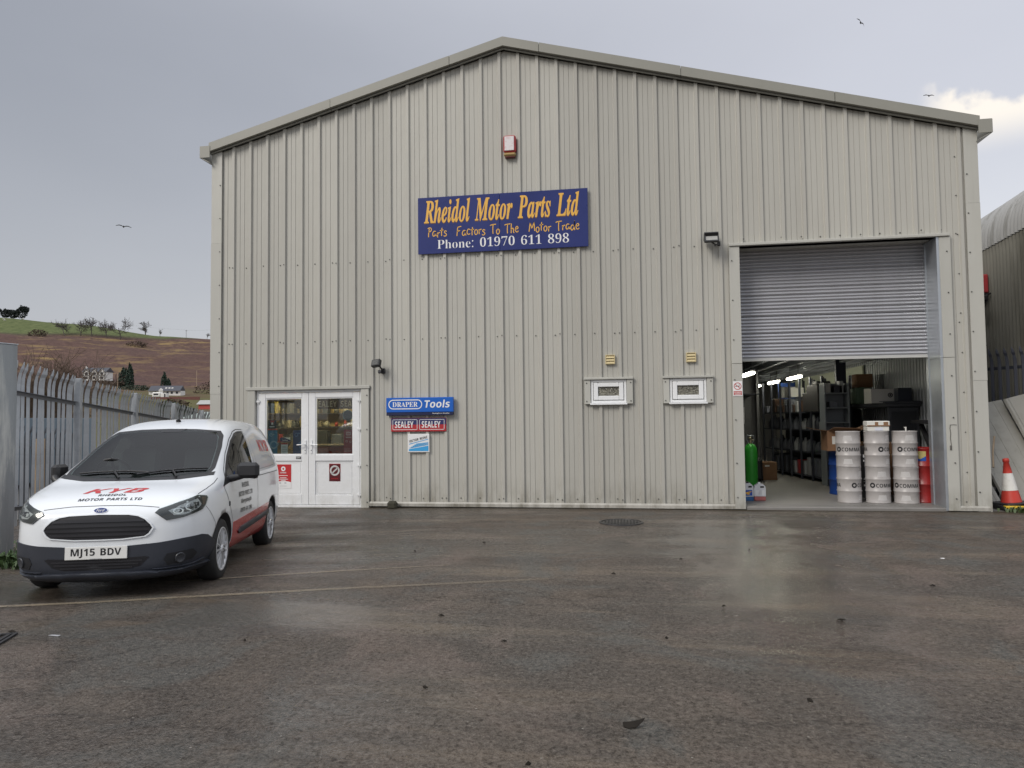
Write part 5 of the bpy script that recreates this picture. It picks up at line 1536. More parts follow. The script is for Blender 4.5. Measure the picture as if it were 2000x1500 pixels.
yg = 0.040           # on the inside of the panes
pb = poster('teal_poster', 'tall teal blue poster with a ring on the left side of the left door glass', 0.625, 0.815, 0.925, 1.345, yg, plain('teal_print', (0.02, 0.19, 0.34)))
lt = MB()
lt.flat(ring2d(0.745, 1.085, 0.05, 0.075), (0, yg - .0018, 0))
lt.flat(ring2d(0.695, 1.265, 0.018, 0.032), (0, yg - .0018, 0))
lt.flat(rect2d(0.70, 0.765, 1.262, 1.282), (0, yg - .0018, 0))
lt.flat(ring2d(0.820, 1.09, 0.014, 0.022), (0, yg - .0018, 0))
loc(lt, pb, 'pale_print', plain('pale_blue_print', (0.25, 0.45, 0.58)))
pb = poster('navy_poster', 'navy blue poster with pale wedge and badge in the left door glass', 1.115, 1.285, 0.925, 1.345, yg, plain('navy_poster_print', (0.016, 0.055, 0.21)))
lt = MB()
lt.flat(ring2d(1.18, 1.265, 0.022, 0.036), (0, yg - .0018, 0))
lt.flat(rect2d(1.19, 1.255, 1.28, 1.298), (0, yg - .0018, 0))
lt.flat(poly2d((1.20, 1.10), (1.285, 1.175), (1.285, 1.01), (1.245, 1.02)), (0, yg - .0018, 0))
loc(lt, pb, 'pale_print', plain('mid_blue_print', (0.08, 0.20, 0.45)))
pf = poster('black_sticker', 'black sticker with a red flag shape above the teal poster on the door glass', 0.625, 0.795, 1.375, 1.535, yg, I_BLK, 'sticker')
lt = MB()
lt.flat(poly2d((0.66, 1.525), (0.765, 1.525), (0.74, 1.49), (0.735, 1.45), (0.695, 1.45), (0.69, 1.49)), (0, yg - .0018, 0))
lt.flat(rect2d(0.625, 0.815, 1.352, 1.374), (0, yg - .0018, 0))
loc(lt, pf, 'red_print', I_RED)
loc(MB().flat(rect2d(0.665, 0.76, 1.405, 1.42), (0, yg - .0018, 0)).flat(poly2d((0.70, 1.49), (0.73, 1.49), (0.735, 1.45), (0.695, 1.45)), (0, yg - .0022, 0)), pf, 'white_print', I_WHT)
pn = poster('white_notice', 'white notice with a red top band low in the left door glass', 0.885, 1.015, 0.925, 1.115, yg, I_WHT, 'notice')
loc(MB().flat(rect2d(0.885, 1.015, 1.09, 1.115), (0, yg - .0018, 0)), pn, 'red_band', I_RED)
lt = MB()
lt.flat(sans('OPEN', w=0.09, h=0.022, bold=0.02), (0.905, yg - .0018, 0.99))
for zz in (1.05, 1.035, 0.965, 0.95):
    lt.flat(rect2d(0.905, 0.985, zz, zz + .006), (0, yg - .0018, 0))
loc(lt, pn, 'lettering', I_GREY)
pl = poster('blue_banner', 'blue and white banner sign propped inside the left door glass', 0.855, 1.055, 1.14, 1.215, yg + .02, I_NAVY, 'sign')
lt = MB()
lt.flat(sans('London', w=0.10, h=0.03, bold=0.02), (0.905, yg + .018, 1.152))
lt.flat(poly2d((0.93, 1.215), (1.055, 1.215), (1.055, 1.17)), (0, yg + .0185, 0))
loc(lt, pl, 'white_print', I_WHT)
ph = poster('red_leaflet', 'red leaflet with white heading on the right edge of the right door glass', 2.075, 2.25, 0.925, 1.345, yg, plain('leaflet_red', (0.40, 0.05, 0.05)))
lt = MB()
lt.flat(rect2d(2.12, 2.215, 1.245, 1.31), (0, yg - .0018, 0))
lt.flat(rect2d(2.115, 2.22, 1.20, 1.222), (0, yg - .0018, 0))
for zz, w_ in ((1.0, .11), (.975, .13), (.955, .13)):
    lt.flat(rect2d(2.085, 2.085 + w_, zz, zz + .007), (0, yg - .0018, 0))
lt.flat(ring2d(2.13, 1.14, .012, .02), (0, yg - .0018, 0))
lt.flat(ring2d(2.20, 1.13, .012, .02), (0, yg - .0018, 0))
loc(lt, ph, 'pale_print', plain('pale_red_print', (0.66, 0.42, 0.40)))
loc(MB().flat(sans('ebs', w=0.06, h=0.035, bold=0.03), (2.137, yg - .004, 1.260)), ph, 'lettering', I_RED)
rs_ = poster('round_sticker', 'round dark sticker with pale rim on the upper right of the right door glass', 2.07, 2.075, 1.60, 1.605, yg, I_BLK, 'sticker')
lt = MB()
lt.flat(disc2d(2.155, 1.60, 0.092), (0, yg - .001, 0))
loc(lt, rs_, 'disc', plain('dark_disc', (0.02, 0.028, 0.04)))
loc(MB().flat(ring2d(2.155, 1.60, 0.088, 0.098), (0, yg - .002, 0)), rs_, 'rim', plain('disc_rim', (0.20, 0.30, 0.30)))

# ------------------------------------------------------------ inside the shop
sr = thing('shop_room', 'lit shop interior behind the glazed doors with stocked wall shelves and counter', 'shop interior', (1.4, 2.6, 0.05))
M_OCH = mat('ochre_board_wall', (0.42, 0.31, 0.13), 0.7, 0, 0.14, 3)
room = MB()
room.box(-0.26, 4.4, 3.4, 3.5, 0.056, 2.7)
loc(room, sr, 'back_wall', M_OCH)
loc(MB().box(-0.24, -0.21, 0.21, 3.4, 0.056, 2.7).box(4.4, 4.45, 0.21, 3.5, 0.056, 2.7), sr, 'side_wall', plain('shop_side_wall', (0.30, 0.24, 0.15), 0.8))
loc(MB().box(-0.24, 4.45, 0.21, 3.5, 2.701, 2.76), sr, 'ceiling', plain('shop_ceiling', (0.35, 0.33, 0.28), 0.8))
loc(MB().bbox(0.2, 3.6, 2.0, 2.5, 0.056, 0.98, .01), sr, 'counter', mat('counter_front', (0.16, 0.035, 0.035), 0.5, 0, 0.1, 2))
loc(MB().bbox(0.15, 3.65, 1.94, 2.55, 0.981, 1.02, .008), sr, 'counter_top', plain('counter_top', (0.22, 0.18, 0.13), 0.4))
M_SHELF = mat('dark_shelf', (0.10, 0.09, 0.08), 0.6, 0, 0.1, 3)
for z in (1.05, 1.35, 1.65, 1.95):
    loc(MB().box(0.02, 4.3, 3.12, 3.39, z, z + .02), sr, 'shelf', M_SHELF)
    loc(MB().box(-0.205, 0.015, 1.0, 3.39, z, z + .02), sr, 'shelf', M_SHELF)
random.seed(11)
stock_cols = [(0.05, 0.05, 0.05), (0.30, 0.26, 0.18), (0.35, 0.05, 0.04), (0.12, 0.13, 0.14), (0.45, 0.42, 0.34), (0.05, 0.08, 0.16), (0.40, 0.33, 0.10), (0.20, 0.20, 0.20)]
stock_m = [plain('shop_stock_%d' % i, c_, 0.5) for i, c_ in enumerate(stock_cols)]
for i in range(64):
    row = i // 16
    j = i % 16
    x, y = (-0.09, 1.2 + j * 0.21 + random.uniform(-.03, .03)) if j < 10 else (0.14 + (j - 10) * 0.23 + random.uniform(-.03, .03), 3.23)
    w_, h_ = random.uniform(.07, .20), random.uniform(.10, .25)
    z = (1.05, 1.35, 1.65, 1.95)[row] + .021
    mb = MB()
    if random.random() < .35:
        mb.lathe([(0.0005, 0), (w_ / 2.6, 0), (w_ / 2.6, h_ * .75), (w_ / 6, h_ * .85), (w_ / 6, h_), (0.0005, h_)], 10, (0, 0, 0))
    else:
        mb.bbox(-w_ / 2, w_ / 2, -.08, .08, 0, h_, .004)
    o = mb.build('stock_item', stock_m[random.randrange(8)], None, (x, y, z))
    tag(o, '%s packaged item on the %s %s shop shelf behind the doors' % (ORD[j] if j < 10 else ORD[j - 10], ('lowest', 'second lowest', 'second highest', 'highest')[row], 'left wall' if j < 10 else 'back wall'), 'packaged item', 'stock on the shop wall shelves')
for q_, (x, y, z, c_) in enumerate(((0.75, 2.2, 1.021, 0), (1.05, 2.25, 1.021, 3), (1.75, 2.2, 1.021, 2), (2.05, 2.25, 1.021, 3), (2.5, 2.2, 1.021, 0), (2.85, 2.2, 1.021, 4))):
    o = MB().bbox(-.11, .11, -.1, .1, 0, 0.2 + 0.08 * (c_ == 0), .006).build('display_box', stock_m[c_], None, (x, y, z))
    tag(o, ORD[q_] + ' display box from the left on the shop counter behind the door glass', 'box', 'display boxes on the shop counter')
hs = thing('hanging_banner', 'dark hanging banner with pale lettering inside above the right door glass', 'banner', (2.0, 1.2, 1.95))
loc(MB().box(0.90, 2.40, 1.2, 1.22, 1.735, 1.93), hs, 'cloth', plain('banner_grey', (0.07, 0.05, 0.055)))
loc(MB().flat(sans('SEALEY', w=0.46, h=0.12, bold=0.02), (1.54, 1.198, 1.775)).flat(sans('SEALEY', w=0.46, h=0.12, bold=0.02), (1.0, 1.198, 1.775)), hs, 'lettering', plain('banner_letters', (0.40, 0.39, 0.38)))
lg = thing('shop_ceiling_light', 'warm ceiling light inside the shop seen at the top of the left door glass', 'ceiling light', (0.75, 1.7, 2.5))
loc(MB().bbox(0.25, 1.45, 1.65, 1.78, 2.62, 2.698, .01), lg, 'diffuser', emit('shop_light_tube', (1.0, 0.80, 0.45), 30.0))
loc(MB().bbox(2.3, 3.5, 1.65, 1.78, 2.62, 2.698, .01), lg, 'diffuser', bpy.data.materials['shop_light_tube'])
br_ = thing('wallpaper_brush', 'pale wooden object leaning inside the left door glass by the handle', 'wooden block', (1.06, 0.07, 1.0))
w_ = MB()
w_.M = Matrix.Translation((1.09, 0.09, 1.09)) @ Matrix.Rotation(radians(32), 4, 'Y')
w_.bbox(-.045, .045, -.02, .02, -.10, .10, .012)
loc(w_, br_, 'block', mat('pale_wood', (0.45, 0.28, 0.12), 0.6, 0, 0.1, 9))

# ------------------------------------------------------------ inside the warehouse, seen through the shutter opening
M_LIN = mat('pale_lining_sheet', (0.40, 0.42, 0.42), 0.4, 0, 0.04, 1.5)
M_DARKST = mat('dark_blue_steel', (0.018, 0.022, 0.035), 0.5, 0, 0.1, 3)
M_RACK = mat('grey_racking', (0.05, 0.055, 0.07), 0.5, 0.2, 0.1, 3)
M_CARD = mat('brown_cardboard', (0.23, 0.125, 0.065), 0.8, 0, 0.10, 4, stain=(0.13, 0.07, 0.04), stain_amt=0.4, stain_scale=3)
M_TAPE = plain('parcel_tape', (0.33, 0.22, 0.12), 0.4)
M_WBOX = mat('white_card', (0.66, 0.65, 0.61), 0.7, 0, 0.06, 4)

# ribbed lining on the right-hand wall
lin = MB()
pts = []
y = 0.22
while y < 9.0:
    pts += [(12.37, y), (12.37, y + 0.085), (12.352, y + 0.095), (12.352, y + 0.115), (12.37, y + 0.125)]
    y += 0.14
vs = [(x, yy, z) for x, yy in pts for z in (0.056, 5.3)]
lin.add(vs, [(2 * i, 2 * i + 1, 2 * i + 3, 2 * i + 2) for i in range(len(pts) - 1)])
lin.build('wall_lining', M_LIN, wh)
# partition walls and the mezzanine over the stores
pt = MB()
pt.box(4.5, 10.42, 7.6, 7.7, 0.056, 2.66)
pt.box(10.42, 10.48, 7.45, 7.75, 0.056, 2.66)
pt.box(4.46, 4.50, 0.21, 7.7, 0.056, 2.66)
pt.build('partition_wall', mat('grey_partition', (0.15, 0.15, 0.15), 0.7, 0, 0.1, 1.2, stain=(0.2, 0.2, 0.2), stain_amt=0.4), wh)
MB().box(10.48, 12.37, 15.0, 15.1, 0.056, 2.66).build('partition_wall', bpy.data.materials['grey_partition'], wh)
mz = MB()
mz.box(4.5, 12.35, 0.75, 15.1, 2.82, 2.95)
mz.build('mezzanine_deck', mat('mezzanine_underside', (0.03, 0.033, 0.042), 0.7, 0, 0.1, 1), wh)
for k in range(9):
    x = 9.0 + k * 0.42
    MB().prism([(x, 2.60), (x + .06, 2.60), (x + .06, 2.615), (x + .012, 2.615), (x + .012, 2.80), (x + .06, 2.80), (x + .06, 2.815), (x, 2.815)], 1.0, 15.0, 'xz').build('ceiling_joist', mat('joist_steel', (0.16, 0.17, 0.185), 0.45, 0.3, 0.06, 2), wh)
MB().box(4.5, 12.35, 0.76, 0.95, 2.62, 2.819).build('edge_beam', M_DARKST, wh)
for x, y in ((9.46, 4.6), (11.55, 4.0)):
    w_ = 0.035 if x < 10 else 0.10
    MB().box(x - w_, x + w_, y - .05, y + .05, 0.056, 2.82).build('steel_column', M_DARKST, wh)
cd = MB()
cd.tube([(10.95, 2.2, 2.55), (10.95, 4.4, 2.55), (10.75, 4.5, 2.50), (10.75, 14.5, 2.50)], 0.012, 6)
cd.tube([(10.15, 2.2, 2.57), (10.15, 14.5, 2.57)], 0.014, 6)
cd.build('cable_conduit', plain('conduit_grey', (0.40, 0.42, 0.44)), wh)

# strip lights
m_tube = emit('strip_light_tube', (1.0, 0.97, 0.80), 18.0)
lamp0 = None
for k, (x, y) in enumerate(((10.80, 4.85), (10.80, 7.15), (10.80, 9.7), (9.50, 3.0), (10.80, 12.0))):
    if lamp0 is None:
        lamp0 = thing('strip_light', '', 'strip light', (x, y, 2.34), 0, 'strip lights under the mezzanine')
        MB().bbox(-0.045, 0.045, -0.62, 0.62, 0.03, 0.075, .008).build('light_housing', M_UPVC, lamp0)
        MB().bbox(-0.042, 0.042, -0.60, 0.60, -0.022, 0.029, .015).build('diffuser', m_tube, lamp0)
        MB().cyl((0, -0.4, 0.075), (0, -0.4, 0.48), 0.006, n=5).cyl((0, 0.4, 0.075), (0, 0.4, 0.48), 0.006, n=5).build('hanger', M_BLACK, lamp0)
        l_ = lamp0
        tree0 = [(c, kids(c)) for c in kids(lamp0)]
    else:
        l_ = dup(lamp0, (x, y, 2.34), 0, tree=tree0)
    l_['label'] = ['nearest and largest lit strip light in the row hanging inside the shutter opening', 'middle lit strip light in the row inside the shutter opening',
                   'farthest lit strip light of the visible row inside the shutter opening', 'strip light at the left edge of the shutter opening, mostly hidden by the jamb',
                   'last strip light at the back of the row'][k]

# shelving
def rack(name, label, x, y, rot, length, height, depth, levels, bays, m_):
    t_ = thing(name, label, 'shelving', (x, y, 0.056), rot, 'store racking')
    for i in range(bays + 1):
        for dy_ in (0.0, depth - .04):
            MB().box(i * length / bays - .02, i * length / bays + .02, dy_, dy_ + .04, 0, height).build('upright', m_, t_)
    for z in levels:
        MB().box(-.02, length + .02, -0.005, depth + .005, z - .03, z).build('shelf', m_, t_)
    return t_


RO = radians(99)
R0 = Vector((11.18, 3.95, 0.056))
RLEN, RH = 3.6, 2.28
RLV = [0.10, 0.62, 1.12, 1.52]
rk = rack('storage_rack', 'dark grey rack full of bottles and boxes running back inside the shutter', R0.x, R0.y, RO, RLEN, RH, -0.55, RLV, 6, M_RACK)
ra, rb = Vector((cos(RO), sin(RO), 0)), Vector((sin(RO), -cos(RO), 0))
MB().M = None
bk = MB()
bk.box(-.02, RLEN + .02, -0.56, -0.55, 0, 1.9)
bk.build('back_panel', plain('rack_back_panel', (0.05, 0.055, 0.065), 0.6), rk)
random.seed(21)
rcol = [plain('stock_%d' % i, c_, 0.45) for i, c_ in enumerate([(0.035, 0.040, 0.055), (0.07, 0.075, 0.09), (0.15, 0.16, 0.185), (0.38, 0.39, 0.40), (0.02, 0.025, 0.038), (0.10, 0.055, 0.032)])]


def rackpos(s, d, z):
    return R0 + ra * s + rb * d + Vector((0, 0, z))


for lev, z in enumerate(RLV):
    n_i = 15 if lev else 13
    for i in range(n_i):
        s = 0.14 + i * (RLEN - 0.28) / (n_i - 1)
        p = rackpos(s, 0.14, z)
        if lev == 0:
            mb = MB().bbox(-.10, .10, -.12, .12, 0, random.uniform(.28, .42), .006)
            mm = rcol[random.choice([0, 1, 1, 2, 3])]
            if i == 5:
                mm = I_RED
            o = mb.build('tin', mm, None, p)
            tag(o, 'red tin on the bottom shelf of the aisle rack' if i == 5 else ORD[i] + ' tin from the near end on the bottom shelf of the aisle rack', 'tin', 'tins on the bottom shelf of the rack')
        elif lev < 3:
            h_ = random.uniform(.24, .34)
            mb = MB().lathe([(0.0005, 0), (.075, 0), (.08, .02), (.08, h_ * .62), (.035, h_ * .85), (.028, h_), (0.0005, h_)], 10)
            o = mb.build('bottle', rcol[random.choice([1, 2, 0, 3, 2])], None, p)
            tag(o, ORD[i] + ' oil bottle from the near end on the %s bottle shelf of the aisle rack' % ('', 'lower', 'upper')[lev], 'bottle', 'bottles on the middle shelves of the rack')
        else:
            hh, ww = (random.uniform(.15, .34), random.uniform(.08, .12))
            if 1 <= i <= 4:
                continue
            mm = rcol[random.choice([3, 3, 2, 5])]
            o = MB().bbox(-ww, ww, -.15, .15, 0, hh, .005).build('carton', mm, None, p)
            tag(o, ORD[i] + ' small carton from the near end on the top shelf of the aisle rack', 'carton', 'cartons on the top shelf of the rack')
    o.rotation_euler = (0, 0, RO)
for s, w_, h_, d_ in ((0.42, .28, .58, .1), (0.80, .16, .42, .1)):
    bp_ = rackpos(s, 0.12, RLV[3])
    o = MB().bbox(-w_, w_, -.18, .18, 0, h_, .01).bbox(-w_ * .7, w_ * .2, -.15, .15, h_, h_ + .08, .02).build('black_sack', mat('black_sack_plastic', (0.03, 0.028, 0.028), 0.6, 0, .15, 6), None, bp_)
    o.rotation_euler = (0, 0, RO)
    tag(o, ('large' if w_ > .2 else 'smaller') + ' dark bulky sack on the near end of the top rack shelf', 'sack')
for s, z, w_, h_ in ((2.05, RLV[3] + .36, .17, .22), (2.5, RLV[3] + .36, .14, .26)):
    o = MB().bbox(-.17, .17, -w_, w_, 0, h_, .006).build('white_carton', M_WBOX, None, rackpos(s, .2, z))
    tag(o, 'pale carton stacked on top of the rack, the ' + ('nearer' if s < 2.3 else 'farther') + ' of two', 'carton')
o = MB().box(-.2, .2, -.02, .02, 0, .40).build('blue_board', plain('deep_blue', (0.012, 0.04, 0.16)), None, rackpos(2.95, .35, RLV[3] + .34))
tag(o, 'deep blue board standing on top of the rack near its far end', 'panel')
for q_, s in enumerate((0.3, 0.95, 1.55, 2.1)):
    o = MB().cyl((0, 0, 0), (0, 0, .78), .018, n=8).build('upright_tube', M_BLACK, None, rackpos(s, .42, RLV[3]))
    tag(o, ORD[q_] + ' thin dark tube from the near end standing upright on the top rack shelf', 'tube', 'tubes standing on the rack')
lw = MB().box(12.30, 12.33, 5.0, 11.5, 1.9, 2.6)  # lamplight on the lining wall, painted in as a pale yellow-green sheet
lw.build('painted_lit_wall', plain('painted_lit_wall', (0.40, 0.42, 0.31), 0.6), wh)

gs = thing('grey_cabinet', 'open grey steel shelf unit standing behind the stacked drums', 'shelf unit', (11.05, 3.35, 0.056))
cb = MB()
cb.box(0, .02, 0, .4, 0, 2.1).box(.46, .48, 0, .4, 0, 2.1).box(0.02, .46, .38, .4, 0, 2.1)
cb.build('carcass', plain('cabinet_grey', (0.22, 0.24, 0.26)), gs)
for z in (.5, .9, 1.28, 1.58, 1.88):
    MB().box(.021, .459, 0.005, .379, z, z + .02).build('shelf', bpy.data.materials['cabinet_grey'], gs)
for k, (x, z, w_, h_) in enumerate(((.10, 1.90, .05, .20), (.30, 1.90, .08, .15), (.2, 1.60, .08, .12), (.36, 1.90, .04, .24))):
    o = MB().bbox(-w_, w_, -.1, .1, 0, h_, .008).build('parts_packet', (M_WBOX, rcol[0], rcol[2], rcol[3])[k], None, (11.05 + x, 3.55, .056 + z + .001))
    tag(o, ['white parts packet at the left of the grey shelf unit', 'dark parts packet in the middle of the top shelf of the grey unit', 'grey packet on the second shelf of the grey unit', 'tall pale packet at the right of the grey unit'][k], 'packet')

# bench along the right-hand wall
bn = thing('wall_bench', 'dark grey moulded workbench shelf along the right inner wall behind the drums', 'bench', (11.75, 1.9, 0.056))
M_DKP = mat('dark_moulded_plastic', (0.045, 0.048, 0.056), 0.5, 0, 0.12, 3)
b1 = MB().bbox(0, .58, 0, 3.4, 1.58, 1.66, .02)
b1.bbox(-.03, .60, -.02, .12, 1.64, 1.69, .015)
b1.build('bench_top', M_DKP, bn)
MB().bbox(.02, .56, 0.02, .10, 0, 1.579, .02).build('end_panel', M_DKP, bn)
MB().bbox(.02, .56, 3.28, 3.36, 0, 1.579, .02).build('end_panel', M_DKP, bn)
for z in (.55, 1.05):
    MB().bbox(.02, .57, .11, 3.27, z, z + .03, .006).build('shelf', M_DKP, bn)
MB().bbox(.08, .5, 0.010, .019, 1.15, 1.50, .004).build('recess_panel', plain('recess_dark', (0.025, 0.027, 0.032)), bn)
items = [('white_carton', 'large white carton with a dark round emblem on the bench', 11.98, 2.55, .34, .16, .27, M_WBOX, 'carton'),
         ('white_board', 'white panel leaning beside the large white carton on the bench', 11.80, 3.1, .02, .16, .30, M_WBOX, 'panel'),
         ('green_bag', 'crumpled pale green bag on the bench left of the white carton', 11.88, 3.75, .16, .2, .34, mat('green_bag_plastic', (0.16, 0.24, 0.16), .4, 0, .15, 8), 'bag'),
         ('brown_carton', 'brown carton with tape on top of the green bag', 11.95, 3.9, .16, .16, .28, M_CARD, 'carton'),
         ('black_crate', 'dark crate at the near end of the bench', 12.10, 2.1, .12, .10, .27, rcol[4], 'crate'),
         ('dark_box', 'dark box behind the white carton on the bench', 12.05, 4.3, .16, .2, .62, rcol[0], 'box')]
for nm, lab, x, y, hx, hy, h_, mm, ct in items:
    z = .056 + 1.662
    if nm == 'brown_carton':
        z += .345
    mb = MB().bbox(-hx, hx, -hy, hy, 0, h_, .02 if nm == 'green_bag' else .005)
    if nm == 'green_bag':
        mb.lathe([(.12, h_ - .01), (.09, h_ + .0), (.0005, h_ + .02)], 8)
    o = mb.build(nm, mm, None, (x, y, z))
    tag(o, lab, ct)
    if nm == 'white_carton':
        e_ = MB().flat(ring2d(0, .15, .028, .045), (0, -hy - .001, 0)).flat(disc2d(0, .15, .02), (0, -hy - .001, 0)).flat(rect2d(-.2, .12, .025, .035), (0, -hy - .001, 0))
        e_.build('emblem_print', I_BLK, o)
o = MB().bbox(-.12, .12, -.3, .3, 0, .12, .02).build('open_carton', M_CARD, None, (11.98, 2.6, .056 + 1.081))
tag(o, 'brown carton under the bench top on its middle shelf', 'carton')
bs = thing('wall_shelf', 'black shelf bracket with a brown packet on the right inner wall by the jamb', 'shelf', (12.05, 1.1, 1.40))
MB().bbox(-.02, .28, -.4, .5, -.06, 0, .008).build('shelf', M_BLACK, bs)
MB().prism([(-.3, -.75), (-.24, -.8), (.45, -.12), (.40, -.07)], .1, .16, 'yz').build('brace', M_BLACK, bs)
o = MB().bbox(-.06, .06, -.06, .06, 0, .16, .03).build('brown_packet', mat('orange_brown_paper', (0.30, 0.16, 0.06), .7), None, (12.2, 0.86, 1.401))
tag(o, 'crumpled brown packet on the black wall shelf', 'packet')

# drums
M_DRUM = mat('pale_grey_drum_paint', (0.40, 0.38, 0.37), 0.30, 0, 0.05, 2.5, stain=(0.24, 0.22, 0.20), stain_amt=0.5, stain_scale=5)
M_REDD = mat('red_drum_paint', (0.30, 0.022, 0.022), 0.32, 0, 0.05, 3)
M_BLUD = mat('blue_drum_plastic', (0.012, 0.045, 0.20), 0.4, 0, 0.06, 3)
M_LINE2 = plain('pale_drum_print', (0.72, 0.71, 0.70))


def drum_body(r, h, bands, rim=0.008):
    mb = MB()
    pf_ = [(0.0005, 0.01), (r - .02, 0.01), (r - .015, 0.0), (r + rim * .5, 0.0), (r + rim * .5, .012), (r, .02)]
    for z in bands:
        pf_ += [(r, z - .018), (r + rim, z - .006), (r + rim, z + .006), (r, z + .018)]
    pf_ += [(r, h - .02), (r + rim * .5, h - .012), (r + rim * .5, h), (r - .012, h), (r - .02, h - .012), (0.0005, h - .012)]
    mb.lathe(pf_, 40)
    return mb


def wrap(ms, r, z, a_mid):
    """flat print rolled on to a drum, centred on the direction a_mid"""
    vs_, fs_ = ms
    return [(r * cos(a_mid + x / r), r * sin(a_mid + x / r), z + y_) for x, y_ in vs_], fs_


dr_, dh_ = 0.186, 0.588
word = sans('COMMA', w=0.315, h=0.062, bold=0.03, x=0.0, y=-0.033)
word = ([(x - 0.095, y) for x, y in word[0]], word[1])
emb = ring2d(-0.150, 0.0, 0.019, 0.043, 20)


def split_long(ms, step=0.03):
    bm_ = bmesh.new()
    vv = [bm_.verts.new((x, y, 0)) for x, y in ms[0]]
    for f_ in ms[1]:
        try:
            bm_.faces.new([vv[i] for i in f_])
        except ValueError:
            pass
    x = -1.0
    while x < 1.0:
        bmesh.ops.bisect_plane(bm_, geom=bm_.verts[:] + bm_.edges[:] + bm_.faces[:], plane_co=(x, 0, 0), plane_no=(1, 0, 0))
        x += step
    bm_.verts.index_update()
    r_ = [(v_.co.x, v_.co.y) for v_ in bm_.verts], [tuple(v_.index for v_ in f_.verts) for f_ in bm_.faces]
    bm_.free()
    return r_


word = split_long(word)
drum0 = thing('oil_drum', '', 'drum', (0, 0, 0), 0, 'pale grey drums in three stacks')
drum_body(dr_, dh_, (0.195, 0.392)).build('drum_body', M_DRUM, drum0)
lt = MB()
for am in (-pi / 2, pi / 2):
    for ms in (word, emb):
        v_, f_ = wrap(ms, dr_ + .0015, 0.292, am)
        lt.add(v_, f_)
lt.build('lettering', I_BLK, drum0)
lt = MB()
for k in range(5):
    for zc in (0.055, 0.44):
        w_ = .075 - .004 * k
        ms = split_long(rect2d(-w_, w_, 0, .007))
        v_, f_ = wrap(ms, dr_ + .0015, zc + k * .017, -pi / 2)
        lt.add(v_, f_)
lt.build('printed_lines', M_LINE2, drum0)
lt = MB()
lt.cyl((0.1, 0.05, dh_ - .012), (0.1, 0.05, dh_ + .004), .03, n=12)
lt.build('bung', M_DRUM, drum0)
dtree = [(c, kids(c)) for c in kids(drum0)]
FL = 0.056
stacks = [((10.70, 0.66), (-0.20, 1.10), 'left'), ((11.145, 0.635), (0.05, -0.65), 'middle'), ((11.575, 0.60), (0.40, -0.08), 'right')]
first = True
for (x, y), rots, nm in stacks:
    for lvl in (0, 1):
        rz = rots[lvl] if lvl == 0 else rots[1]
        lab = 'pale grey oil drum, %s one of the %s stack inside the shutter' % (('lower', 'upper')[lvl], nm)
        lp = (x + random.uniform(-.008, .008), y + random.uniform(-.008, .008), FL + lvl * (dh_ + .002))
        if first:
            d_ = drum0
            d_.location = lp
            first = False
        else:
            d_ = dup(drum0, lp, 0, tree=dtree)
        d_.rotation_euler = (0, 0, {('left', 0): 0.95, ('left', 1): -0.30, ('middle', 0): 0.05, ('middle', 1): 0.85, ('right', 0): -0.38, ('right', 1): 0.08}[(nm, lvl)])
        d_['label'] = lab
rdm = thing('red_drum', 'red steel drum with a yellow and blue label, half hidden by the right jamb', 'drum', (11.93, 0.88, FL))
drum_body(0.285, 0.89, (0.30, 0.60), .012).build('drum_body', M_REDD, rdm)
lt = MB()
for (a, b_, c_, d_, z0) in ((-.075, .075, .02, .18, 0.66),):
    v_, f_ = wrap(split_long(rect2d(a, b_, c_, d_)), .2865, z0, -pi / 2 - .42)
    lt.add(v_, f_)
lt.build('yellow_label', plain('yellow_label', (0.50, 0.42, 0.16)), rdm)
lt = MB()
v_, f_ = wrap(split_long(poly2d((-.075, .02), (.075, .02), (.075, .10), (-.01, .05), (-.075, .08))), .2875, .66, -pi / 2 - .42)
lt.add(v_, f_)
lt.build('blue_label', I_BLUE, rdm)
bd = thing('blue_drum', 'blue plastic drum standing behind the left stack of grey drums', 'drum', (11.02, 1.95, FL))
drum_body(0.285, 0.80, (0.27, 0.54), .012).build('drum_body', M_BLUD, bd)
bl2 = thing('black_drum', 'black drum with white print standing behind the gap between the left and middle stacks', 'drum', (11.32, 1.45, FL))
drum_body(0.23, 0.90, (0.30, 0.60), .01).build('drum_body', M_BLACK, bl2)
lt = MB()
for zc, hh in ((.70, .05), (.63, .03), (.28, .05), (.2, .03)):
    v_, f_ = wrap(split_long(rect2d(-.16, .02, 0, hh)), .2315, zc, -pi / 2 - .25)
    lt.add(v_, f_)
lt.build('white_label', I_WHT, bl2)

# cartons on and round the drums
wc = thing('white_carton', 'battered white carton with torn brown tape lying on the middle drum stack', 'carton', (11.145, 0.63, FL + 2 * dh_ + .004), radians(-4))
MB().bbox(-.165, .165, -.13, .13, 0, .075, .006).build('carton_body', M_WBOX, wc)
MB().bbox(-.172, .178, -.14, .12, .0765, .165, .012).build('carton_lid', M_WBOX, wc)
lt = MB()
lt.box(-.17, .175, -.1425, -.1405, .08, .098)
lt.box(-.05, .0, -.1425, -.1405, .0985, .15).box(.08, .15, -.1425, -.1405, .10, .15)
lt.build('torn_tape', M_CARD, wc)
MB().box(-.05, .07, -.1325, -.1305, .01, .06).build('label', plain('pale_label', (0.62, 0.64, 0.72)), wc)
oc1 = thing('open_carton', 'open brown carton with flaps spread out on the blue drum behind the left stack', 'carton', (10.92, 1.80, FL + .805))
cb = MB()
cb.box(-.30, .26, -.22, -.215, 0, .36).box(-.30, .26, .215, .22, 0, .36).box(-.30, -.295, -.215, .215, 0, .36).box(.255, .26, -.215, .215, 0, .36).box(-.295, .255, -.215, .215, 0, .005)
cb.build('carton_body', M_CARD, oc1)
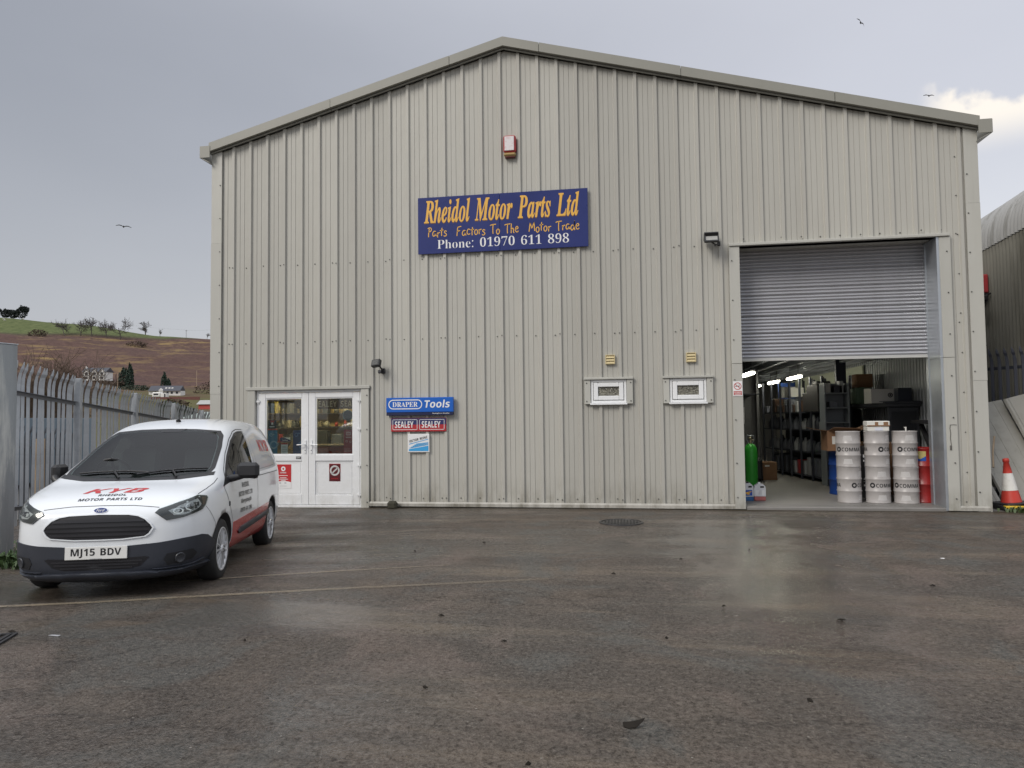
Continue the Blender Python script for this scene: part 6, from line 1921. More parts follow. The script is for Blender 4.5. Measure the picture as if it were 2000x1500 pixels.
for pts_ in ([(-.30, -.22, .361), (-.58, -.24, .40), (-.58, .2, .42), (-.30, .22, .361)], [(-.28, -.222, .361), (-.24, -.44, .42), (.22, -.44, .40), (.26, -.222, .361)], [(.26, -.22, .361), (.46, -.22, .46), (.46, .2, .46), (.26, .22, .361)]):
    fb = MB()
    fb.add(pts_ + [(x, y, z + .006) for x, y, z in pts_], [(0, 1, 2, 3), (7, 6, 5, 4), (0, 4, 5, 1), (1, 5, 6, 2), (2, 6, 7, 3), (3, 7, 4, 0)])
    fb.build('flap', M_CARD, oc1)
MB().box(-.22, -.12, -.2225, -.2205, .12, .26).build('label', M_WBOX, oc1)
o = tag(MB().bbox(-.26, .26, -.2, .2, 0, .95, .006).build('brown_carton', M_CARD, None, (11.60, 2.0, FL)), 'large closed brown carton standing behind the gap between the drum stacks', 'carton')
o = tag(MB().bbox(-.07, .07, -.05, .05, 0, .40, .01).build('white_container', M_WBOX, None, (11.38, 1.30, FL + .905)), 'narrow white container on the black drum behind the stacks', 'container')
pp = thing('hand_pump', 'small pale pump spout on top of the right drum stack', 'pump', (11.6, .62, FL + 2 * dh_))
MB().cyl((0, 0, 0), (0, 0, .05), .012, n=8).bbox(-.025, .012, -.01, .01, .051, .066, .003).build('spout', M_WBOX, pp)

# gas cylinder, jugs, carton by the left jamb
gc = thing('gas_cylinder', 'bright green gas cylinder with a brass valve standing inside the left jamb', 'gas cylinder', (9.555, 3.25, FL))
MB().lathe([(0.0005, 0), (.125, 0), (.13, .02), (.13, .72), (.12, .79), (.085, .85), (.045, .875), (.04, .88), (0.0005, .88)], 28).build('cylinder_body', mat('bright_green_paint', (0.06, 0.52, 0.06), 0.35, 0, .06, 3, stain=(0.04, 0.30, 0.04), stain_amt=.3), gc)
MB().lathe([(.036, .88), (.036, .91), (.024, .92), (.024, .97), (.03, .98), (.03, 1.01), (.0005, 1.01)], 14).cyl((.02, 0, .95), (.075, 0, .95), .014, n=8).build('valve', mat('dull_brass', (0.42, 0.36, 0.24), .35, .8), gc)
g_ = MB()
for sx in (-1, 1):
    g_.tube([(sx * .04, 0, .89), (sx * .075, 0, .97), (sx * .07, 0, 1.04)], .008, 6)
g_.lathe([(.062, 1.03), (.078, 1.03), (.078, 1.05), (.062, 1.05), (.062, 1.03)], 16)
g_.build('valve_guard', M_GALV, gc)


def jug(x, y, label, body, liquid, lab_mats, w=.175, h=.30):
    t_ = thing('fluid_jug', label, 'jug', (x, y, FL), 0, 'plastic jugs inside the left jamb')
    hw = w / 2
    pr2 = [(-hw, .075), (hw, .075), (hw, h * .72), (hw * .92, h * .86), (hw * .45, h), (-hw * .35, h), (-hw * .9, h * .86), (-hw, h * .72)]
    b_ = MB().prism(pr2, -.055, .055, 'xz')
    b_.build('jug_body', body, t_)
    MB().bbox(-hw + .001, hw - .001, -.054, .054, 0, .0745, .008).build('liquid_base', liquid, t_)
    MB().cyl((-hw * .05, 0, h), (-hw * .05, 0, h + .022), .022, n=12).build('cap', M_BLACK if liquid.name.startswith('blue') else I_WHT, t_)
    MB().bbox(hw * .05, hw * .70, -.0565, -.0552, h * .76, h * .86, .0004).build('handle_opening', M_BLACK, t_)
    lt_ = MB()
    lt_.box(-hw * .75, hw * .75, -.0568, -.0552, .09, h * .62)
    lt_.build('label', lab_mats[0], t_)
    l2 = MB()
    if liquid.name.startswith('blue'):
        l2.flat(poly2d((-hw * .55, .12), (hw * .6, .15), (hw * .6, .17), (-hw * .55, .145)), (0, -.0572, 0))
        l2.flat(disc2d(0, .12, .03, .014), (0, -.0572, 0))
    else:
        for k in range(5):
            l2.flat(rect2d(-.03 + .004 * k, .03, .11 + k * .015, .114 + k * .015), (0, -.0572, 0))
    l2.build('label_print', lab_mats[1], t_)
    return t_


M_JUG = mat('milky_plastic', (0.70, 0.70, 0.72), .35, 0, .03, 5)
jug(9.085, .76, 'white jug with a blue label and blue foot, nearest the left jamb', M_JUG, plain('blue_fluid', (0.03, 0.12, 0.30), .3), (I_BLUE, I_YEL))
jug(9.285, .80, 'white jug with pink foot standing right of the blue labelled jug', M_JUG, plain('pink_fluid', (0.45, 0.14, 0.13), .3), (I_WHT, I_GREY), .19, .29)
bc = thing('brown_carton', 'brown carton on the floor behind the green cylinder', 'carton', (10.12, 4.95, FL), radians(8))
MB().bbox(-.22, .22, -.2, .2, 0, .40, .006).build('carton_body', M_CARD, bc)
MB().box(-.05, .05, -.2025, -.2005, .30, .335).build('label', M_WBOX, bc)
sc_ = thing('sack_barrow', 'dark sack truck and bag leaning between the green cylinder and the brown carton', 'sack truck', (9.86, 4.4, FL))
tb_ = MB()
for sx in (-.12, .12):
    tb_.tube([(sx, 0, .02), (sx, .10, .75), (sx, .22, .85)], .015, 6)
tb_.box(-.15, .15, -.18, .02, 0, .02)
tb_.build('truck_frame', M_BLACK, sc_)
MB().bbox(-.11, .11, -.14, .03, .021, .52, .05).build('bag', plain('black_bag', (0.02, 0.02, 0.024), .6), sc_)
pnb = thing('pinned_notice', 'pale notice pinned to the grey partition wall at the back left', 'notice', (10.0, 7.58, 1.5))
MB().box(-.13, .13, -.004, .0, -.22, .22).build('sheet', plain('dull_paper', (0.45, 0.45, 0.45)), pnb)
hc = tag(MB().bbox(-.32, .32, -.2, .2, 0, .28, .006).build('brown_carton', M_CARD, None, (9.6, 6.6, 2.05)), 'brown carton on a high ledge at the far left inside the shutter', 'carton')
MB().box(9.2, 10.3, 6.3, 7.6, 2.02, 2.049).build('high_ledge', M_RACK, wh)

# ------------------------------------------------------------ parked van
VAN_H = radians(-73.1)
VAN_P = 0.037
VAN_S = 0.978
VAN_XY = (2.240, -5.685)
van = thing('parked_van', 'white panel van with red lower flank parked by the palisade fence', 'van', (VAN_XY[0], VAN_XY[1], -0.040))
van.rotation_euler = (0, -VAN_P, VAN_H)
van.scale = (VAN_S,) * 3
M_VW = mat('white_van_paint', (0.74, 0.77, 0.80), 0.22, 0, 0.015, 1.5, coat=0.7, stain=(0.58, 0.58, 0.56), stain_amt=0.2, stain_scale=1.5)
splash(M_VW, 0.62, (0.34, 0.31, 0.27), 0.55, False)
M_VRED = mat('red_van_paint', (0.50, 0.040, 0.042), 0.25, 0, 0.04, 2, coat=0.6, stain=(0.22, 0.04, 0.035), stain_amt=.35, stain_scale=2)
M_BUMP = mat('dark_bumper_plastic', (0.027, 0.031, 0.042), 0.42, 0, 0.10, 5)
M_VGL = glass('tinted_van_glass', (0.42, 0.48, 0.46), 0.0, 0.01, 1.42)
M_VDK = mat('dark_glass', (0.02, 0.022, 0.024), 0.05, 0, .1, 2)
M_RUB = mat('tyre_rubber', (0.018, 0.018, 0.019), 0.75, 0, 0.15, 8, bump=.2)
M_RIM = mat('silver_wheel_trim', (0.58, 0.59, 0.61), 0.34, 0.35, 0.05, 5)
M_GAP = plain('panel_gap', (0.02, 0.02, 0.022), 0.7)

#      x     zb   w    zbelt zsh   wsh   wr    zr    zc
ST = [(.835, .215, .40, .56, .64, .39, .36, .665, .68),
      (.795, .20, .585, .64, .735, .56, .51, .765, .785),
      (.69, .19, .735, .70, .800, .70, .63, .845, .868),
      (.50, .18, .818, .74, .860, .78, .70, .912, .942),
      (.30, .18, .860, .80, .910, .825, .735, .955, .985),
      (.10, .18, .875, .84, .955, .838, .75, .99, 1.015),
      (-.10, .18, .88, .87, .985, .843, .742, 1.06, 1.105),
      (-.40, .18, .88, .92, 1.02, .848, .715, 1.21, 1.262),
      (-.72, .18, .88, .95, 1.055, .85, .685, 1.375, 1.432),
      (-1.02, .18, .88, .96, 1.08, .85, .66, 1.515, 1.572),
      (-1.28, .18, .88, .97, 1.09, .85, .645, 1.60, 1.655),
      (-1.6, .18, .88, .97, 1.09, .85, .64, 1.64, 1.70),
      (-2.1, .18, .88, .97, 1.09, .85, .64, 1.66, 1.722),
      (-2.7, .18, .88, .97, 1.09, .85, .635, 1.65, 1.712),
      (-3.05, .18, .868, .97, 1.09, .838, .625, 1.62, 1.68),
      (-3.23, .20, .84, .97, 1.07, .81, .60, 1.50, 1.58),
      (-3.30, .25, .80, .95, 1.05, .77, .57, 1.36, 1.44)]


def section(s):
    x, zb, w, zbelt, zsh, wsh, wr, zr, zc = s
    zl = zb + (zbelt - zb) * 0.40
    zm = zb + (zbelt - zb) * 0.72
    return [(0, zb), (w * .72, zb), (w * .955, zb + .05), (w * .995, zl), (w, zm), (w * .99, zbelt), (wsh, zsh),
            (wsh + (wr - wsh) * .45, zsh + (zr - zsh) * .52), (wr + (wsh - wr) * .10, zr - (zr - zsh) * .12), (wr * .90, zr + (zc - zr) * .35), (wr * .5, zr + (zc - zr) * .84), (0, zc)]


def van_body():
    bm = bmesh.new()
    rows = []
    for s in ST:
        half = section(s)
        row = [bm.verts.new((s[0], y, z)) for y, z in half] + [bm.verts.new((s[0], -y, z)) for y, z in half[-2:0:-1]]
        rows.append(row)
    n = len(rows[0])
    for a, b_ in zip(rows, rows[1:]):
        for k in range(n):
            bm.faces.new((a[k], a[(k + 1) % n], b_[(k + 1) % n], b_[k]))
    bm.faces.new(rows[0][::-1])
    bm.faces.new(rows[-1])
    bmesh.ops.recalc_face_normals(bm, faces=bm.faces)
    me = bpy.data.meshes.new('van_cage')
    bm.to_mesh(me)
    bm.free()
    for p in me.polygons:
        p.use_smooth = True
    return me


def eval_mesh(me, mods):
    o = bpy.data.objects.new('tmp', me)
    COL.objects.link(o)
    for f in mods:
        f(o)
    dg = bpy.context.evaluated_depsgraph_get()
    dg.update()
    r = bpy.data.meshes.new_from_object(o.evaluated_get(dg))
    bpy.data.objects.remove(o)
    return r


def m_sub(o):
    q = o.modifiers.new('s', 'SUBSURF')
    q.levels = 2
    q.render_levels = 2


body_smooth = eval_mesh(van_body(), [m_sub])
bmv = bmesh.new()
bmv.from_mesh(body_smooth)
BODY = BVHTree.FromBMesh(bmv)
bmv.free()

# wheel wells cut into the body
AX = (0.0, -2.489)
cut = MB()
cut.m = 1
for ax in AX:
    for s in (-1, 1):
        cut.lathe([(0.0005, 0), (0.355, 0), (0.355, 0.36), (0.0005, 0.36)], 40, (ax, 0.58 if s > 0 else -0.94, 0.315), True, 'y')
# window outlines, in the van's own measures
WS = [(0, 1.032), (.35, 1.039), (.70, 1.074), (.715, 1.12), (.665, 1.34), (.615, 1.475), (.56, 1.53), (.3, 1.553), (0, 1.56)]
WSo = WS + [(-u, v) for u, v in WS[-2:0:-1]]
WSi = [(u * (.945 if abs(u) > .5 else .95), 1.30 + (v - 1.30) * (.965 if v < 1.30 else .91)) for u, v in WSo]
SG = [(-.03, .932), (-.30, 1.075), (-.62, 1.255), (-.95, 1.415), (-1.20, 1.505), (-1.36, 1.530), (-1.56, 1.535), (-1.50, 1.30), (-1.43, 1.115)]
SGi = [(-.50, 1.03), (-.50, 1.155), (-.66, 1.245), (-.97, 1.395), (-1.20, 1.475), (-1.36, 1.500), (-1.53, 1.505), (-1.475, 1.30), (-1.41, 1.14)]
cutters = []
for build_ in (lambda c_: c_.prism([(u * .985, 1.30 + (v - 1.30) * .985) for u, v in WSi], -1.50, 1.2, 'yz'), lambda c_: c_.prism([(u, v) for u, v in SGi], -1.2, 1.2, 'xz')):
    c_ = MB()
    c_.m = 1
    build_(c_)
    cutters.append(c_)
cut_objs = []
for c_ in [cut] + cutters:
    o_ = bpy.data.objects.new('cutter', c_.mesh('cutter', [M_VW, M_BLACK]))
    COL.objects.link(o_)
    cut_objs.append(o_)


def m_bool(o):
    for c_ in cut_objs:
        q = o.modifiers.new('b', 'BOOLEAN')
        q.operation = 'DIFFERENCE'
        q.object = c_
        q.solver = 'EXACT'


body_smooth.materials.clear()
body_smooth.materials.append(M_VW)
body_smooth.materials.append(M_BLACK)
body_me = eval_mesh(body_smooth, [m_bool])
for o_ in cut_objs:
    bpy.data.objects.remove(o_)
for p in body_me.polygons:
    c = p.center
    if p.normal.z < -0.9 and c.z < 0.24:
        p.material_index = 1
body = bpy.data.objects.new('body', body_me)
COL.objects.link(body)
body.parent = van


def ray_of(mode, u, v):
    if mode == 'front':
        return Vector((3, u, v)), Vector((-1, 0, 0))
    if mode == 'left':
        return Vector((u, 3, v)), Vector((0, -1, 0))
    if mode == 'right':
        return Vector((u, -3, v)), Vector((0, 1, 0))
    if mode == 'top':
        return Vector((-v, u, 4)), Vector((0, 0, -1))
    if mode == 'rear':
        return Vector((-6, u, v)), Vector((1, 0, 0))
    a = radians(u * 57.29578)
    return Vector((-0.1 + 3 * cos(a), 3 * sin(a), v)), Vector((-cos(a), -sin(a), 0))


def onbody(mode, u, v, off):
    o_, d_ = ray_of(mode, u, v)
    h = BODY.ray_cast(o_, d_)
    if h[0] is None:
        h = BODY.find_nearest(o_ + d_ * 2.4)
    n_ = h[1]
    if n_.dot(d_) > 0:
        n_ = -n_
    return h[0] + n_ * off, n_


def grid_cut(ms, gu, gv):
    bm = bmesh.new()
    vv = [bm.verts.new((x, y, 0)) for x, y in ms[0]]
    for f_ in ms[1]:
        try:
            bm.faces.new([vv[i] for i in f_])
        except ValueError:
            pass
    us = [v_[0] for v_ in ms[0]]
    vs_ = [v_[1] for v_ in ms[0]]
    for lo, hi, g, ax in ((min(us), max(us), gu, 0), (min(vs_), max(vs_), gv, 1)):
        k = max(1, int((hi - lo) / g))
        for i in range(1, k):
            co = [0, 0, 0]
            no = [0, 0, 0]
            co[ax] = lo + (hi - lo) * i / k
            no[ax] = 1
            bmesh.ops.bisect_plane(bm, geom=bm.verts[:] + bm.edges[:] + bm.faces[:], plane_co=co, plane_no=no)
    bmesh.ops.triangulate(bm, faces=[f_ for f_ in bm.faces if len(f_.verts) > 4])
    bm.verts.index_update()
    r_ = [(v_.co.x, v_.co.y) for v_ in bm.verts], [tuple(v_.index for v_ in f_.verts) for f_ in bm.faces]
    edges = [tuple(v_.index for v_ in e.verts) for e in bm.edges if len(e.link_faces) == 1]
    bm.free()
    return r_[0], r_[1], edges


def patch(mb, ms, mode, off=0.004, back=-0.01, gu=0.06, gv=0.06, skirt=True, dome=0.0):
    uv, fs_, ed = grid_cut(ms, gu, gv)
    pts_, nor = [], []
    bset = set(i for e in ed for i in e)
    for i, (u, v) in enumerate(uv):
        p_, n_ = onbody(mode, u, v, off + (dome if i not in bset else 0))
        pts_.append(p_)
        nor.append(n_)
    mb.add(pts_, fs_, True)
    if skirt:
        m_ = len(pts_)
        bi = sorted(bset)
        ix = {b_: k for k, b_ in enumerate(bi)}
        vs_ = [pts_[b_] for b_ in bi] + [pts_[b_] + nor[b_] * (back - off) for b_ in bi]
        k_ = len(bi)
        mb.add(vs_, [(ix[a], ix[b_], k_ + ix[b_], k_ + ix[a]) for a, b_ in ed])
    return mb


def line_on(mb, pts_, mode, w=0.009, off=0.0015, step=0.05, closed=False):
    pp_ = []
    pts_ = list(pts_) + ([pts_[0]] if closed else [])
    for a, b_ in zip(pts_, pts_[1:]):
        k = max(1, int(math.hypot((b_[0] - a[0]) * (0.85 if mode == 'radial' else 1), b_[1] - a[1]) / step))
        for i in range(k):
            pp_.append((a[0] + (b_[0] - a[0]) * i / k, a[1] + (b_[1] - a[1]) * i / k))
    pp_.append(pts_[-1])
    P3 = [onbody(mode, u, v, off) for u, v in pp_]
    vs_, fs_ = [], []
    for i, (p_, n_) in enumerate(P3):
        d_ = P3[min(i + 1, len(P3) - 1)][0] - P3[max(i - 1, 0)][0]
        t_ = d_.cross(n_)
        t_ = t_.normalized() * w / 2 if t_.length > 1e-9 else Vector((0, 0, 0))
        vs_ += [p_ + t_, p_ - t_]
    mb.add(vs_, [(2 * i, 2 * i + 1, 2 * i + 3, 2 * i + 2) for i in range(len(P3) - 1)])
    return mb


def mirror(poly, mode='front'):
    return [(-u, v) for u, v in poly[::-1]]


D = radians


def holed(outer, *holes):
    loops = [[Vector((u, v, 0)) for u, v in l] for l in (outer,) + holes]
    from mathutils.geometry import tessellate_polygon
    flat_ = [p for l in (outer,) + holes for p in l]
    return flat_, [tuple(t_) for t_ in tessellate_polygon(loops)]


#@@VANPARTS@@

# windscreen, with its black border, and side glass
ws = patch(MB(), holed(WSo, WSi), 'front', 0.003, -0.01, .08, .05).build('windscreen', M_BLACK, van)
patch(MB(), (WSi, [tuple(range(len(WSi)))]), 'front', 0.006, 0.002, .08, .05).build('glass', M_VGL, ws)
sc = [(0, 1.018), (.45, 1.021), (.74, 1.052), (.735, 1.085), (.70, 1.079), (.35, 1.041), (0, 1.034)]
sc = sc + [(-u, v) for u, v in sc[-2:0:-1]]
patch(MB(), (sc, [tuple(range(len(sc)))]), 'front', 0.004, -0.01, .06, .03).build('scuttle_panel', M_BLACK, van)
mi = patch(MB(), poly2d((-.10, 1.553), (.20, 1.553), (.15, 1.515), (-.05, 1.515)), 'front', 0.0075, 0.005, .06, .03)
mi.build('sensor_patch', M_BLACK, ws)
for y0, y1, k in ((-.55, .12, 1), (.02, .66, -1)):
    wp = MB()
    p3 = [onbody('front', y0 + (y1 - y0) * i / 8, 1.058 + .030 * sin(pi * i / 8) + (.02 if i > 4 else 0) * (i - 4) / 4 + .03 * abs((y0 + (y1 - y0) * i / 8) / .7) ** 2, .022)[0] for i in range(9)]
    wp.tube(p3, .009, 6)
    a_ = onbody('front', (.42 if k < 0 else -.12), 1.03, .02)[0]
    wp.tube([a_, p3[4] + Vector((.012, 0, 0))], .010, 6)
    wp.build('wiper', M_BLACK, van)

for md, s in (('left', 1), ('right', -1)):
    w = patch(MB(), holed(SG, SGi), md, 0.003, -0.01, .09, .06).build('door_window', M_BLACK, van)
    gi = SGi
    patch(MB(), (gi, [tuple(range(len(gi)))]), md, 0.006, 0.002, .09, .06).build('glass', M_VGL, w)
    q = [(-.28, 1.00), (-.28, 1.045), (-.465, 1.14), (-.465, 1.025)]
    patch(MB(), (q, [(0, 1, 2, 3)]), md, 0.006, 0.002, .09, .06).build('quarter_glass', M_VDK, w)
    # mirror
    mr = MB()
    cx_, cy_, cz_ = (-.34, 1.03, 1.085) if s > 0 else (-.44, -.915, 1.10)
    if s > 0:
        mr.bbox(cx_ - .045, cx_ + .055, cy_ - .115, cy_ + .115, cz_ - .085, cz_ + .085, .035)
        mr.tube([(cx_ + .02, s * .83, 1.0), (cx_ + .015, s * .92, 1.015), (cx_ + .0, s * .98, 1.04)], [.045, .035, .04], 8)
    else:
        mr.bbox(cx_ - .13, cx_ + .11, cy_ - .045, cy_ + .045, cz_ - .085, cz_ + .085, .03)
        mr.tube([(-.30, s * .82, 1.0), (-.30, s * .88, 1.02), (-.34, s * .91, 1.05)], [.045, .035, .04], 8)
    mo = mr.build('wing_mirror', M_BLACK, van)
    if s > 0:
        MB().bbox(cx_ - .050, cx_ - .0455, cy_ - .095, cy_ + .095, cz_ - .065, cz_ + .065, .001).build('mirror_glass', M_CHROME, mo)
    # red flank, moulding, sill
    rp = [(-.375, .538), (-1.3, .570), (-2.285, .606), (-2.20, .545), (-2.145, .46), (-2.128, .35), (-2.128, .238), (-.375, .238), (-.362, .35)]
    rp = [(u, v) for u, v in rp]
    rp2 = [(-.378, .536), (-2.28, .604), (-2.21, .54), (-2.152, .45), (-2.135, .34), (-2.135, .240), (-.378, .240)]
    patch(MB(), (rp2, [tuple(range(len(rp2)))]), md, 0.0045, -0.01, .06, .04).build('red_flank', M_VRED, van)
    mo_ = [(-.60, .418), (-.70, .455), (-2.22, .520), (-2.235, .505), (-2.215, .455), (-.66, .382)]
    patch(MB(), (mo_, [tuple(range(len(mo_)))]), md, 0.018, -0.002, .12, .03, dome=.004).build('side_moulding', M_BUMP, van)
    # panel lines
    gl = MB()
    line_on(gl, [(-.06, .915), (-.16, .80), (-.25, .68), (-.34, .56), (-.37, .45), (-.38, .25)], md)
    line_on(gl, [(-1.60, 1.54), (-1.555, 1.32), (-1.56, 1.0), (-1.585, .7), (-1.60, .25)], md)
    line_on(gl, [(-.06, .915), (-.30, 1.092), (-.62, 1.272), (-.95, 1.432), (-1.20, 1.524), (-1.36, 1.552), (-1.60, 1.555)], md)
    line_on(gl, [(-1.70, 1.50), (-1.70, 1.12), (-1.78, 1.06), (-2.75, 1.09), (-2.86, 1.16), (-2.80, 1.40), (-2.74, 1.50)], md, .004)
    line_on(gl, [(-1.66, .98), (-2.95, 1.0)], md, .008)
    gl.build('panel_gap', M_GAP, van)
    dh = MB()
    hp = onbody(md, -1.42, .975, 0)[0]
    dh.bbox(hp.x - .09, hp.x + .09, min(hp.y, hp.y + s * .028), max(hp.y, hp.y + s * .028), hp.z - .022, hp.z + .024, .010)
    dh.build('door_handle', M_BLACK, van)
    ri = onbody(md, -.20, .745, 0)[0]
    MB().bbox(ri.x - .018, ri.x + .018, ri.y - .008, ri.y + .008, ri.z - .025, ri.z + .025, .006).build('side_repeater', M_GAP, van)
    # headlights
    HLP = [(27.5, .752), (29.6, .783), (39.5, .836), (51.9, .884), (58.5, .872), (59.3, .855), (56.0, .791), (53, .752), (40.6, .698), (32.5, .680)]
    hl = [(D(a) * s, v) for a, v in HLP]
    h_ = patch(MB(), (hl, [tuple(range(len(hl)))]), 'radial', 0.003, -0.01, .05, .03).build('headlight', mat('headlight_housing', (0.06, 0.062, 0.066), .3, .3, .1, 8), van)

    def inset(pl, k, ca, cv):
        return [((ca + (a - ca) * k), cv + (v - cv) * k) for a, v in pl]
    refl = [(36, .722), (33.5, .765), (40.5, .812), (50.5, .853), (52.5, .80), (50, .768), (41.5, .722)]
    rr = [(D(a) * s, v) for a, v in refl]
    patch(MB(), (rr, [tuple(range(len(rr)))]), 'radial', 0.0055, 0.002, .03, .02, dome=-.003).build('reflector', mat('headlight_reflector', (0.62, 0.62, 0.64), .30, .45, .25, 30, bump=.6, bscale=60), h_)
    bl = MB()
    for ca_, cv_2, ra_, rv_ in ((38.0, .757, 2.6, .026), (44.5, .785, 3.0, .032)):
        e_ = [(D(ca_ + ra_ * cos(2 * pi * k / 14)) * s, cv_2 + rv_ * sin(2 * pi * k / 14)) for k in range(14)]
        i_ = [(D(ca_ + .72 * ra_ * cos(2 * pi * k / 14)) * s, cv_2 + .72 * rv_ * sin(2 * pi * k / 14)) for k in range(14)]
        patch(bl, (e_ + i_, [(k, (k + 1) % 14, 14 + (k + 1) % 14, 14 + k) for k in range(14)]), 'radial', 0.0075, 0.004, .05, .05)
    bl.build('bulb_ring', M_CHROME, h_)
    am = [(D(a) * s, v) for a, v in ((53.8, .862), (57.3, .862), (55.3, .795), (53.4, .790))]
    patch(MB(), (am, [(0, 1, 2, 3)]), 'radial', 0.0065, 0.002, .03, .03).build('indicator_lens', mat('clear_indicator', (0.22, 0.17, 0.14), .2, .2, .2, 20), h_)
    hl2 = [(D(a) * s, v) for a, v in inset(HLP, .985, 44, .78)]
    patch(MB(), (hl2, [tuple(range(len(hl2)))]), 'radial', 0.012, 0.004, .04, .03).build('lens', glass('headlight_lens', alpha=.02), h_)
    # fog lamp recess and lamp
    fr_ = [(D(a) * s, v) for a, v in ((33, .385), (45.5, .405), (48.5, .36), (46, .315), (33.5, .285), (31.5, .335))]
    patch(MB(), (fr_, [tuple(range(6))]), 'radial', 0.0155, 0.0, .05, .03).build('fog_lamp_recess', mat('recess_black', (0.010, 0.011, 0.014), .5), van)
    fc = onbody('radial', D(39) * s, .338, 0.016)
    fm = MB()
    fm.M = Matrix.Translation(fc[0]) @ fc[1].to_track_quat('Z', 'Y').to_matrix().to_4x4()
    fm.lathe([(.0005, .006), (.035, .006), (.041, .01), (.046, .008), (.048, 0)], 20)
    fm.build('fog_lamp', mat('fog_lamp_dark', (0.035, 0.038, 0.045), .25), van)

# bonnet shut lines
gl = MB()
line_on(gl, [(-.49, .797), (-.41, .806), (-.26, .820), (0, .824), (.26, .820), (.41, .806), (.49, .797)], 'front', .007)
for s in (1, -1):
    line_on(gl, [(s * .745, -.47), (s * .775, -.30), (s * .79, -.10), (s * .785, .06)], 'top', .007)
gl.build('bonnet_gap', M_GAP, van)
# seam under the headlights to the wheel arch
gl = MB()
for s in (1, -1):
    line_on(gl, [(D(56.3) * s, .775), (D(60) * s, .72), (D(66.5) * s, .60), (D(66.8) * s, .56)], 'radial', .005)
gl.build('wing_gap', M_GAP, van)

# grille
GR = [(0, .532), (.2, .534), (.39, .552), (.425, .575), (.455, .622), (.435, .655), (.39, .698), (.33, .725), (.25, .738), (0, .745)]
GRo = GR + [(-u, v) for u, v in GR[-2:0:-1]]
gr = patch(MB(), (GRo, [tuple(range(len(GRo)))]), 'front', 0.003, -0.01, .08, .05).build('grille', plain('grille_black', (0.010, 0.010, 0.013), .35), van)
rimr = MB()
n_ = len(GRo)
GRb = [(u * 1.03, .637 + (v - .637) * 1.09) for u, v in GRo]
patch(rimr, (GRo + GRb, [(i, (i + 1) % n_, n_ + (i + 1) % n_, n_ + i) for i in range(n_)]), 'front', 0.012, -.005, .08, .05)
rimr.build('grille_surround', M_VW, gr)
for z, hw in ((.572, .405), (.612, .44), (.652, .425), (.692, .385)):
    m_ = MB()
    patch(m_, rect2d(-hw, hw, z - .010, z + .010), 'front', 0.013, 0.0, .08, .05, dome=.003)
    m_.build('slat', plain('grille_slat', (0.022, 0.022, 0.026), .3), gr)

# badge
bd_ = patch(MB(), disc2d(0, .782, .060, .0235, 28), 'front', 0.007, -.003, .04, .02).build('badge', M_CHROME, van)
patch(MB(), disc2d(0, .782, .055, .020, 28), 'front', 0.009, .006, .04, .02).build('badge_face', plain('badge_blue', (0.012, 0.03, 0.14), .2), bd_)
sx_ = sans('Ford', w=.062, h=.020, x=-.036, y=.772, shear=.35)
patch(MB(), sx_, 'front', 0.0105, .009, .05, .05, skirt=False).build('lettering', I_WHT, bd_)

# bumper with number plate, lower grille and lip
tp = [(0, .466), (15, .470), (29, .487), (40.6, .511), (52, .520), (57, .505), (62, .462), (65.5, .440)]
bt = [(66.5, .22), (55, .19), (30, .19), (0, .19)]
bp_ = tp + bt
bp_ = bp_ + [(-a, v) for a, v in bp_[-2:0:-1]]
bpr = [(D(a), v) for a, v in bp_]
bmp = patch(MB(), (bpr, [tuple(range(len(bpr)))]), 'radial', 0.012, -0.01, .05, .03).build('front_bumper', M_BUMP, van)
lp = [(0, .245), (30, .245), (50, .262), (63, .262), (64, .205), (50, .185), (0, .180)]
lp = lp + [(-a, v) for a, v in lp[-2:0:-1]]
patch(MB(), ([(D(a), v) for a, v in lp], [tuple(range(len(lp)))]), 'radial', 0.040, -0.01, .05, .02, dome=.004).build('bumper_lip', M_BUMP, bmp)
lg = [(0, .268), (.27, .270), (.37, .295), (.435, .365), (.40, .374), (0, .352)]
lg = lg + [(-u, v) for u, v in lg[-2:0:-1]]
lgo = patch(MB(), (lg, [tuple(range(len(lg)))]), 'front', 0.0145, 0.0, .08, .04).build('lower_grille', plain('grille_black', (0.01, 0.01, 0.013)), bmp)
for z, hw in ((.285, .30), (.312, .35), (.338, .38)):
    patch(MB(), rect2d(-hw, hw, z - .006, z + .006), 'front', 0.020, 0.012, .08, .05).build('slat', plain('grille_slat', (0.022, 0.022, 0.026)), lgo)
cr = MB()
for s in (1, -1):
    c1 = [(D(a) * s, v) for a, v in ((27, .262), (30, .262), (46, .275), (55, .30), (56, .285), (46, .262))]
    patch(cr, (c1, [tuple(range(6))]), 'radial', 0.026, 0.0, .05, .03)
cr.build('bumper_crease', M_BUMP, bmp)
npl = MB().bbox(.850, .858, -.260, .260, .362, .474, .003)
plate = npl.build('number_plate', plain('plate_white', (0.72, 0.72, 0.70), .35), van)
tm = sans('MJ15 BDV', w=.42, h=.080, x=-.210, y=.378, bold=.022)
MB().flat(tm, (.8590, 0, 0), (0, 1, 0), (0, 0, 1), th=.0006).build('lettering', I_BLK, plate)
MB().flat(rect2d(-.05, .05, .3665, .370), (.8590, 0, 0), (0, 1, 0), (0, 0, 1), th=.0006).build('maker_print', I_GREY, plate)

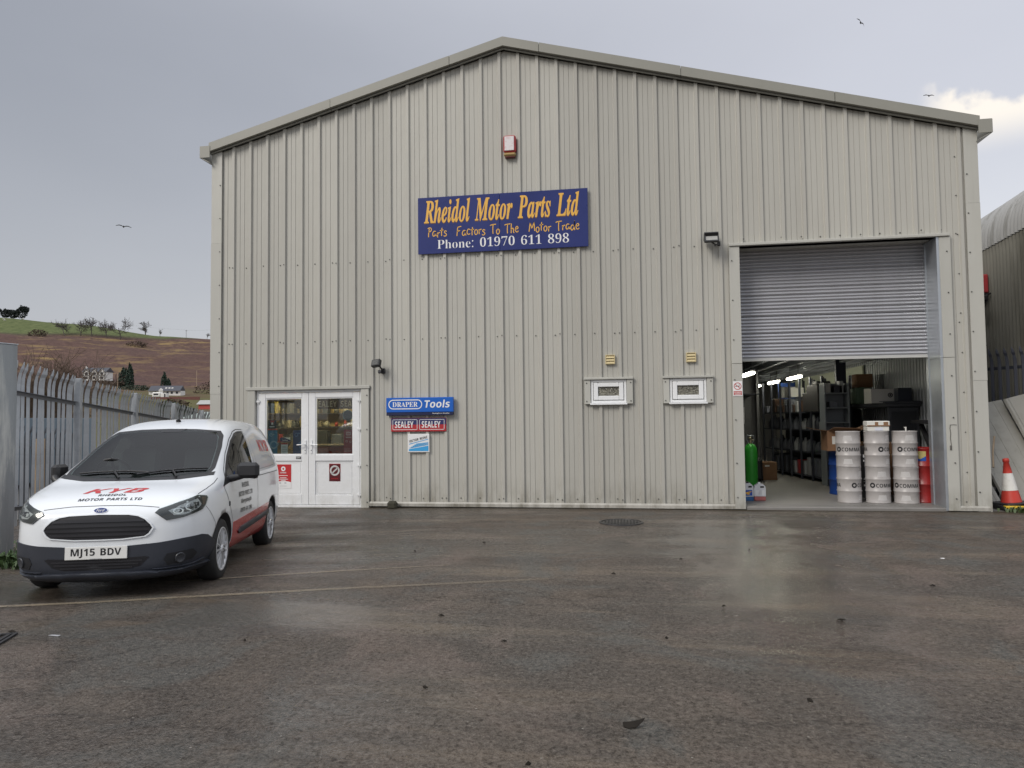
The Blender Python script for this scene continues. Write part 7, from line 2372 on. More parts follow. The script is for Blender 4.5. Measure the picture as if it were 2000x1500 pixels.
# lettering on bonnet and flank
kb = MB()
for body_, w_, h_, x_, v_, sh, bo in (('KYB', .50, .125, -.265, -.530, .55, .035),):
    patch(kb, sans(body_, w=w_, h=h_, x=x_, y=v_, shear=sh, bold=bo), 'top', 0.0025, 0, .08, .06, skirt=False)
kb.build('red_lettering', I_RED, van)
kb = MB()
patch(kb, sans('RHEIDOL', w=.245, h=.042, x=-.105, y=-.598, bold=.012), 'top', 0.0025, 0, .08, .06, skirt=False)
patch(kb, sans('MOTOR PARTS LTD', w=.55, h=.042, x=-.245, y=-.676, bold=.012), 'top', 0.0025, 0, .08, .06, skirt=False)
kb.build('black_lettering', I_BLK, van)


def flank(ms, x0):
    return [(x0 - u, v) for u, v in ms[0]], ms[1]


kb = MB()
for tx, x0, x1, z, h in (('RHEIDOL', -.76, -1.10, .882, .056), ('MOTOR PARTS LTD', -.60, -1.27, .785, .056), ('Aberystwyth', -.70, -1.21, .690, .068), ('01970 611 898', -.68, -1.24, .606, .050)):
    patch(kb, flank(sans(tx, w=x0 - x1, h=h, x=0, y=z, bold=.012), x0), 'left', 0.0025, 0, .1, .1, skirt=False)
kb.build('black_lettering', I_BLK, van)
kb = MB()
patch(kb, flank(sans('KYB', w=.62, h=.15, x=0, y=1.28, bold=.03, shear=.2), -2.10), 'left', 0.0025, 0, .08, .05, skirt=False)
kb.build('red_lettering', I_RED, van)
kb = MB()
patch(kb, flank(sans('Our Precision, Your Advantage', w=.62, h=.045, x=0, y=1.19, bold=.0, shear=.2), -2.12), 'left', 0.0025, 0, .08, .05, skirt=False)
kb.build('grey_lettering', I_GREY, van)

# cab: dashboard, steering wheel, seats
M_SEAT = mat('grey_seat_cloth', (0.07, 0.075, 0.08), .9, 0, .1, 6)
for y in (-.36, .36):
    st_ = MB()
    st_.M = Matrix.Translation((-1.12, y, .98)) @ Matrix.Rotation(radians(-12), 4, 'Y')
    st_.bbox(-.07, .07, -.23, .23, .03, .36, .05)
    st_.build('seat', M_SEAT, van)
    st_ = MB()
    st_.M = Matrix.Translation((-1.16, y, .98)) @ Matrix.Rotation(radians(-12), 4, 'Y')
    st_.bbox(-.045, .045, -.12, .12, .37, .52, .035)
    st_.build('headrest', M_SEAT, van)
sw_ = MB()
sw_.M = Matrix.Translation((-.42, -.36, 1.085)) @ Matrix.Rotation(radians(-62), 4, 'Y')
pts_ = [(.17 * cos(2 * pi * k / 20), .17 * sin(2 * pi * k / 20), 0) for k in range(21)]
sw_.tube(pts_, .014, 6)
sw_.bbox(-.05, .05, -.05, .05, -.02, .02, .015)
sw_.bbox(-.16, .16, -.014, .014, -.01, .01, .004)
sw_.build('steering_wheel', M_BLACK, van)
db_ = MB()
db_.bbox(-.46, -.10, -.62, .62, 1.035, 1.06, .012)
db_.build('dashboard', mat('dashboard_grey', (0.055, 0.058, 0.06), .7), van)

# rear end
for s in (1, -1):
    rl = [(s * .80, 1.02), (s * .80, .70), (s * .70, .70), (s * .70, 1.02)]
    patch(MB(), (rl, [(0, 1, 2, 3)]), 'rear', 0.006, -.01, .05, .08).build('tail_lamp', mat('tail_lamp_red', (0.35, 0.02, 0.02), .2), van)
rbm = patch(MB(), rect2d(-.78, .78, .26, .46), 'rear', 0.025, -.01, .1, .06, dome=.01).build('rear_bumper', M_BUMP, van)
gl = MB()
line_on(gl, [(0, .48), (0, 1.5)], 'rear')
gl.build('rear_door_gap', M_GAP, van)

# aerial
an = MB()
ap = onbody('top', 0, 1.33, 0)[0]
an.tube([ap, ap + Vector((.03, 0, .01)), ap + Vector((-.02, 0, .035))], [.03, .024, .012], 10)
an.tube([ap + Vector((-.01, 0, .03)), ap + Vector((-.10, 0, .17))], [.007, .004], 6)
an.build('aerial', M_BLACK, van)

# wheels
for ax in AX:
    for s in (1, -1):
        wy = s * .765
        R_ = .308
        ty = MB()
        ty.lathe([(.215, -.095), (.265, -.100), (.295, -.085), (R_, -.060), (R_, .060), (.295, .085), (.265, .098), (.215, .092)], 48, (0, 0, 0), True, 'y')
        wo = ty.build('wheel', M_RUB, van, (ax, wy, .306))
        rb_ = MB()
        fy = s * .088
        rb_.lathe([(.222, fy), (.215, fy + s * .010), (.200, fy + s * .004), (.196, fy - s * .02)], 48, (0, 0, 0), True, 'y')
        rb_.lathe([(.048, fy - s * .012), (.046, fy + s * .012), (.034, fy + s * .020), (.0005, fy + s * .022)], 24, (0, 0, 0), True, 'y')
        for k in range(15):
            a0_ = 2 * pi * k / 15
            for da in (0.0,):
                a1_ = a0_ + da
                pr_ = []
                r0_, r1_, w0_, w1_ = .040, .203, .0065, .0115
                for r_, w_, yy_ in ((r0_, w0_, fy + s * .006), (r1_, w1_, fy + s * .002)):
                    ang = a0_ + da * (r_ / r1_)
                    cx2, cz2 = r_ * cos(ang), r_ * sin(ang)
                    tx_, tz_ = -sin(ang), cos(ang)
                    for q_, dy_ in ((-1, -.02), (-.7, 0), (.7, 0), (1, -.02)):
                        pr_.append((cx2 + tx_ * w_ * q_, yy_ + s * dy_, cz2 + tz_ * w_ * q_))
                rb_.add(pr_, [(0, 1, 5, 4), (1, 2, 6, 5), (2, 3, 7, 6), (0, 4, 7, 3)])
        rb_.build('rim', M_RIM, wo)
        dk = MB()
        dk.lathe([(.21, fy - s * .024), (.0005, fy - s * .024)], 32, (0, 0, 0), True, 'y')
        dk.build('brake_backing', plain('wheel_dark', (0.012, 0.012, 0.013), .6), wo)
        nut = MB()
        for k in range(5):
            nut.cyl((.030 * cos(2 * pi * k / 5), fy + s * .016, .030 * sin(2 * pi * k / 5)), (.030 * cos(2 * pi * k / 5), fy + s * .026, .030 * sin(2 * pi * k / 5)), .006, n=6)
        nut.build('wheel_nut', M_GAP, wo)
# axles and floor shadow body
ub = MB().box(-2.6, .5, -.55, .55, .16, .185)
for ax in AX:
    ub.cyl((ax, -.7, .3), (ax, .7, .3), .04, n=8)
ub.build('underbody', M_BLACK, van)

# ------------------------------------------------------------ palisade fence on the left
M_GALVF = mat('weathered_galvanising', (0.42, 0.445, 0.475), 0.42, 0.30, 0.10, 3, stain=(0.20, 0.215, 0.24), stain_amt=0.5, stain_scale=4, bump=.08)
M_GALVD = mat('dark_galvanising', (0.15, 0.16, 0.18), 0.55, 0.3, 0.10, 3)  # darker tone of the galvanising, for the rails and the back fence
M_POSTG = mat('lichened_steel_post', (0.26, 0.28, 0.29), 0.6, 0.1, 0.28, 3, streak=True, stain=(0.60, 0.60, 0.56), stain_amt=0.9, stain_scale=5, bump=.15)
M_RUST = mat('rust', (0.13, 0.055, 0.025), 0.85, 0, .2, 12)


def pale_mesh(h, m_, w=0.066):
    mb = MB()
    hw = w / 2
    rows = [(0, hw, 0), (h - .30, hw, 0), (h - .22, hw * 1.0, -.006), (h - .15, hw * .8, -.02), (h - .10, hw * 1.05, -.04), (h - .04, hw * .55, -.058), (h, .004, -.068)]
    vs_ = []
    for z, q_, lean in rows:
        for k, (f_, dpt) in enumerate(((-1, 0.0), (-.45, .018), (0, .030), (.45, .018), (1, 0))):
            vs_.append((q_ * f_, lean - dpt * min(1, q_ / hw), z))
    fs_ = [(r * 5 + k, r * 5 + k + 1, (r + 1) * 5 + k + 1, (r + 1) * 5 + k) for r in range(len(rows) - 1) for k in range(4)]
    mb.add(vs_, fs_)
    o = len(vs_)
    mb.add([(x, y - .003, z) for x, y, z in vs_], fs_)
    return mb.mesh('pale', m_)


fp = thing('palisade_fence', 'long galvanised palisade fence with pointed pales running back beside the white van', 'fence', (-1.82, -1.65, -0.2))
FA = Vector((-1.82, -1.65, 0))
FD = Vector((-0.92, 2.6, 0))
FL_ = FD.length
fdir = FD.normalized()
fang = atan2(FD.y, FD.x)
PH = 2.26


def ftop(k):
    return 2.22 - 0.145 * k


pale_me = pale_mesh(PH, M_GALVF)
random.seed(3)


def child(name, me, parent, loc_, rz, inv=True):
    o = bpy.data.objects.new(name, me)
    COL.objects.link(o)
    o.parent = parent
    o.matrix_parent_inverse = Matrix.Translation(-Vector(parent.location))
    o.location = loc_
    o.rotation_euler = (0, 0, rz)
    return o


for k in range(-1, 6):
    p = FA + FD * k
    pm = MB()
    pm.M = Matrix.Translation((p.x, p.y, 0)) @ Matrix.Rotation(fang, 4, 'Z')
    zt, zb = ftop(k) + .03, ftop(k) - PH - .1
    pm.bbox(-.045, .045, -.06, .04, zb, zt, .005)
    if k >= 0:
        loc(pm, fp, 'post', M_GALVF)
    if k < 5:
        n_p = 17
        for i in range(n_p):
            t_ = (i + .75) / (n_p + .5)
            kk = k + t_
            if k == -1 and t_ < 0.06:
                continue
            q_ = FA + FD * kk
            o = child('pale', pale_me, fp, (q_.x - fdir.y * .06, q_.y + fdir.x * .06, ftop(kk) + .06 - PH + random.uniform(-.012, .012)), fang)
            o.rotation_euler = (random.uniform(-.008, .008), random.uniform(-.012, .012), fang + random.uniform(-.04, .04))
        q0, q1 = FA + FD * (k + .02), FA + FD * (k + .98)
        for dz_ in (-.36, -1.93):
            rm = MB()
            n_ = Vector((fdir.y, -fdir.x, 0))
            a0_ = q0 + Vector((0, 0, ftop(k) + dz_)) + n_ * -.012
            a1_ = q1 + Vector((0, 0, ftop(k + 1) + dz_)) + n_ * -.012
            u_ = Vector((0, 0, 1))
            for (o0, o1, h0, h1) in ((0.0, .05, .0, .006), (0.0, .006, -.05, .0)):
                c8 = []
                for b_ in (a0_, a1_):
                    for oo, hh in ((o0, h0), (o1, h0), (o1, h1), (o0, h1)):
                        c8.append(b_ + n_ * oo + u_ * hh)
                rm.add(c8, [(0, 1, 2, 3), (7, 6, 5, 4), (0, 4, 5, 1), (1, 5, 6, 2), (2, 6, 7, 3), (3, 7, 4, 0)])
            loc(rm, fp, 'rail', M_GALVD)

gp = thing('gate_post', 'thick weathered square steel gate post with a rust spot at the left edge', 'post', (-0.17, -4.75, -0.1))
gm = MB()
gm.M = Matrix.Translation((-.165, -4.80, 0)) @ Matrix.Rotation(radians(-12), 4, 'Z')
gm.bbox(-.12, .125, -.12, .12, -.3, 2.455, .010)
loc(gm, gp, 'post_tube', M_POSTG)
gm2 = MB()
gm2.M = gm.M
gm2.bbox(-.124, .129, -.124, .124, 2.4555, 2.467, .003)
loc(gm2, gp, 'post_cap', M_GALVF)
gm2 = MB()
gm2.M = gm.M
gm2.cyl((-.03, -.123, 1.83), (-.03, -.165, 1.83), .022, n=10).bbox(-.09, -.005, -.135, -.1205, 1.78, 1.87, .004)
loc(gm2, gp, 'hinge_pin', M_RUST)

# second, lower fence and a yard beyond
f2 = thing('back_fence', 'lower second palisade fence glimpsed through the gaps of the first one', 'fence', (-4.0, -1.0, -0.6))
pale2 = pale_mesh(1.95, M_GALVD, .07)
F2A = Vector((-4.2, -2.0, 0))
for i in range(56):
    kk = -1.2 + i * .0585
    q_ = F2A + FD * kk
    child('pale', pale2, f2, (q_.x, q_.y, 1.64 - .145 * kk - 1.95), fang)
for k in range(-1, 2):
    q0, q1 = F2A + FD * (k - .2), F2A + FD * (k + .8)
    rm = MB()
    for dz_ in (-.42, -1.6):
        a0_, a1_ = q0 + Vector((.05, .02, 1.64 - .145 * k + dz_)), q1 + Vector((.05, .02, 1.64 - .145 * (k + 1) + dz_))
        rm.tube([a0_, a1_], .03, 4, True, False)
    loc(rm, f2, 'rail', M_GALVD)
ct = thing('blue_grey_container', 'long blue grey cargo container seen between the fence pales', 'container', (-13.5, 5.0, -0.75), radians(106))
cm_ = mat('blue_grey_container_paint', (0.17, 0.225, 0.27), .5, 0, .06, 1, streak=True)
MB().box(-8, 10, -1.2, 1.2, 0.15, 2.45).build('container_shell', cm_, ct)
for i in range(58):
    x = -7.8 + i * .3
    MB().prism([(x, -1.2), (x + .04, -1.235), (x + .14, -1.235), (x + .18, -1.2)], .2, 2.4, 'xy').build('corrugation', cm_, ct)
w3 = thing('white_lorry', 'white lorry cab parked in the neighbouring yard behind the fence', 'lorry', (-9.5, 0.2, -0.75), radians(100))
MB().bbox(-1.1, 1.1, -1.0, 1.0, .5, 2.0, .12).build('cab', M_VW, w3)
MB().bbox(-1.08, 1.08, -1.015, -.9, 1.2, 1.75, .05).build('windscreen', M_VGL, w3)
for x in (-.7, .7):
    MB().lathe([(.2, -.1), (.4, -.1), (.4, .1), (.2, .1)], 20, (x, -.95, .4), True, 'y').build('wheel', M_RUB, w3)
rb_ = thing('red_lamp', 'small red lamp on a pole seen between the fence pales', 'lamp', (-6.9, -1.6, -0.7))
MB().cyl((0, 0, 0), (0, 0, 1.35), .025, n=8).build('pole', M_BLACK, rb_)
MB().bbox(-.07, .07, -.07, .07, 1.36, 1.55, .03).build('lens', plain('red_lens', (0.50, 0.02, 0.015), .3), rb_)
M_YB = plain('yellow_barrier_paint', (0.60, 0.38, 0.02), .4)
M_TIMB = mat('pale_timber', (0.42, 0.32, 0.22), .7, 0, .15, 5)
for i, (x, y) in enumerate(((-5.3, -3.6), (-5.9, -2.6), (-6.4, -1.4))):
    yb_ = thing('yellow_barrier', ['nearest', 'middle', 'farthest'][i] + ' of the yellow safety barriers seen between the fence pales', 'barrier', (x, y, -.62), fang + radians(8), 'yellow barriers behind the fence')
    for xx in (-.6, .6):
        MB().tube([(xx, 0, 0), (xx, 0, 1.0)], .035, 8).build('barrier_post', M_YB, yb_)
    for z in (.55, .97):
        MB().tube([(-.6, 0, z), (.6, 0, z)], .03, 8).build('barrier_rail', M_YB, yb_)
for i, (x, y, h_) in enumerate(((-6.1, -2.2, 1.75), (-6.35, -1.9, 1.9), (-4.9, .9, 1.85), (-5.0, 1.15, 1.85))):
    o = MB().bbox(-.04, .04, -.04, .04, 0, h_, .006).build('timber_post', M_TIMB, None, (x, y, -.65))
    tag(o, ['pale timber post just left of the red lamp behind the fence', 'taller pale timber post right of the red lamp behind the fence', 'left of two pale timber posts behind the second fence bay', 'right of two pale timber posts behind the second fence bay'][i], 'post', 'timber posts behind the fence')

# ------------------------------------------------------------ right-hand side: old barrel-roofed shed, fence, sheets, cone
M_ASB = mat('old_fibre_cement', (0.34, 0.34, 0.335), .85, 0, .10, 1.2, streak=True, stain=(0.075, 0.07, 0.05), stain_amt=.85, stain_scale=1.6, bump=.1)
M_ASB2 = mat('mossy_fibre_cement', (0.20, 0.193, 0.165), .9, 0, .16, 1.5, streak=True, stain=(0.045, 0.043, 0.028), stain_amt=.9, stain_scale=1.3, bump=.1)
shed = thing('old_shed', 'old corrugated fibre cement shed with a rounded mossy roof edge right of the warehouse', 'shed', (14.39, 3.09, 0))
SA = Vector((14.39, 3.09, 0))
SD = Vector((.0753, .9972, 0)).normalized()
SN = Vector((SD.y, -SD.x, 0))


def corrugated(prof_, t0, t1, pitch, amp, step):
    vs_, fs_ = [], []
    n_ = int((t1 - t0) / step)
    m_ = len(prof_)
    for i in range(n_ + 1):
        t_ = t0 + (t1 - t0) * i / n_
        c_ = cos(2 * pi * t_ / pitch)
        for (u, z, nu, nz) in prof_:
            q_ = SA + SD * t_ + SN * (u + nu * amp * c_)
            vs_.append((q_.x, q_.y, z + nz * amp * c_))
    for i in range(n_):
        for k in range(m_ - 1):
            fs_.append((i * m_ + k, (i + 1) * m_ + k, (i + 1) * m_ + k + 1, i * m_ + k + 1))
    return vs_, fs_


lowp = [(0, -.2, -1, 0), (0, 1.5, -1, 0), (0, 3.2, -1, 0), (0, 4.95, -1, 0)]
R_ = 0.95
upp = [(-.03, 4.88, -1, 0), (-.03, 5.0, -1, 0)]
for k in range(1, 9):
    a = radians(64) * k / 8
    upp.append((-.03 + R_ * (1 - cos(a)), 5.0 + R_ * sin(a), -cos(a), sin(a)))
u8, z8 = upp[-1][0], upp[-1][1]
for s in (2.0, 4.5):
    upp.append((u8 + s * cos(radians(26)), z8 + s * sin(radians(26)), -sin(radians(26)), cos(radians(26))))
for t0, t1 in ((-2.2, 1.0), (1.0, 5.2), (5.2, 12), (12, 22)):
    v_, f_ = corrugated(lowp, t0, t1, .15, .036, .025 if t0 < 5 else .05)
    loc(MB().add(v_, f_, True), shed, 'wall_sheet', M_ASB2)
    v_, f_ = corrugated(upp, t0, t1, .15, .036, .025 if t0 < 5 else .05)
    loc(MB().add(v_, f_, True), shed, 'roof_sheet', M_ASB)
ge = MB()
prf = [(u, z) for u, z, a, b_ in lowp[:1] + upp]
for tt in (-2.18, 21.9):
    c_ = SA + SD * tt
    pts_ = [(c_ + SN * (u + .03)).to_tuple()[:2] + (z - .04,) for u, z in prf] + [(c_ + SN * prf[-1][0]).to_tuple()[:2] + (-.2,)]
    ge.add(pts_, [tuple(range(len(pts_)))])
loc(ge, shed, 'end_wall', M_ASB2)
rs_ = thing('shed_alarm_box', 'red box on the old shed wall above black lamps', 'alarm box', (14.44, 3.9, 4.15), atan2(SD.y, SD.x))
MB().bbox(-.14, .14, .03, .16, -.19, .19, .02).build('box_shell', mat('red_shed_box', (0.42, 0.05, 0.055), .35), rs_)
MB().bbox(-.12, .12, .035, .15, -.235, -.1905, .01).build('box_base', M_BLACK, rs_)
sl_ = thing('shed_lamp_cluster', 'black lamps and bracket on the old shed wall below the red box', 'lamp', (14.44, 3.75, 3.84), atan2(SD.y, SD.x))
MB().tube([(0, .02, .1), (-.05, .12, .05), (-.2, .2, -.02)], .02, 6).tube([(.2, .02, 0), (.05, .15, -.05), (-.3, .2, -.1)], .018, 6).build('bracket', M_BLACK, sl_)
for x, y, z in ((-.22, .22, -.03), (.15, .18, -.06), (-.02, .2, -.12)):
    MB().bbox(x - .09, x + .09, y - .05, y + .05, z - .06, z + .06, .02).build('lamp_head', M_BLACK, sl_)
l3 = thing('shed_lamp', 'single black lamp low on the old shed wall above the dark fence', 'lamp', (14.47, 4.1, 2.91), atan2(SD.y, SD.x))
MB().tube([(0, .02, 0), (-.1, .15, .03), (-.2, .2, 0)], .02, 6).build('bracket', M_BLACK, l3)
MB().bbox(-.3, -.1, .15, .25, -.06, .06, .02).build('lamp_head', M_BLACK, l3)

M_DPAL = mat('dark_blue_palisade', (0.045, 0.05, 0.068), .5, .2, .1, 3)
rf_ = thing('dark_palisade_fence', 'dark palisade fence closing the gap between the warehouse and the old shed', 'fence', (12.75, 3.8, 0))
RA, RB = Vector((12.72, 3.90, 0)), Vector((14.25, .50, 0))
rd_ = (RB - RA).normalized()
rang = atan2(rd_.y, rd_.x)
pale3 = pale_mesh(2.62, M_DPAL, .07)
nP = 26
for i in range(nP):
    q_ = RA + (RB - RA) * (i / (nP - 1))
    child('pale', pale3, rf_, (q_.x, q_.y, .04), rang)
n_ = Vector((rd_.y, -rd_.x, 0))
for z in (2.28, .35):
    rm = MB()
    a0_, a1_ = RA + n_ * -.05 + Vector((0, 0, z)), RB + n_ * -.05 + Vector((0, 0, z))
    c8 = []
    for b_ in (a0_, a1_):
        for oo, hh in ((0, 0), (.05, 0), (.05, .055), (0, .055)):
            c8.append(b_ - n_ * oo + Vector((0, 0, hh)))
    rm.add(c8, [(0, 1, 2, 3), (7, 6, 5, 4), (0, 4, 5, 1), (1, 5, 6, 2), (2, 6, 7, 3), (3, 7, 4, 0)])
    loc(rm, rf_, 'rail', M_DPAL)

M_SHT = mat('stored_cladding_sheet', (0.36, 0.35, 0.315), .45, 0, .06, 1.0, stain=(0.20, 0.19, 0.15), stain_amt=.5, stain_scale=2.5)


def leaning(name, label, xb, xt, w, yb_, yt, zt_l, zt_r, ribs):
    t_ = thing(name, label, 'metal sheet', (xb, yb_, 0), 0, 'cladding sheets leaning on the dark fence')
    mb = MB()
    cols = []
    for u, d_ in ribs:
        cols.append((u * w, d_))
    vs_ = []
    m_ = 7
    for u, d_ in cols:
        for j in range(m_):
            f_ = j / (m_ - 1)
            zt = zt_l + (zt_r - zt_l) * u / w
            vs_.append((xb + u + (xt - xb) * f_ * (.9 + .1 * f_), yb_ + (yt - yb_) * f_ - d_, .012 + (zt - .012) * f_))
    fs_ = [(i * m_ + j, (i + 1) * m_ + j, (i + 1) * m_ + j + 1, i * m_ + j + 1) for i in range(len(cols) - 1) for j in range(m_ - 1)]
    mb.add(vs_, fs_)
    mb.add([(x, y + .004, z) for x, y, z in vs_], fs_)
    loc(mb, t_, 'sheet', M_SHT)
    return t_


RB_ = [(0, 0), (.03, .03), (.07, .03), (.10, 0), (.30, 0), (.305, -.006), (.32, -.006), (.325, 0), (.55, 0), (.555, -.006), (.57, -.006), (.575, 0), (.80, 0), (.805, -.006), (.82, -.006), (.825, 0), (1, 0)]
leaning('leaning_sheet', 'pale ribbed metal sheet leaning on the dark fence, beside the warehouse corner', 13.22, 12.72, .78, .98, 1.55, 1.58, 1.74, RB_)
leaning('leaning_sheet', 'second pale ribbed metal sheet leaning behind the traffic cone at the right edge', 13.98, 13.46, .9, .90, 1.42, 1.74, 1.98, RB_)
leaning('leaning_sheet', 'low strip of metal sheet behind the foot of the traffic cone', 12.98, 12.62, .26, .86, 1.25, 1.0, 1.1, RB_[:9])

# traffic cone
cn = thing('traffic_cone', 'red and white traffic cone on a black foot beside the warehouse corner', 'traffic cone', (13.06, .44, .066), 0.2)
cn.rotation_euler = (radians(-2), radians(-4), .2)
M_CONE = mat('cone_red', (0.52, 0.045, 0.030), .45, 0, .08, 6, stain=(0.30, 0.05, 0.04), stain_amt=.4, stain_scale=8)
M_CONW = mat('cone_reflective_white', (0.70, 0.69, 0.66), .5, 0, .06, 8, stain=(0.45, 0.42, 0.38), stain_amt=.5, stain_scale=14)


def cr_(z):
    return .145 - (.145 - .038) * (z / .66)


MB().lathe([(cr_(.0), .035), (cr_(.22), .22)], 28).build('cone_lower', M_CONE, cn)
MB().lathe([(cr_(.22) + .002, .22), (cr_(.49) + .002, .49)], 28).build('reflective_sleeve', M_CONW, cn)
MB().lathe([(cr_(.49), .49), (cr_(.66), .66), (.046, .665), (.046, .70), (.040, .72), (.030, .725), (.028, .69)], 28).build('cone_top', M_CONE, cn)
MB().bbox(-.225, .225, -.225, .225, 0, .036, .012).build('foot', M_BLACK, cn)
ym = thing('yellow_ramp', 'flat yellow edged pad lying under the traffic cone', 'ramp', (13.12, .38, 0))
MB().bbox(-.30, .34, -.27, .30, -.005, .060, .006).build('pad', M_BLACK, ym)
MB().bbox(-.305, .345, -.295, -.271, -.005, .066, .006).bbox(-.305, .345, -.270, -.20, .0605, .070, .003).build('yellow_edge', plain('yellow_pad_edge', (0.62, 0.42, 0.03), .5), ym)
sk_ = thing('wooden_stick', 'thin bare wooden stick leaning on the sheets behind the traffic cone', 'stick', (12.98, .80, 0))
MB().tube([(.0, 0, .62), (.06, .13, .85), (.15, .25, 1.12)], .016, 5).build('stick', M_TIMB, sk_)

# ------------------------------------------------------------ plants
def leaf_mat(name, c, rough=.6):
    return mat(name, c, rough, 0, .22, 14)


def weeds(name, label, pts_, hgt, n_, m_, seed):
    random.seed(seed)
    mb = MB()
    for i in range(n_):
        bx, by, bz = random.choice(pts_)
        bx += random.gauss(0, .09)
        by += random.gauss(0, .07)
        a = random.uniform(0, 2 * pi)
        ln_ = hgt * random.uniform(.4, 1.1)
        ou = ln_ * random.uniform(.2, .9)
        w_ = random.uniform(.008, .022)
        px_, py_ = cos(a), sin(a)
        vs_ = [(bx - py_ * w_ / 2, by + px_ * w_ / 2, bz), (bx + py_ * w_ / 2, by - px_ * w_ / 2, bz),
               (bx + px_ * ou * .5 + py_ * w_, by + py_ * ou * .5 - px_ * w_, bz + ln_ * .6), (bx + px_ * ou * .5 - py_ * w_, by + py_ * ou * .5 + px_ * w_, bz + ln_ * .62),
               (bx + px_ * ou, by + py_ * ou, bz + ln_ * random.uniform(.5, .95))]
        mb.add(vs_, [(0, 1, 2, 3), (3, 2, 4)])
    o = mb.build(name, m_)
    return tag(o, label, 'weeds', kind='stuff')


weeds('weeds', 'green weeds growing at the foot of the gate post and fence', [(-.05 + .12 * i, -5.02 + .08 * (i % 3), gz(-.05 + .12 * i, -5.0)) for i in range(6)] + [(-.3, -4.9, -.08), (.1, -4.75, -.08), (-.5, -4.6, -.1), (-.8, -4.0, -.12)], .20, 420, leaf_mat('weed_green', (0.045, 0.085, 0.025)), 5)
weeds('weeds', 'green tufts growing in front of the yellow pad by the warehouse corner', [(12.9 + .14 * i, -.02 - .05 * (i % 2), 0) for i in range(9)] + [(13.3, .05, 0), (13.6, .0, 0)], .11, 420, leaf_mat('tuft_green', (0.050, 0.080, 0.025)), 6)


def tree_skeleton(h, spread, seed, levels=4, lean=0.0, fork=0.30, up=0.55, kids_=(3, 4), shrink=.70, first=None):
    """list of (level, points, radii) for a bare broadleaf tree"""
    rnd = random.Random(seed)
    segs = []
    r0 = h * .026

    def grow(p, d, ln_, r, lev):
        n_ = 4 if lev < 2 else 3
        pts_, rad = [p.copy()], [r]
        q_ = p.copy()
        dd = d.copy()
        for i in range(n_):
            dd = (dd + Vector((rnd.gauss(0, .16), rnd.gauss(0, .16), rnd.gauss(.03, .10))) * (1 if lev else .35)).normalized()
            q_ = q_ + dd * ln_ / n_
            pts_.append(q_.copy())
            rad.append(r * (1 - .40 * (i + 1) / n_))
        segs.append((lev, pts_, rad))
        if lev >= levels:
            return
        nk = rnd.randint(*kids_) + (1 if lev < 2 else 0)
        for k in range(nk):
            i = rnd.randint(1 if lev else 2, n_)
            b_ = pts_[i]
            ax = Vector((rnd.gauss(0, 1), rnd.gauss(0, 1), rnd.gauss(0, .4)))
            side_ = (ax - dd * ax.dot(dd))
            side_ = side_.normalized() if side_.length > 1e-6 else Vector((1, 0, 0))
            side_.x *= spread
            side_.y *= spread
            nd = (dd * (1 - fork) + side_ * rnd.uniform(.45, 1.0) + Vector((0, 0, up * .35))).normalized()
            grow(b_, nd, ln_ * shrink * rnd.uniform(.75, 1.15), max(rad[i] * .62, h * .0012), lev + 1)
    grow(Vector((0, 0, -h * .03)), Vector((lean, 0, 1)).normalized(), (first or h * .34), r0, 0)
    mx_ = max(p.z for _, pts_, _r in segs for p in pts_)
    k_ = h / mx_
    return [(l_, [p * k_ for p in pts_], rad) for l_, pts_, rad in segs]


def tree_meshes(segs, m_, mint=0.0, kinds=(1, 9)):
    tr_, crn = MB(), MB()
    for lev, pts_, rad in segs:
        tgt = tr_ if lev <= kinds[0] else crn
        tgt.tube(pts_, [max(r, mint) for r in rad], 5 if lev <= 1 else 3, False, True)
    return tr_, crn


M_BARK = mat('grey_brown_bark', (0.085, 0.074, 0.066), .9, 0, .15, 6)
M_TWIG = mat('dark_twigs', (0.095, 0.083, 0.078), .9, 0, .2, 1)
M_TWIGB = mat('brown_twigs', (0.125, 0.088, 0.062), .9, 0, .2, 1)


def bare_tree(label, base, h, spread, seed, lean=0, mint=.05, group='bare trees along the hilltop', twig=None, levels=4, turn=0.0, **kw):
    t_ = thing('bare_tree', label, 'tree', base, turn, group)
    kw.setdefault('kids_', (3, 4))
    tr_, crn = tree_meshes(tree_skeleton(h, spread, seed, levels, lean, **kw), None, mint * (1.1 if mint > .05 else 1))
    tr_.build('trunk', M_BARK, t_)
    crn.build('crown', twig or M_TWIG, t_)
    return t_


yr = -YAW
bare_tree('wind swept bare tree with a flat crown leaning left, leftmost on the hilltop', on_hill(-345.5, 553), 14.5, 1.5, 31, -.5, .075, turn=yr)
bare_tree('slim bare tree with a narrow crown, second from the left on the hilltop', on_hill(-336.4, 557), 14.5, .8, 32, .03, .07, turn=yr)
bare_tree('rounded bare tree in the middle of the hilltop row', on_hill(-328.0, 558), 15.5, 1.0, 33, .05, .075, turn=yr)
bare_tree('sparse bare tree close to the left of the broadest one on the hilltop', on_hill(-318.0, 561), 15.0, .9, 34, -.05, .07, turn=yr)
bare_tree('broadest bare tree with a wide fan crown on the hilltop', on_hill(-308.5, 563), 17.5, 1.35, 35, .12, .08, turn=yr)
bare_tree('small round bare tree standing alone on the ridge line', on_hill(-306.0, 597), 11.5, 1.2, 36, 0, .075, turn=yr)
bare_tree('tiny bare bush on the ridge right of the lone tree', on_hill(-291.5, 592), 6.5, .9, 37, 0, .07, turn=yr, levels=3)
bare_tree('faint distant bare tree between the broadest tree and the lone one', on_hill(-318.0, 620), 9, 1.1, 38, 0, .06, turn=yr)
bare_tree('tiny round tree at the right end of the ridge by the wall corner', on_hill(-258.0, 605), 5.5, 1.2, 39, 0, .07, turn=yr, levels=3)
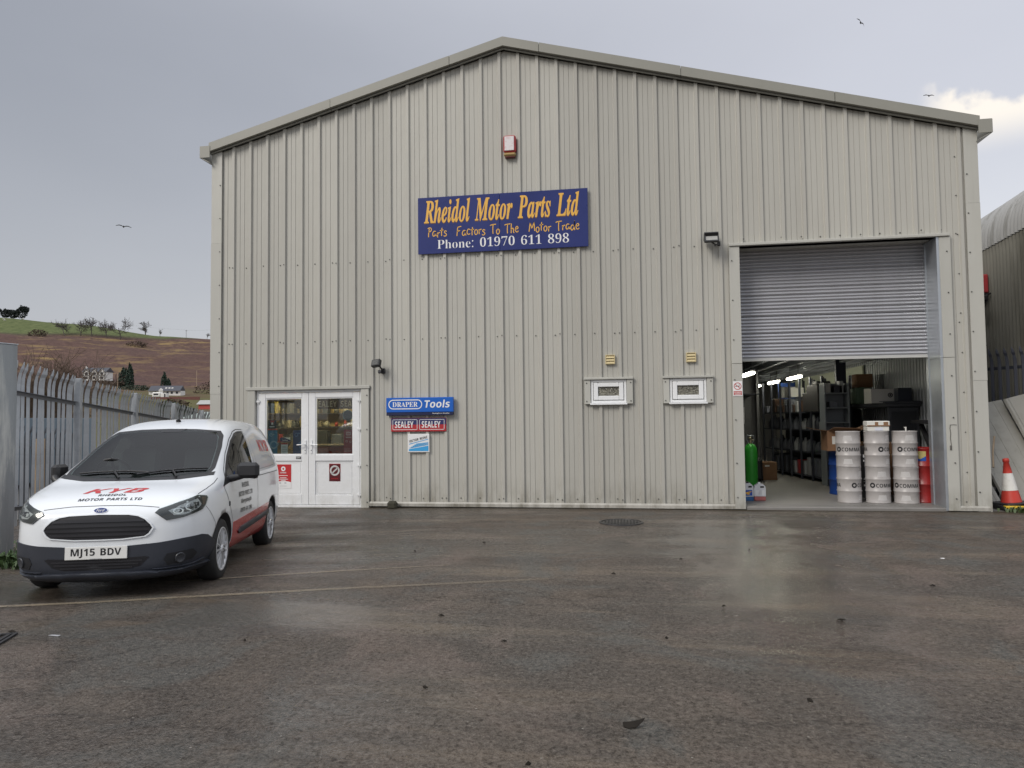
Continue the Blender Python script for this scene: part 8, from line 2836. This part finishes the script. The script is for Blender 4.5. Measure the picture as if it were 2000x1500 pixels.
# big twiggy tree just behind the fence
for i, (lat, d, h_, sp, sd, lab) in enumerate(((-41.6, 62, 10.6, .85, 51, 'big brown twiggy bare tree spreading behind the fence left of the white house'), (-45.5, 64, 9.0, .9, 53, 'twiggy bare tree left of the big one behind the gate post'))):
    p = hill_xy(lat, d)
    p.z = -2.3
    bare_tree(lab, p, h_, sp, sd, 0, .017, 'twiggy trees behind the fence', M_TWIGB, 5, yr, first=h_ * .16, kids_=(4, 5), shrink=.80, up=1.0)


def leaf_crown(mb, centre, rx, ry, rz, n_, size, rnd, taper=0.0, lump=1.0):
    for i in range(n_):
        while True:
            x, y, z = rnd.uniform(-1, 1), rnd.uniform(-1, 1), rnd.uniform(-1, 1)
            if x * x + y * y + z * z < 1:
                break
        k = (x * x + y * y + z * z) ** .5
        s = (.62 + .38 * k) / max(k, .15) if rnd.random() < .7 else 1
        x, y, z = x * s, y * s, z * s
        tz = 1 - taper * (z + 1) / 2
        wob = 1 + lump * .28 * noise.noise(Vector((x * 2.3 + centre[0], y * 2.3, z * 2.3)))
        p = Vector((centre[0] + x * rx * tz * wob, centre[1] + y * ry * tz * wob, centre[2] + z * rz * wob))
        a = Vector((rnd.gauss(0, 1), rnd.gauss(0, 1), rnd.gauss(0, .6))).normalized()
        b_ = a.orthogonal().normalized()
        sz = size * rnd.uniform(.6, 1.4)
        mb.add([p - a * sz, p + b_ * sz * .6, p + a * sz, p - b_ * sz * .6], [(0, 1, 2, 3)])


def leafy(name, label, base, parts_, trunk_h, m_, seed, size, n_, cat='tree', group=None):
    rnd = random.Random(seed)
    t_ = thing(name, label, cat, base, 0, group)
    if trunk_h:
        MB().tube([(0, 0, -.5), (0, 0, trunk_h)], [trunk_h * .06 + .05, trunk_h * .03 + .03], 6).build('trunk', M_BARK, t_)
    mb = MB()
    for c_, rx, ry, rz, tp_ in parts_:
        leaf_crown(mb, c_, rx, ry, rz, n_, size, rnd, tp_)
    mb.build('crown', m_, t_)
    return t_


M_CON = leaf_mat('dark_conifer', (0.022, 0.045, 0.030), .8)
M_PINE = leaf_mat('hilltop_pine', (0.016, 0.024, 0.020), .85)
M_IVY = leaf_mat('dark_evergreen', (0.020, 0.032, 0.018), .8)
M_HEDG = leaf_mat('brown_hedge', (0.075, 0.052, 0.036), .9)
for i, (lat, d, h_, w_, lab) in enumerate(((-440, 606, 9, 8, 'leftmost dark pine on the hilltop at the frame edge'), (-431, 608, 8, 7, 'low dark pine second from the frame edge on the hilltop'), (-423, 606, 8.0, 7, 'middle dark pine of the hilltop clump'), (-414.5, 604, 12, 7.5, 'tallest spreading dark pine at the right end of the hilltop clump'))):
    leafy('pine_tree', lab, on_hill(lat, d), [((0, 0, h_ * .55), w_ * .62, w_ * .5, h_ * .45, .1), ((w_ * .3, 0, h_ * .72), w_ * .5, w_ * .4, h_ * .22, 0)], h_ * .5, M_PINE, 60 + i, .55, 700, group='dark pines on the hilltop')
leafy('conifer', 'tall dark conifer right of the white gabled house', on_hill(-211.5, 396), [((0, 0, 6.6), 3.1, 3.1, 7.0, .72)], 4, M_CON, 71, .42, 1500, group='conifers below the bracken slope')
leafy('conifer', 'broader lower conifer touching the tall one on its left', on_hill(-217.0, 400), [((0, 0, 5.2), 3.6, 3.0, 5.6, .5)], 4, M_CON, 72, .42, 1300, group='conifers below the bracken slope')
leafy('conifer', 'separate conifer standing above the white bungalow', on_hill(-186.5, 384), [((0, 0, 5.0), 2.4, 2.4, 5.4, .65), ((2.4, 0, 3.2), 1.8, 1.8, 3.4, .5)], 4, M_CON, 73, .4, 900, group='conifers below the bracken slope')
for i, (lat, d, rx, rz, m_, lab) in enumerate(((-128, 268, 5.5, 3.4, M_IVY, 'dark evergreen bush in front of the red roofed barn'), (-120, 262, 4.5, 2.8, M_IVY, 'dark evergreen bush at the warehouse corner below the barn'), (-142, 300, 7, 2.6, M_HEDG, 'brown hedge clump right of the white caravan'),
                                              (-155, 372, 12, 3.6, M_HEDG, 'grey brown wood edge behind the bungalow'), (-138, 372, 11, 4.2, M_HEDG, 'grey brown wood edge right of the bungalow roof'), (-205, 388, 10, 1.8, M_IVY, 'dark hedge between the white house and the bungalow'),
                                              (-224, 398, 9, 1.6, M_HEDG, 'low brown hedge below the white gabled house'), (-196, 330, 16, 2.2, M_HEDG, 'long brown hedge above the fence tops'), (-232, 350, 14, 2.4, M_HEDG, 'brown hedge left of the long one above the fence tops'),
                                              (-290, 552, 9, 2.4, M_HEDG, 'scrub on the pasture edge below the broadest tree'), (-362, 545, 8, 3.2, M_HEDG, 'scrub on the pasture edge left of the leaning tree'), (-395, 540, 6, 3.2, M_HEDG, 'scrub at the left end of the pasture edge'))):
    leafy('bush', lab, on_hill(lat, d), [((0, 0, rz * .6), rx, rx * .6, rz, .1)], 0, m_, 80 + i, .45, 650, 'bush', 'bushes and hedges on the hillside')

# ------------------------------------------------------------ distant houses
M_RENDER = mat('white_render', (0.70, 0.69, 0.66), .8, 0, .04, .5)
M_SLATE = mat('slate_roof', (0.055, 0.058, 0.072), .6, 0, .1, .6)
M_WIN = mat('dark_far_window', (0.03, 0.033, 0.04), .15)
h1 = thing('white_house', 'white house with three black timbered gables below the bracken hill', 'house', on_hill(-237.2, 410), yr)
h1.location.z -= .3
MB().box(-6.6, 6.6, -3.5, 3.5, 0, 5.2).build('wall', M_RENDER, h1)
MB().prism([(-4.2, 5.0), (0, 7.6), (4.2, 5.0)], -7, 7, 'yz').build('roof', M_SLATE, h1)
for x in (-4.3, 0.2, 4.5):
    MB().prism([(x - 1.7, 0.1), (x + 1.7, .1), (x + 1.7, 5.0), (x, 6.8), (x - 1.7, 5.0)], -4.1, -3.4, 'xz').build('gable_bay', M_RENDER, h1)
    tm_ = MB()
    for sg in (-1, 1):
        tm_.add([(x, -4.25, 7.0), (x + sg * 2.0, -4.25, 4.85), (x + sg * 2.0, -4.25, 4.5), (x, -4.25, 6.6), (x, -4.05, 7.0), (x + sg * 2.0, -4.05, 4.85), (x + sg * 2.0, -4.05, 4.5), (x, -4.05, 6.6)], [(0, 1, 2, 3), (7, 6, 5, 4), (0, 4, 5, 1), (1, 5, 6, 2), (2, 6, 7, 3), (3, 7, 4, 0)])
        tm_.box(x + sg * 1.6 - .12, x + sg * 1.6 + .12, -4.16, -4.11, .2, 4.9)
    tm_.box(x - 1.6, x + 1.6, -4.16, -4.11, 2.7, 3.0)
    tm_.build('timbering', M_BLACK, h1)
    for z in (.9, 3.3):
        MB().box(x - .8, x + .8, -4.20, -4.105, z, z + 1.4).build('window', M_WIN, h1)
MB().box(-7.6, -6.61, -1, 1, 0, 5.6).build('side_wing', M_RENDER, h1)
MB().box(-6.9, -6.2, -.5, .5, 7.0, 8.4).build('chimney', M_RENDER, h1)
h2 = thing('white_bungalow', 'long white bungalow with a big dark slate roof and roof lights', 'house', on_hill(-169.5, 352), yr + radians(6))
MB().box(-7.4, 7.4, -3.2, 3.2, -.5, 2.4).build('wall', M_RENDER, h2)
MB().prism([(-4.0, 2.0), (0.3, 4.7), (3.6, 2.2)], -7.6, 7.4, 'yz').build('roof', M_SLATE, h2)
MB().prism([(-2.6, -.4), (-.6, -.4), (-.6, 2.4), (-1.6, 3.4), (-2.6, 2.4)], -3.9, -3.1, 'xz').build('porch', M_RENDER, h2)
for x in (-.3, 1.2, 2.6):
    MB().add([(x, -2.10, 3.28), (x + .9, -2.10, 3.28), (x + .9, -1.4, 3.72), (x, -1.4, 3.72)], [(0, 1, 2, 3)]).build('roof_light', M_WBOX, h2)
for x in (-5.0, .8, 2.8, 5.2):
    MB().box(x, x + 1.0, -3.26, -3.205, .6, 1.7).build('window', M_WIN, h2)
h3 = thing('white_caravan', 'white caravan and low annexe in front of the bungalow', 'caravan', on_hill(-163.5, 333), yr)
MB().bbox(-3.4, 0.6, -1.2, 1.2, .2, 2.6, .4).build('caravan_body', M_RENDER, h3)
MB().bbox(.7, 3.4, -1.2, 1.2, 0, 2.0, .1).build('annexe', M_RENDER, h3)
MB().box(-2.6, -.4, -1.22, -1.205, 1.2, 2.0).box(2.3, 3.0, -1.22, -1.205, .3, 1.8).build('window', M_WIN, h3)
bw = thing('brick_wall', 'low red brick wall running below the caravan and bungalow', 'wall', on_hill(-152, 328), yr)
MB().box(-14, 9, -.2, .2, -1, 1.1).build('wall', mat('far_red_brick', (0.14, 0.06, 0.05), .9, 0, .15, 2), bw)
h4 = thing('red_barn', 'red walled barn with a pale grey roof at the edge of the warehouse', 'barn', on_hill(-126.5, 300), yr)
MB().box(-3.5, 9, -3, 3, -.6, 2.1).build('wall', mat('barn_red', (0.42, 0.07, 0.06), .7, 0, .08, 1), h4)
MB().prism([(-3.6, 1.9), (0, 3.7), (3.6, 1.9)], -4.2, 9.4, 'yz').build('roof', mat('pale_barn_roof', (0.36, 0.37, 0.36), .6), h4)
h5 = thing('low_green_roof', 'low building with a pale green sheet roof behind the end of the fence', 'building', (-18.5, 33.0, -1.2), radians(12))
MB().box(-3.6, 7, -3, 3, 0, 2.9).build('wall', plain('pale_shed_wall', (0.30, 0.32, 0.31), .7), h5)
MB().add([(-3.9, -4.6, 2.55), (7.4, -4.6, 2.75), (7.4, 3, 3.45), (-3.9, 3, 3.35), (-3.9, -4.6, 2.45), (7.4, -4.6, 2.65), (7.4, 3, 3.35), (-3.9, 3, 3.25)], [(0, 1, 2, 3), (7, 6, 5, 4), (0, 4, 5, 1), (1, 5, 6, 2), (2, 6, 7, 3), (3, 7, 4, 0)]).build('roof', mat('pale_green_roof', (0.36, 0.42, 0.38), .5, 0, .05, 1), h5)
for lat, d, h_, lab, m_ in ((-216.0, 392, 8, 'pale pole beside the tall conifer', M_TIMB), (-185.0, 420, 9.5, 'pale pole standing on the bracken slope', M_TIMB), (-272.5, 598, 6.5, 'dark power pole on the ridge left of the wall corner', M_BARK), (-241.5, 580, 12, 'power pole on the ridge beside the wall corner', M_BARK)):
    t_ = thing('utility_pole', lab, 'pole', on_hill(lat, d), 0, 'poles on the hillside')
    MB().cyl((0, 0, -1), (0, 0, h_), .16, .12, 6).build('pole', m_, t_)
    if m_ is M_BARK:
        MB().box(-1, 1, -.08, .08, h_ - .8, h_ - .6).build('cross_arm', m_, t_)
wa, wb = on_hill(-272.5, 598), on_hill(-241.5, 580)
wa.z += 6.4
wb.z += 11.9
wr_ = MB()
wr_.tube([wa.lerp(wb, i / 6) - Vector((0, 0, .6 * sin(pi * i / 6))) for i in range(7)], .035, 3, False)
wr_.tube([wa + Vector((-70, 10, 9)), wa.lerp(wa + Vector((-70, 10, 9)), .5) - Vector((0, 0, .8)), wa], .03, 3, False)
tag(wr_.build('power_line', M_BARK), 'thin power line strung along the ridge to the wall corner', 'wire')
random.seed(9)
sheep0 = None
for i in range(7):
    p = on_hill(-440 + i * 5.5 + random.uniform(-2, 2), 588 + random.uniform(-10, 8))
    s_ = thing('sheep', ORD[i] + ' white sheep from the left on the green pasture near the hilltop pines', 'sheep', p, random.uniform(0, 6), 'sheep on the pasture')
    if i == 0:
        bm_ = MB()
        for k in range(9):
            pass
        bm_.lathe([(.01, -.65), (.32, -.55), (.42, -.2), (.42, .25), (.34, .55), (.01, .65)], 10, (0, 0, .85), True, 'x')
        bm_.tube([(.6, 0, .95), (.85, 0, .85), (1.0, 0, .55)], [.16, .14, .09], 6)
        for x in (-.4, .4):
            for y in (-.18, .18):
                bm_.cyl((x, y, .6), (x, y, 0), .06, n=5)
        sheep0 = bm_.mesh('fleece', plain('fleece', (0.62, 0.60, 0.54), .9))
    o = bpy.data.objects.new('fleece', sheep0)
    COL.objects.link(o)
    o.parent = s_

# ------------------------------------------------------------ gulls
M_GULL = plain('dark_gull', (0.10, 0.10, 0.11), .8)


def gull(label, p, span, bank, head):
    t_ = thing('gull', label, 'bird', p, head, 'gulls in the sky')
    t_.rotation_euler = (0, bank, head)
    b_ = MB()
    b_.tube([(0, -.28, 0), (0, -.18, .01), (0, .0, 0), (0, .18, .0), (0, .30, .01)], [.015, .045, .07, .05, .012], 8)
    b_.build('body', M_GULL, t_)
    for s in (1, -1):
        w_ = MB()
        prw = [(0, .10, -.10, 0), (span * .16, .14, -.08, .09), (span * .30, .12, -.08, .10), (span * .5, -.02, -.10, .0)]
        vs_ = []
        for x, y0_, y1_, z in prw:
            vs_ += [(s * x, y0_, z), (s * x, y1_, z + .005), (s * x, y0_ * .9, z - .018), (s * x, y1_ * .9, z - .012)]
        fs_ = []
        for i in range(3):
            a, b2 = i * 4, i * 4 + 4
            fs_ += [(a, a + 1, b2 + 1, b2), (a + 2, a + 3, b2 + 3, b2 + 2), (a, a + 2, b2 + 2, b2), (a + 1, a + 3, b2 + 3, b2 + 1)]
        w_.add(vs_, fs_)
        w_.build('wing', M_GULL, t_)


gull('gull gliding with level wings left of the warehouse', (-34.2, 41.3, 17.8), 1.15, 0.05, YAW * -1 + .5)
gull('banking gull highest in the sky right of the roof peak', (30.3, 60.8, 39.6), 1.1, 1.0, -.4)
gull('gull flying just above the right roof slope', (41.0, 72.8, 36.8), 1.1, .3, -.5)

# ------------------------------------------------------------ small things on the yard
mh = thing('manhole_cover', 'round cast iron manhole cover set in the wet yard', 'manhole cover', (6.95, -1.61, gz(6.95, -1.61) + .002))
MB().lathe([(.0005, .008), (.26, .008), (.27, .004), (.275, 0)], 40).build('cover_plate', mat('wet_cast_iron', (0.035, 0.035, 0.037), .35, .5, .15, 8), mh)
st_ = MB()
for i in range(-5, 6):
    for j in range(-5, 6):
        if (i * i + j * j) ** .5 < 5.3:
            a = .045
            st_.box(i * a - .013, i * a + .013, j * a - .013, j * a + .013, .008, .014)
st_.build('tread_stud', bpy.data.materials['wet_cast_iron'], mh, kind='stuff')
MB().lathe([(.285, .001), (.285, .010), (.315, .010), (.32, .001)], 40).build('frame_ring', bpy.data.materials['wet_cast_iron'], mh)
dg_ = thing('drain_grating', 'small iron drain grating at the left edge of the yard', 'drain', (2.50, -7.64, gz(2.5, -7.6) + .003), radians(20))
MB().box(-.2, .2, -.14, -.12, 0, .012).box(-.2, .2, .12, .14, 0, .012).box(-.2, -.18, -.12, .12, 0, .012).box(.18, .2, -.12, .12, 0, .012).build('frame', M_GAP, dg_)
for k in range(6):
    x = -.15 + k * .06
    MB().box(x - .012, x + .012, -.119, .119, .001, .010).build('bar', M_GAP, dg_)


def scrap(name, label, x, y, pts_, m_, cat, lift=.012):
    z = gz(x, y)
    mb = MB()
    vs_ = [(x + a, y + b_, z + c) for a, b_, c in pts_]
    n2 = len(vs_)
    cen = sum((Vector(v_) for v_ in vs_), Vector()) / n2 + Vector((0, 0, lift))
    mb.add(vs_ + [cen] + [(v_[0], v_[1], v_[2] - .003) for v_ in vs_], [(i, (i + 1) % n2, n2) for i in range(n2)] + [(i, n2 + 1 + i, n2 + 1 + (i + 1) % n2, (i + 1) % n2) for i in range(n2)])
    return tag(mb.build(name, m_), label, cat)


M_DLEAF = mat('dark_wet_leaf', (0.016, 0.013, 0.010), .7, 0, .2, 20, spec=.15)
scrap('dead_leaf', 'curled dark wet leaf lying near the bottom middle of the yard', 7.06, -8.45, [(-.045, -.01, .006), (-.02, -.02, .004), (.02, -.018, .012), (.05, .01, .03), (.06, .025, .04), (.02, .012, .022), (-.02, .012, .01), (-.05, .02, .016)], M_DLEAF, 'leaf')
rl_ = random.Random(17)
leaf_spots = [(2.55, -7.4), (6.2, -7.2), (5.6, -6.6), (7.8, -6.1), (8.6, -6.4), (9.7, -5.2), (10.6, -5.0), (6.9, -5.0), (7.6, -4.2), (8.4, -3.6), (5.3, -3.4), (4.6, -4.0), (9.4, -7.6), (6.6, -8.9), (5.9, -8.1), (4.4, -7.4), (8.0, -8.0), (7.3, -7.0)]
for i, (x, y) in enumerate(leaf_spots):
    a0_ = rl_.uniform(0, 6.28)
    s_ = rl_.uniform(.008, .022)
    pts_ = [(s_ * (1.6 if k % 3 == 0 else .8) * cos(a0_ + k * 1.047), s_ * (1.6 if k % 3 == 0 else .8) * sin(a0_ + k * 1.047) * .7, rl_.uniform(.003, .012)) for k in range(6)]
    o = scrap('dead_leaf', ORD[sorted(leaf_spots).index((x, y))] + ' small dark leaf scrap counted from the left across the yard', x, y, pts_, M_DLEAF, 'leaf')
    o['group'] = 'leaf scraps scattered on the yard'
scrap('paper_scrap', 'flat white scrap of paper on the yard near the drain', 2.94, -7.44, [(-.045, -.006, .004), (.04, -.012, .004), (.045, .006, .005), (-.03, .010, .004)], I_GREY, 'paper', .003)
scrap('paper_scrap', 'tiny white scrap on the yard in front of the drums', 10.3, -3.9, [(-.018, -.012, .004), (.02, -.01, .004), (.02, .012, .005), (-.015, .014, .004)], I_WHT, 'paper', .003)
stn = MB()
stn.bbox(-.085, .085, -.06, .06, -.02, .125, .035)
stn.build('stone', mat('mossy_block', (0.045, 0.042, 0.028), .9, 0, .3, 12, bump=.6), None, (3.03, -.13, gz(3.03, -.13)))
tag(bpy.data.objects['stone'], 'small mossy stone block at the foot of the wall under the signs', 'stone')
